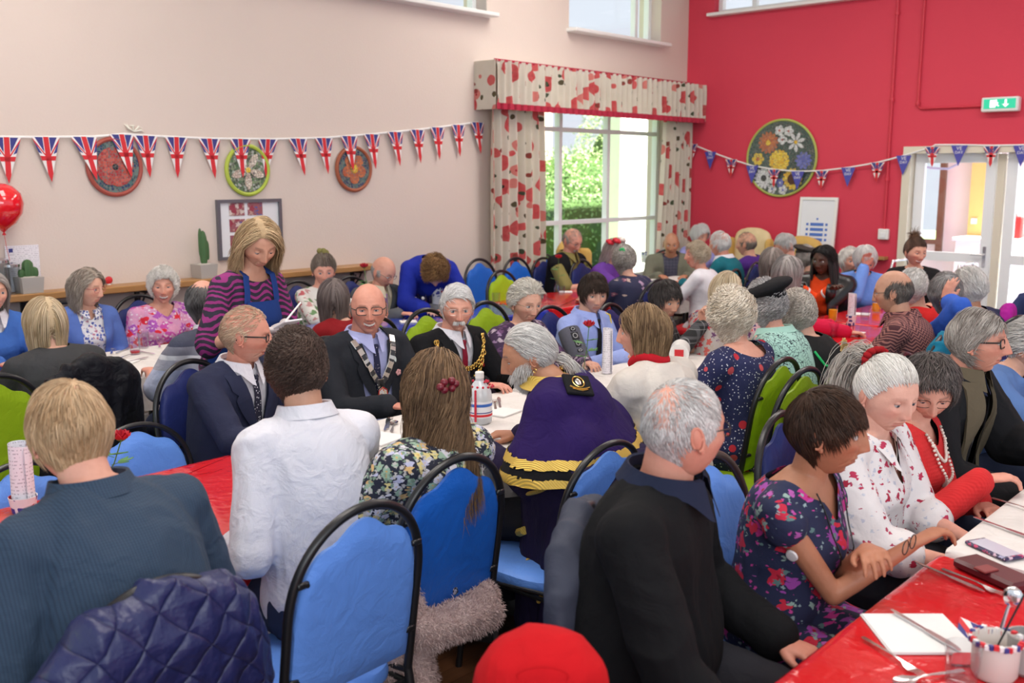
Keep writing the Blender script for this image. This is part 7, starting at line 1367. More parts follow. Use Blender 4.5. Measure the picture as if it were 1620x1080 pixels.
# robe of the macebearer
PURP = CL('purple_wool', (.020, .007, .080), var=.1, fold=.5); PDARK = CL('dark_violet_robe', (.018, .012, .045), fold=.5); GBR = NT('gold_braid'); _x = GBR.xyz(); GBR = GBR.out(GBR.mix(GBR.lt(GBR.math('FRACT', GBR.math('MULTIPLY', _x[0], 220)), .4), (.62, .40, .06), (.78, .56, .14)), .45, GBR.math('SINE', GBR.math('MULTIPLY', _x[0], 1400)), .4, .002, metal=.35)
def split_mesh(V, F, sel, name, mat, par):
    q = F[sel]; u = np.unique(q); idx = -np.ones(len(V), int); idx[u] = np.arange(len(u)); return raw_mesh(name, V[u], idx[q], mat, par)
def robe(s, r, o):
    c = s.cen(1.0); m_ = MB(); s.torso(m_, .1, 1.03, .045, 12)
    for i, sd in ((0, -1), (1, 1)): m_.limb([s.cen(.93) + A(sd * .06, 0, 0), s.S[i] + A(0, 0, .0), s.S[i] * .35 + s.Eb[i] * .65 + A(sd * .03, -.02, -.03), s.S[i] * .1 + s.Eb[i] * .9 + A(sd * .05, -.06, -.10)], [.085, .095, .105, .11])
    for q in (.25, .55, .8): m_.limb([s.S[0] * (1 - q) + s.Eb[0] * q + A(0, -.10, -.04), s.S[1] * (1 - q) + s.Eb[1] * q + A(0, -.10, -.04)], [.10, .10])
    V, F = remesh(m_, .010); V = relax(V, F, 14); N = normals(V, F); dz = (c[2] - V[:, 2]) + .10 * np.maximum(0, V[:, 1] - c[1]); V = V + N * (folds(V, 4, (8, 8, 3)) * .012 * smst(.05, .25, dz) + .008 * np.sin(np.arctan2(V[:, 1] - c[1], V[:, 0]) * 11) * smst(.15, .4, dz))[:, None]
    dxy = (V - s.cen(.8)) * A(1, 1, 0); V = V + dxy / (np.linalg.norm(dxy, axis=1)[:, None] + 1e-6) * (.06 * smst(.06, .27, dz))[:, None]
    V, F = clip_open(V, F, s.neckg(.074)); dzf = lambda q: (c[2] - q[:, 2]) + .10 * np.maximum(0, q[:, 1] - c[1]); V, F = clip_open(V, F, lambda q: dzf(q) - .274)
    fz = dzf(V)[F].mean(1); par = split_mesh(V, F, fz < .19, 'cape', PURP, r); NN = normals(V, F)
    for lo, hi, nm, m2, e in ((.19, .218, 'gold_braid', GBR, .004), (.218, .246, 'black_band', BLKW, .0), (.246, .35, 'gold_braid', GBR, .004)): split_mesh(V + NN * e, F, (fz >= lo) & (fz < hi), nm, m2, par)
    mb = MB(); ax = s.ht - s.cen(.97); ax /= np.linalg.norm(ax); th_ = np.linspace(0, 2 * PI, 49); mb.sheet(np.array([[s.cen(.99) + A(math.cos(q) * rr, math.sin(q) * rr * 1.05, .012 * math.sin(q) * 0) + ax * h_ for q in th_] for rr, h_ in ((.074, .066), (.084, .044), (.108, .022), (.132, .004))]), th=.005); mb.build('gold_collar', GBR, par)
    k = pick(s, V, 886, 572); mb = MB(); mb.ball(V[k] + NN[k] * .004, .012, 12); mb.build('button', GOLD, par)
    k = pick(s, V, 918, 606); nn_ = NN[k]; Y_ = A(.25, 0, 1) - nn_ * (A(.25, 0, 1) @ nn_); Y_ /= np.linalg.norm(Y_); X_ = np.cross(Y_, nn_); c1 = V[k] + nn_ * .006
    mb = MB(); mb.box((0, 0, 0), (.105, .105, .014), bev=.004, T=MAT4(c1, X_, Y_, nn_)); pt = mb.build('crest_patch', BLKW, par, smooth=False); c2 = c1 + nn_ * .009
    mb = MB(); mb.tube([c2 + X_ * .022 * math.cos(q) + Y_ * (.028 * math.sin(q) + .008) for q in np.arange(24) * PI / 12], .0026, 6, closed=True); mb.tube([c2 + X_ * x - Y_ * (.030 - x * x * 8) for x in np.linspace(-.038, .038, 9)], .0035, 6); mb.tube([c2 + X_ * x - Y_ * (.038 - x * x * 9) for x in np.linspace(-.03, .03, 9)], .0025, 6); mb.build('crest', GOLD, pt); mb = MB(); mb.ball((0, 0, 0), (.012, .018, .004), 12, T=MAT4(c2 + Y_ * .008, X_, Y_, nn_)); mb.build('crest_shield', SILV, pt)
    m_ = MB(); rg = []; n = 96; a = np.arange(n) * 2 * PI / n
    for t in np.linspace(0, 1, 14): z = .80 - .70 * t; rg.append(np.stack([(.25 + .07 * t) * np.cos(a) * (1 + .03 * t * np.sin(7 * a)) - .10, (.23 + .07 * t) * np.sin(a) * (1 + .03 * t * np.sin(7 * a)) + .0 - .04 * t, np.full(n, z)], 1))
    m_.loft(rg); V, F = remesh(m_, .010); V = relax(V, F, 3); V = V + normals(V, F) * (folds(V, 9, (11, 11, 3)) * .016)[:, None]; rb = raw_mesh('robe', V, F, PDARK, r); NN = normals(V, F)
    def line(nm, pts, w_):
        Q = []
        for (x0, y0), (x1, y1) in zip(pts[:-1], pts[1:]):
            for q in np.linspace(0, 1, 5): k = pick(s, V, x0 + (x1 - x0) * q, y0 + (y1 - y0) * q); Q.append(V[k] + NN[k] * .006)
        Q = np.array(Q); Q = np.concatenate([Q[:1], (Q[:-2] + Q[1:-1] + Q[2:]) / 3, Q[-1:]]); mb = MB(); mb.tube(Q, w_, 8); mb.build(nm, GBR, rb)
    for pts in ([(802, 842), (826, 842)], [(802, 890), (832, 890)], [(824, 785), (866, 772)]): line('braid_bar', pts, .016 if pts[0][0] < 820 else .008)
    line('braid_edge', [(862, 748), (868, 772)], .008); line('braid_edge', [(862, 900), (858, 930), (848, 952)], .008)
def pony(s, r, o):
    rs = np.random.RandomState(3); rt = s.toL(A(0, -.105, -.035) + rs.normal(size=(260, 3)) * .008); v_, f_, c_ = strands(rt, np.tile(s.RM @ A(0, -1, -.5), (260, 1)), .10, .0017, (.5, .47, .43), (.82, .79, .75), g=1.2, K=8); raw_mesh('ponytail', v_, f_, HAIR, r, c_)
    mb = MB(); e = s.toL((-.084, -.006, -.045)); mb.tube([e + A(0, .006 * math.cos(q), .008 * math.sin(q)) for q in np.arange(10) * PI / 5], .0012, 6, closed=True); mb.build('earring', GOLD, r)
P('bearded man in a purple and gold braided robe leaning to the left', 838, 562, 112, -88, X=-2.45, skin=TAN, w=1.05, lean=20, nl=44, pitch=14, caz=90, face=dict(age=1.2, nose=1.25, brow=(.10, .08, .07), browk=1, lid=2, gaze=(0, -25)), hair=H('thin', (.42, .40, .38), (.80, .78, .75), flow='back', len=.10, vol=.010, n=2600, line=[.075, .068, .055, .03, .0, .0, -.03, -.055, -.075, -.08], k=11), beard=dict(kind='full', c1=(.55, .53, .50), c2=(.85, .84, .82), n=2600, len=.030), top=dict(m=PDARK, inf=.014, name='tunic'), bottom=dict(m=TROU), hl=(-.14, .38, .77), hr=(.14, .36, .77), pole=(.3, -.1, -1), patch=66, bdir=(-.35, -.94, 0), bup=(0, 1, 0), post=lambda s, r, o: (robe(s, r, o), pony(s, r, o)))
WJK = CL('white_boucle', (.62, .57, .52))
P('woman with highlighted brown bob in a white jacket and red scarf', 1018, 526, 88, -98, X=-2.35, fem=1, skin=PINK, w=1.14, lean=10, far=0, pitch=0, face=dict(age=1), hair=H('bob', (.09, .048, .024), (.40, .26, .14), len=.115, vol=.028, n=2600, gather=.1, flip=-.01), top=dict(m=WJK, inf=.024, name='jacket', loose=.02), bottom=dict(m=TROU), hl='near', hr='near', post=lambda s, r, o: (lambda mb: ([mb.tube([s.cen(1.02 + .05 * k) + A(.066 * math.cos(q), .07 * math.sin(q) + .01, .012 * math.sin(q * 2 + k) - .025 * max(0, math.sin(q)) + .012 * k) for q in np.arange(28) * 2 * PI / 28], .020, 10, closed=True) for k in (0, 1)], mb.build('scarf', CL('red_scarf', (.48, .01, .02)), r)))(MB()))
NVD = floral('navy_dot_rose', (.012, .016, .075), [(70, .21, [(.68, .68, .75)], None, 3), (13, .27, [(.58, .02, .04), (.65, .08, .10)], (.75, .45, .45), 1)], dist=.0)
s = P('curly ash blonde lady in navy dotted dress with red flowers, back to us', 1158, 499, 90, -176, X=-2.3, fem=1, skin=PINK, w=1.2, lean=3, nl=14, cof=.08, pitch=6, hair=H('perm', (.52, .42, .31), (.92, .84, .72), len=.07, vol=.034, curl=.009, n=2600), top=dict(m=NVD, inf=.014, sleeve=.5, loose=.02, nr=.125, name='dress'), bottom=dict(m=NVD, skirt=1, name='skirt'), hl='near', hr='near', chair_=VL, chlab='lime chair behind the lady in the navy dotted dress')
def mint():
    t = NT('mint_print'); v = t.distort(t.co(), 25, .05); e = t.n('TexVoronoi', {'Vector': t.vmath('MULTIPLY', v, (1, 1, 1.8)), 'Scale': 38}, feature='DISTANCE_TO_EDGE').outputs['Distance']; return t.out(t.mix(t.math('MULTIPLY', t.lt(e, .05), t.math('GREATER_THAN', t.noise(12), .42)), (.38, .62, .55), (.02, .04, .05)), .85)
def beret(s, r, o, m, c=(0, -.015, .088), rad=(.125, .125, .038), tilt=-12, name='beret'):
    mb = MB(); mb.ball((0, 0, 0), rad, 28, T=MAT4((0, 0, 0), *(rotm(x=tilt, y=o.get('btilt', 8)).T))); mb.ball((0, 0, -.03), (.088, .105, .03), 24); V, F = remesh(mb, .006); V = relax(V, F, 3); raw_mesh(name, s.toL(V + A(*c)), F, m, r)
P('grey curly lady in black beret and mint print blouse, back to us', 1212, 482, 92, -150, X=-2.35, fem=1, skin=PINK, w=1.05, lean=12, hair=H('perm', (.22, .20, .20), (.58, .56, .56), vol=.024), top=dict(m=mint(), inf=.018, name='blouse'), bottom=dict(m=TROU), hl='near', hr='near', btilt=-20, post=lambda s, r, o: (beret(s, r, o, CL('black_velvet', (.008, .008, .010)), tilt=-10), collar(s, r, CL('mint_cloth', (.36, .60, .52)), r=.07, h=.03)))
def greentrim(s, r, o):
    GT = plain('green_cord', (.02, .55, .16), .5); P_ = [s.surf(t, x, .034, True) for t, x in ((.98, .13), (.80, .17), (.66, .13), (.60, .02), (.62, -.08), (.72, -.15), (.90, -.16))]; mb = MB(); mb.tube(P_, .006, 8); mb.build('green_piping', GT, r)
    mb = MB(); p = s.surf(.84, .06, .034, True); [petal(mb, .0, .055, .014, a, .006, (0, 0), 0) for a in np.arange(7) * .5 - .1]; V, F = mb.arr(); m2 = MB(); m2.add(V, F, 0, MAT4(p, (-1, 0, 0), (0, .1, 1), (0, -1, 0))); m2.build('gold_leaf_emblem', plain('gold_thread', (.62, .42, .16), .5), r, smooth=False)
P('lady in black top with bright green piping and gold leaf emblem, back to us', 1262, 496, 95, -165, z=1.10, fem=1, skin=PALE, w=1.1, lean=14, hair=H('perm', (.34, .29, .24), (.66, .60, .54), vol=.018), top=dict(m=CL('black_jersey', (.014, .014, .015)), inf=.024, name='top'), bottom=dict(m=TROU), hl='near', hr='near', post=greentrim)
# --- around the orange juice table
P('lady in bright cerise red top with grey bob leaning on the red table', 1246, 432, -62, 150, z=1.14, fem=1, skin=PALE, w=1.1, lean=16, hair=H('bob', (.20, .18, .17), (.52, .48, .46), len=.13, vol=.026, gather=.1), top=dict(m=CL('cerise_knit', (.62, .012, .06)), inf=.016, name='jumper'), hl='near', hr='table', chair_=VN)
P('lady with grey brown bob behind the cerise top, mostly hidden', 1222, 416, -70, 165, z=1.12, fem=1, skin=PALE, hair=H('bob', (.16, .13, .115), (.38, .33, .30), len=.14, vol=.024), top=dict(m=BLKW), hl='lap', hr='lap')
def braids(s, r, o):
    rs = np.random.RandomState(3); mb = MB()
    for i in range(46):
        a = rs.uniform(.55, 2 * PI - .55); p0 = A(.075 * math.sin(a), .085 * math.cos(a) - .01, .05 + .05 * rs.rand()); p1 = A(.105 * math.sin(a), .095 * math.cos(a) - .02, -.04); p2 = A(.12 * math.sin(a), .07 * math.cos(a) - .015, -.14); p3 = A(.135 * math.sin(a) + .02 * rs.randn(), .06 * math.cos(a), -.22 - .06 * rs.rand()); mb.tube(s.toL(np.array([p0, (p0 + p1) / 2 + (p1 - p0)[::-1] * 0, p1, p2, p3])), [.009, .009, .009, .008, .004], 6)
    mb.build('braids', plain('black_hair_braid', (.010, .009, .009), .5), r); 
    for i in (0, 1): mb = MB(); mb.tube([s.Eb[i] + (s.H[i] - s.Eb[i]) * f for f in (.84, .90)], .046, 16); mb.build('white_cuff', plain('white_rib', (.7, .7, .7), .8), r)
P('black woman with long braids in black jacket over orange top, arms folded', 1303, 412, (-12,), -28, z=1.12, fem=1, skin=DARK, w=1.18, lean=6, far=1, pitch=2, face=dict(age=0, lips=(.13, .04, .035), brow=(.01, .01, .01)), hair=H('bob', (.008, .008, .008), (.02, .018, .018), len=.10, vol=.026), top=dict(m=CL('orange_top', (.75, .07, .012)), name='top'), coat=dict(m=plain('black_leather', (.012, .012, .013), .3), front=([-.1, 0, .1, .6], [.095, .09, .085, .07]), name='jacket', inf=.03, loose=.02), hl='cross', hr='cross', chair_=VL, chlab='chair of the woman in the black jacket', post=braids)
P('white haired person in sky blue jumper covering the face with a hand', 1368, 410, (10,), 15, z=1.12, fem=1, skin=PINK, pitch=30, lean=14, w=1.05, hair=H('short', (.6, .59, .58), (.88, .87, .86), len=.07, vol=.022), top=dict(m=CL('sky_jumper', (.16, .30, .74)), inf=.018, name='jumper'), hr=(.02, .26, 1.06), hl=(-.12, .36, .775), hdr=((-.1, .2, 1), (0, -1, .2)), curl=25, chair_=VN)
P('white haired person in pale blue behind the sky blue jumper', 1343, 412, (20,), 30, z=1.04, fem=1, skin=PINK, hair=H('short', WH1, WH2, len=.06, vol=.02), top=dict(m=CL('pale_aqua', (.25, .48, .68)), name='jumper'), hl='lap', hr='lap')
def bun(s, r, o):
    rs = np.random.RandomState(6); n = 240; a = rs.normal(size=(n, 3)); v_, f_, c_ = strands(s.toL(A(0, -.035, .135) + rs.normal(size=(n, 3)) * A(.018, .02, .012)), a + A(0, -.2, .3), .055, .0018, (.035, .018, .012), (.30, .17, .10), g=.8, K=6); raw_mesh('hair_bun', v_, f_, HAIR, r, c_)
P('laughing dark haired woman in black top beside the glazed doors', 1448, 398, (2,), 32, z=1.17, fem=1, skin=(.62, .34, .24), w=1.05, pitch=6, lean=4, far=1, face=dict(smile=1, open=.8, age=.3), hair=H('short', (.03, .018, .014), (.16, .09, .06), flow='knot', knot=(0, -.04, .14), len=.08, vol=.014, line=[.055, .05, .035, .012, -.02, 0, -.03, -.06, -.08, -.085]), top=dict(m=CL('black_jersey', (.014, .014, .015)), nr=.085, nd=.07, nw=.05, sleeve=1, name='top'), hl='near', hr='near', chair_=VN, post=bun)
def zigr():
    t = NT('maroon_zigzag'); x = t.xyz(); zz = t.math('ADD', t.math('MULTIPLY', x[2], 55), t.math('MULTIPLY', t.math('PINGPONG', t.math('MULTIPLY', x[0], 60), 1), 1.0)); return t.out(t.mix(t.lt(t.math('FRACT', zz), .45), (.07, .018, .025), (.34, .14, .12)), .85, t.noise(20), .3, .02)
P('balding man in maroon zigzag shirt and glasses, profile to the left', 1414, 462, 98, -100, X=-2.1, skin=(.56, .30, .20), w=1.12, lean=10, pitch=6, face=dict(age=1), hair=H('crop', (.05, .042, .038), (.22, .19, .17), bald=1, top=[-.1, -.1, .035, .06, .06, .055], len=.03), glasses=dict(m=BKF, r=.001), top=dict(m=zigr(), sleeve=.5, flare=.02, inf=.016, name='shirt'), bottom=dict(m=TROU), hl='near', hr='near', chair_=VN, chlab='dark blue chair behind the maroon zigzag shirt', post=lambda s, r, o: collar(s, r, zigr(), r=.07))
P('white haired lady in red cardigan behind the maroon shirt', 1444, 456, 95, 170, z=1.08, fem=1, skin=PALE, w=1.08, hair=H('set', (.55, .53, .50), (.86, .85, .83), vol=.024), top=dict(m=CL('poppy_red_knit', (.62, .02, .02)), inf=.018, name='cardigan'), hl='lap', hr='lap', chair_=VN)
P('grey haired lady in royal blue top with her hand against her head', 1496, 464, 80, 168, z=1.13, fem=1, skin=PINK, w=1.12, lean=10, hair=H('short', (.13, .12, .12), (.46, .44, .43), len=.06, vol=.018), top=dict(m=CL('azure_knit', (.04, .12, .55)), inf=.016, sleeve=.8, name='top'), hl=(-.13, .06, 1.10), hr='near', hdl=((.15, -.25, 1), (-1, .2, 0)), curl=10, chair_=VN, chlab='chair under the teal jacket behind the royal blue top', post=lambda s, r, o: (lambda mb: (mb.tube([s.Eb[0] + (s.H[0] - s.Eb[0]) * f for f in (.93, .97)], .030, 16), mb.build('bracelet', BKF, r)))(MB()))
TEAL_CH = s
P('white haired lady in navy jacket at the end of the right hand row', 1532, 456, 70, -140, z=1.12, fem=1, skin=TAN, w=1.12, lean=8, hair=H('set', (.6, .58, .55), (.88, .87, .85), vol=.030), top=dict(m=NAVYW, inf=.022, name='jacket'), hl='near', hr='near', chair_=VN, chlab='chair of the white haired lady in navy jacket')
# --- far corner group
def roses(s, r, o):
    rs = np.random.RandomState(2)
    for k, (m_, c) in enumerate(((plain('rose_blue', (.02, .16, .55), .7), (-.07, .0, .10)), (plain('rose_cream', (.75, .72, .66), .7), (0, .02, .13)), (plain('rose_crimson', (.6, .03, .05), .7), (.07, .0, .11)), (plain('rose_crimson', (.6, .03, .05), .7), (.08, -.05, .07)))):
        mb = MB()
        for i in range(12): a = i * 1.3; q = .014 + .0018 * i; mb.ball(s.toL(A(*c) + A(q * math.cos(a), q * math.sin(a) * .8, .004 * math.sin(i))), (.020, .020, .016), 8)
        mb.build('silk_rose', m_, r)
P('person in purple top with a headdress of blue, cream and red roses', 972, 396, -88, 70, z=1.10, fem=1, skin=PALE, pitch=25, lean=12, hair=H('bob', GR1, GR2, len=.12), top=dict(m=CL('violet_knit', (.13, .045, .30)), inf=.02, name='jumper'), hl='table', hr='table', chair_=VN, post=roses)
P('bald man in olive jacket facing us in the far corner', 1062, 386, (4,), 2, z=1.08, skin=TAN, w=1.15, lean=14, pitch=8, face=dict(age=1), hair=H('crop', (.12, .10, .09), (.3, .26, .22), bald=.97, top=[-.1, -.1, .0, .02, .02, .02], len=.01), top=dict(m=plaid('navy_small_check', (.03, .03, .06), (.1, .1, .14), (.2, .2, .25), 30), name='shirt'), coat=dict(m=CL('olive_grey', (.16, .16, .12)), front=([-.1, 0, .1, .6], [.095, .085, .07, .07]), name='jacket'), hl='near', hr='near', chair_=VN)
P('white haired lady in lilac against the red wall in the far corner', 1107, 372, (20,), 40, z=1.12, fem=1, skin=PINK, pitch=14, hair=H('perm', (.7, .69, .68), (.92, .91, .9), vol=.03), top=dict(m=CL('lilac_knit', (.30, .30, .62)), name='jumper'), hl='near', hr='near')
P('fair haired lady in white jumper laughing towards the left', 1103, 404, 100, -72, z=1.10, fem=1, skin=PINK, pitch=-6, w=1.05, face=dict(smile=1, age=1.5), hair=H('perm', (.38, .29, .19), (.70, .61, .48), vol=.022), top=dict(m=CL('white_jumper', (.70, .69, .74)), inf=.018, name='jumper'), hl='near', hr='near', chair_=VR, chlab='red backed chair of the lady in the white jumper')
P('white haired man in teal jumper, back to us', 1139, 386, 100, -118, z=1.15, skin=RUDDY, w=1.12, hair=H('short', (.6, .59, .58), (.86, .85, .84), bald=.4, len=.035, top=[-.1, -.1, .03, .05, .06, .06]), top=dict(m=CL('teal_knit', (.010, .13, .17)), inf=.02, name='jumper'), hl='near', hr='near', chair_=VN, post=lambda s, r, o: collar(s, r, WSH, r=.068, h=.035))
P('balding man in dark purple jumper, back to us', 1181, 386, 95, -112, z=1.11, skin=(.56, .30, .20), w=1.15, hair=H('crop', (.10, .08, .07), (.3, .26, .22), bald=.9, top=[-.1, -.1, .02, .03, .03, .03], len=.02), top=dict(m=CL('purple_jumper', (.07, .022, .20)), inf=.022, name='jumper'), hl='near', hr='near', chair_=VN)
P('grey haired man bowing his head in front of the mustard armchair', 1243, 388, 110, -62, z=1.13, skin=PINK, pitch=28, w=1.05, hair=H('short', (.40, .39, .38), (.72, .71, .7), len=.04), top=dict(m=CL('blue_grey_shirt', (.12, .15, .22)), name='shirt'), hl='near', hr='near', chair_=VN)
P('person in a dark flat cap beside the bowing grey haired man', 1275, 408, 100, -150, z=1.05, skin=PALE, hair=H('short', GR1, GR2), top=dict(m=CL('dark_khaki', (.07, .06, .045)), name='jacket'), hl='near', hr='near', post=lambda s, r, o: beret(s, r, o, CL('brown_cap_tweed', (.045, .038, .034)), c=(0, .01, .085), rad=(.11, .125, .03), tilt=8, name='flat_cap'))
# --- right hand row
BJ = CL('black_jumper', (.0045, .0045, .0055), fold=.3)
def c46(s, r, o):
    collar(s, r, CL('dark_polo', (.015, .02, .045)), r=.080, h=.042); mb = MB(); d = (s.H[0] - s.Eb[0]); d /= np.linalg.norm(d); c = s.H[1] + (s.Eb[1] - s.H[1]) * .06; d = (s.H[1] - s.Eb[1]); d /= np.linalg.norm(d); x = np.cross(d, A(0, 0, 1)); x /= np.linalg.norm(x); y = np.cross(d, x); mb.tube([c + x * .036 * math.cos(q) + y * .033 * math.sin(q) for q in np.arange(20) * PI / 10], .005, 8, closed=True, flat=.5); mb.build('bracelet', SILV, r)
s = P('large man with cropped grey hair and glasses in a black jumper, back to us', 1080, 678, -72, 122, X=-1.22, cof=.15, skin=RUDDY, fat=1, w=1.28, belly=1.3, lean=6, pitch=-2, hs=.98, face=dict(age=1), hair=H('crop', (.34, .32, .31), (.72, .70, .68), len=.020, vol=.004, bald=.55, top=[.06, .06, .065, .08, .09, .09], n=3600), glasses=dict(m=BKF, r=.0014, w=.025, h=.017), top=dict(m=BJ, inf=.022, loose=.018, name='jumper', amp=.010), bottom=dict(m=TROU), hl=(-.22, .30, .64), hr=(.30, .36, .60), hdr=((.1, .7, -.7), (.3, .5, .8)), chair_=VN, chlab='navy chair behind the large man in the black jumper', post=c46)
JK_CH = s.chair
DRESS = floral('navy_rose_dress', (.012, .016, .055), [(14, .36, [(.62, .015, .05), (.55, .03, .25), (.35, .06, .38), (.60, .02, .06)], (.30, .005, .02), 1), (26, .26, [(.30, .42, .38), (.45, .10, .40), (.12, .22, .22)], None, 4), (44, .22, [(.55, .05, .3), (.3, .4, .42)], None, 7)])
def c47(s, r, o):
    lanyard(s, r, BKF, .022, rad=.0022, dr=.75, xw=.075, name='spectacle_cord'); S_, E_ = s.S[1], s.Eb[1]; p = S_ + (E_ - S_) * .42; d = E_ - S_; out = A(*o['pdir']); out -= d * (out @ d) / (d @ d); out /= np.linalg.norm(out); p = p + out * .043
    mb = MB(); x = np.cross(d, out); x /= np.linalg.norm(x); y = np.cross(out, x); mb.lathe([(.001, .006), (.010, .006), (.015, .005), (.017, 0)][::-1], 24, T=MAT4(p, x, y, out)); mb.build('arm_sensor', plain('sensor_white', (.72, .68, .68), .4), r)
    g = MB(); c = (s.H[0] + s.H[1]) / 2 + A(.0, .05, .02)
    for sx in (-1, 1): g.tube([c + A(sx * .027 + .022 * math.cos(q), 0, .018 * math.sin(q)) for q in np.arange(16) * PI / 8], .0015, 6, closed=True)
    g.build('held_spectacles', BKF, r)
P('slim woman with short brown hair in a navy rose print dress, arms folded', 1306, 682, -88, 84, X=-1.12, fem=1, skin=BRN, w=.98, lean=8, pitch=0, arm=.86, face=dict(age=1.6, nose=1.05), hair=H('short', (.016, .008, .005), (.065, .030, .016), len=.052, vol=.012, n=3400, fringe=.75, grav=.3, line=[.052, .046, .036, .022, .004, .014, -.02, -.055, -.078, -.085]), top=dict(m=DRESS, sleeve=.08, flare=.012, loose=.010, nr=.105, nd=.09, nw=.06, name='dress'), bottom=dict(m=DRESS, skirt=1, name='skirt'), pole=(.45, -.35, -1), hl=(.10, .27, .86), hr=(-.06, .33, .84), hdl=((.8, .5, .2), (0, -.2, 1)), hdr=((-.8, .5, .35), (0, -.3, 1)), curl=35, pdir=(.8, -.3, .2), chair_=VLB, chf=FRW, chlab='brown framed light blue chair behind the rose print dress', post=c47)
BLO = floral('white_spray_blouse', (.72, .68, .68), [(21, .25, [(.42, .01, .05), (.50, .03, .09), (.36, .01, .04)], None, 1), (38, .24, [(.55, .56, .66), (.60, .62, .70), (.45, .04, .10)], None, 5)])
def scr(s, r, o):
    rs = np.random.RandomState(2); mb = MB()
    for k in range(26): a = k * 2 * PI / 13; q = .030 + .012 * (k % 2); mb.ball(s.toL((q * math.cos(a), -.085 + .012 * (k % 2), .088 + q * math.sin(a) * .8)), (.014, .014, .011), 8)
    mb.build('scrunchie', CL('crimson_scrunchie', (.30, .008, .012)), r); rt = s.toL(A(0, -.10, .085) + rs.normal(size=(600, 3)) * .014); v_, f_, c_ = strands(rt, np.tile(s.RM @ A(0, -1, -.1), (600, 1)) + rs.normal(size=(600, 3)) * .2, .24, .0016, (.34, .30, .26), (.70, .66, .60), g=2.6, K=10); raw_mesh('ponytail', v_, f_, HAIR, r, c_); lanyard(s, r, SILV, .010, rad=.0014, dr=.22, xw=.06, name='necklace'); collar(s, r, BLO, r=.078, h=.008, open_=2.2, drop=.10)
P('large white haired woman with crimson scrunchie in white blouse with red sprays', 1402, 622, -88, 46, X=-1.2, fem=1, skin=(.70, .38, .29), fat=1, w=1.28, belly=1.2, lean=8, pitch=12, hs=1.02, face=dict(age=.8, browk=.2, lid=8, gaze=(8, -12)), hair=H('short', (.58, .55, .50), (.88, .86, .82), flow='knot', knot=(0, -.11, .09), len=.11, vol=.012, n=3000, k=10, grav=.05, line=[.066, .06, .045, .02, -.005, .0, -.03, -.06, -.08, -.085]), top=dict(m=BLO, sleeve=.66, loose=.028, inf=.018, nr=.09, nd=.14, nw=.05, name='blouse'), bottom=dict(m=TROU), hl=(-.05, .36, .68), hr=(.14, .40, .66), chair_=VN, post=scr)
RIB = knit('red_ribbed', (.62, .018, .02))
P('lady in red ribbed jumper with long pearl beads, dark hair and glasses', 1470, 612, -88, 12, z=1.07, fem=1, skin=PINK, w=1.12, lean=8, pitch=26, far=0, face=dict(age=1.2, lid=2, gaze=(0, -22), browk=.9), hair=H('short', (.03, .024, .022), (.20, .17, .16), len=.06, vol=.026, n=2600, mess=.4), glasses=dict(m=BKF, r=.0011, w=.024, h=.016), top=dict(m=RIB, inf=.018, nr=.088, nd=.05, nw=.05, name='jumper'), bottom=dict(m=DENIM), hl=(.03, .30, .70), hr=(.10, .32, .80), chair_=VN, post=lambda s, r, o: necklace(s, r, PEARL, 'pearl_string', (.26, .50), .0058, .026))
OLV = CL('olive_fleece', (.115, .092, .060)); DCO = CL('black_coat', (.012, .012, .014))
def c50(s, r, o):
    mb = MB(); ts = np.linspace(1.02, .25, 16)
    for sd, m_, nm in ((1, OLV, 'coat_lining'), (-1, OLV, 'coat_lining')): G_ = [[s.surf(t, sd * (.055 + .075 * q + .03 * (1 - t)), .040 + .012 * math.sin(q * 3 + t * 9)) for q in np.linspace(0, 1, 6)] for t in ts]; mb = MB(); mb.sheet(np.array(G_)[::(1 if sd > 0 else -1)], th=.012); mb.build(nm, m_, r)
    collar(s, r, OLV, r=.084, h=.045, open_=1.6, drop=.05, name='coat_collar'); collar(s, r, CL('dark_polo', (.015, .02, .045)), r=.068, h=.03)
P('man with grey brown hair and thick black glasses in dark olive lined coat', 1545, 540, -90, 80, X=-1.2, skin=RUDDY, w=1.22, lean=14, pitch=-4, far=0, fat=.4, face=dict(age=1.4, nose=1.3, smile=.2), hair=H('short', (.16, .13, .11), (.54, .50, .46), len=.085, vol=.014, n=2400, flow='part', px=-.03, pf=-.5, fringe=.7, line=[.062, .055, .04, .02, -.01, 0, -.03, -.055, -.078, -.085]), glasses=dict(m=BKF, r=.0028, w=.025, h=.016, e=.5), top=dict(m=CL('grey_shirt', (.25, .25, .27))), coat=dict(m=DCO, front=([-.1, 0, .12, .5], [.09, .08, .05, .04]), inf=.034, loose=.03, name='coat'), bottom=dict(m=TROU), hl='near', hr='knee', chair_=VN, post=c50)
P('grey haired person in light denim shirt leaning forward at the right edge', 1634, 548, -84, 70, z=1.08, fem=1, skin=PALE, w=1.2, lean=26, pitch=16, hair=H('set', (.40, .38, .36), (.70, .68, .66), vol=.03), top=dict(m=CL('light_denim', (.11, .20, .44)), inf=.022, sleeve=.62, loose=.02, name='shirt'), bottom=dict(m=DENIM), hl='near', hr='near', chair_=VN)
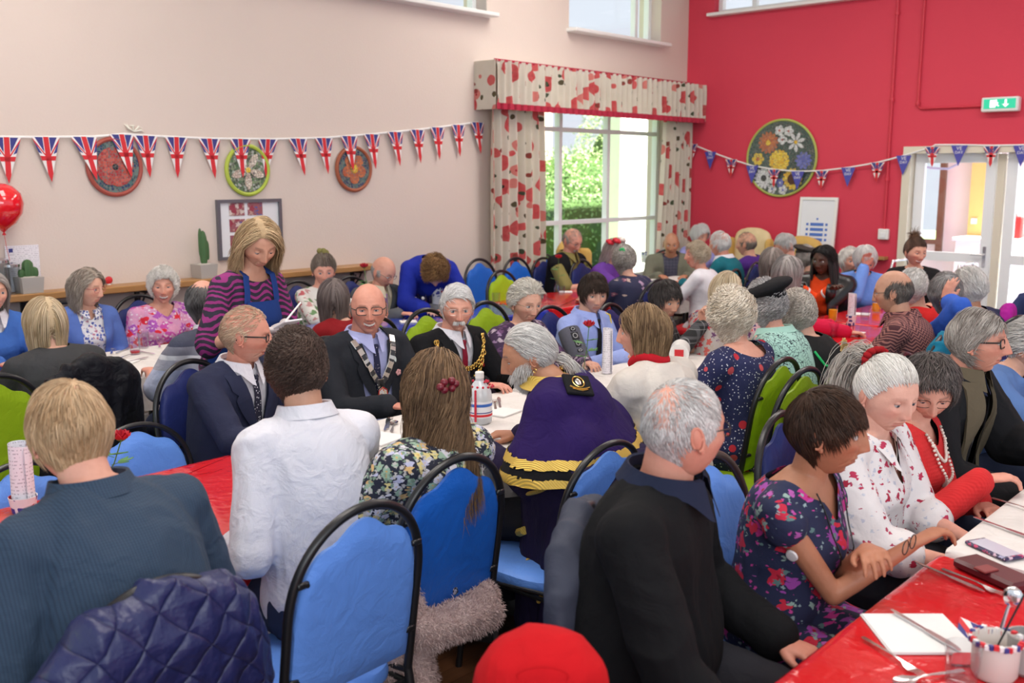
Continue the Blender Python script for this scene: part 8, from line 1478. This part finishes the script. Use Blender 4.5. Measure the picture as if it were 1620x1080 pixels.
# ---------------------------------------------------------------- clothes hung on chairs, empty chairs
def top_at(px, py, az, vin, lab, z=.99, frm=FRM, sc_=1):
    p = atz(px, py, z); a = math.radians(az); d = .29; o = chair(p.x + d * -math.sin(a) * 1, p.y + d * math.cos(a), az, vin, lab, frm); o.scale = (1, 1, sc_); return o
def quilt(name, col):
    t = NT(name); x = t.xyz(); v = t.distort(t.co(), 5, .05); s_ = t.n('SeparateXYZ', {0: v}).outputs; a = t.math('ABSOLUTE', t.math('SINE', t.math('MULTIPLY', t.math('ADD', s_[0], s_[2]), 32))); b = t.math('ABSOLUTE', t.math('SINE', t.math('MULTIPLY', t.math('SUBTRACT', s_[0], s_[2]), 32))); h = t.math('POWER', t.math('MINIMUM', a, b), .4); return t.out(col, .42, t.math('ADD', h, t.math('MULTIPLY', t.noise(30), .8)), .8, .012)
garment_on_chair('quilted_coat', 'navy quilted coat hung over the chair at lower left', 'coat', COAT_CH, quilt('navy_quilt', (.014, .018, .085)), top=1.0, bot=.18, amp=.022, w_=.285, th=.085)
garment_on_chair('shawl', 'black shawl draped over the chair behind the charcoal jacket lady', 'shawl', SHAWL_CH, CL('black_silk', (.010, .010, .014), rough=.35, fold=.6), top=1.015, bot=.25, amp=.022, w_=.26)
GC = stripes_z('grey_cardigan', [(0, (.42, .39, .37)), (.56, (.015, .02, .09)), (.575, (.42, .39, .37)), (.60, (.015, .02, .09)), (.675, (.42, .39, .37)), (.695, (.015, .02, .09)), (.71, (.42, .39, .37))], rough=.95)
garment_on_chair('cardigan', 'light grey cardigan with navy stripes on the chair back', 'cardigan', POLO_CH, GC, top=1.015, bot=.22, amp=.018, w_=.235)
garment_on_chair('jacket', 'charcoal grey jacket hung behind the large man in black', 'jacket', JK_CH, CL('slate_jacket', (.045, .05, .075), rough=.6), top=1.01, bot=.12, amp=.020, w_=.245, th=.06)
def fur_m():
    t = NT('pink_fur'); return t.out(t.mix(t.noise(160, detail=5), (.40, .27, .25), (.72, .56, .53)), .95, t.noise(240, detail=5), .9, .012)
mb = MB(); 
for i, (x0, x1, z0, z1, y0, y1, r0) in enumerate(((-.17, -.20, .58, .04, -.20, -.30, .07), (-.16, -.17, .52, .08, -.18, -.30, .07), (-.15, .12, .50, .47, -.27, -.27, .05), (.0, .16, .47, .50, -.27, -.24, .045), (-.24, -.25, .52, .20, -.10, -.20, .055))): mb.limb([(x0, y0, z0), ((x0 + x1) / 2, (y0 + y1) / 2 - .01, (z0 + z1) / 2), (x1, y1, z1)], [r0, r0 * 1.05, r0])
V, F = remesh(mb, .009); V = relax(V, F, 3); N = normals(V, F); V = V + N * (folds(V, 3, (12, 12, 5)) * .016)[:, None]
fo = thing('fur_coat', 'pale pink fluffy coat slipping off the blue chair to the floor', 'coat', FUR_CH.location, FUR_CH.rotation_euler[2]); raw_mesh('coat_body', V, F, fur_m(), fo)
sel = R.randint(0, len(V), 16000); N = normals(V, F); v_, f_, c_ = strands(V[sel], N[sel] + R.normal(size=(16000, 3)) * .5, .016, .0009, (.46, .31, .29), (.80, .64, .61), g=.8, K=4); raw_mesh('pile', v_, f_, HAIR, fo, c_)
# chair beside the robe
top_at(966, 702, 90, VLB, 'light blue chair with black frame beside the purple robe', z=.90, sc_=.91)
top_at(212, 673, -88, VLB, 'light blue chair with the red rose in front of it, empty', z=.83, sc_=.84)
top_at(22, 735, -80, VLB, 'light blue empty chair behind the programme at the left edge', z=.82, sc_=.83)
top_at(1276, 584, 88, VL, 'middle lime chair behind the mint blouse')
top_at(1336, 561, 90, VL, 'lime chair furthest back behind the scrunchie ponytail')
top_at(672, 490, -90, VL, 'lime chair behind the man with the gold chain', z=1.04, sc_=1.05)
top_at(766, 478, -90, VL, 'lime chair between the gold chain and the lady in purple', z=1.04, sc_=1.05)
top_at(-12, 595, 95, VL, 'lime chair cut off by the left edge')
top_at(757, 410, -90, VB, 'blue empty chair against the cream wall, nearest the blue jumper woman', z=1.04, sc_=1.05)
top_at(815, 408, -88, VB, 'blue empty chair against the curtain', z=1.03, sc_=1.04)
top_at(792, 436, -88, VL, 'lime empty chair at the far red table', z=.95)
top_at(862, 403, -80, VB, 'blue empty chair left of the man in the waistcoat')
top_at(712, 402, -88, VB, 'blue chair behind the bending woman in royal blue')
top_at(1252, 606, 60, VL, 'lime chair between the mint blouse and the rose dress') if 0 else None
ch = top_at(1592, 487, 100, VN, 'chair under the magenta jacket at the right edge'); garment_on_chair('jacket', 'magenta jacket hung on a chair at the right edge', 'jacket', ch, CL('magenta_fleece', (.36, .012, .26)), top=1.015, bot=.3, amp=.02)
ch = top_at(1622, 472, 80, VN, 'chair under the dark blue jacket at the right edge'); garment_on_chair('jacket', 'dark blue jacket hung on the chair at the far right edge', 'jacket', ch, CL('dark_blue_fleece', (.02, .03, .09)), top=1.03, bot=.3, amp=.02)
ch = top_at(1493, 530, 95, VN, 'chair under the teal jacket in the right hand row'); garment_on_chair('jacket', 'teal jacket hung on a chair behind the man in thick black glasses', 'jacket', ch, CL('teal_fleece', (.01, .17, .28)), top=1.0, bot=.3, amp=.02)
p = atz(856, 1040, .93); ch = chair(p.x + .1, p.y + .05, 60, VN, 'navy chair under the red felt beret at the bottom edge'); t = thing('beret', 'bright red felt beret with pale blue lining at the bottom edge', 'hat', (p.x, p.y, .90), math.radians(YAW * 57.3)); FELT = CL('scarlet_felt', (.50, .006, .010), rough=.95, weave=400)
mb = MB(); mb.ball((0, 0, -.03), (.125, .115, .115), 32); V, F = remesh(mb, .006); V, F = clip_open(V, F, lambda q: .055 - np.sqrt((q[:, 0] - .0) ** 2 + (q[:, 2] + .035) ** 2 * .8 + (q[:, 1] + .09) ** 2 * .3)); V = V + normals(V, F) * (folds(V, 2, (14, 14, 14)) * .004)[:, None]; raw_mesh('felt', V, F, FELT, t)
mb = MB(); mb.ball((0, .008, -.035), (.112, .103, .103), 28); mb.build('lining', plain('sky_lining', (.30, .52, .66), .7), t); mb = MB(); mb.tube([(.045 * math.cos(a), -.088 + .02 * math.sin(a) * 0, .040 + .018 * math.sin(a)) for a in np.arange(20) * PI / 10], .0015, 5, closed=True); mb.build('stitching', FELT, t)
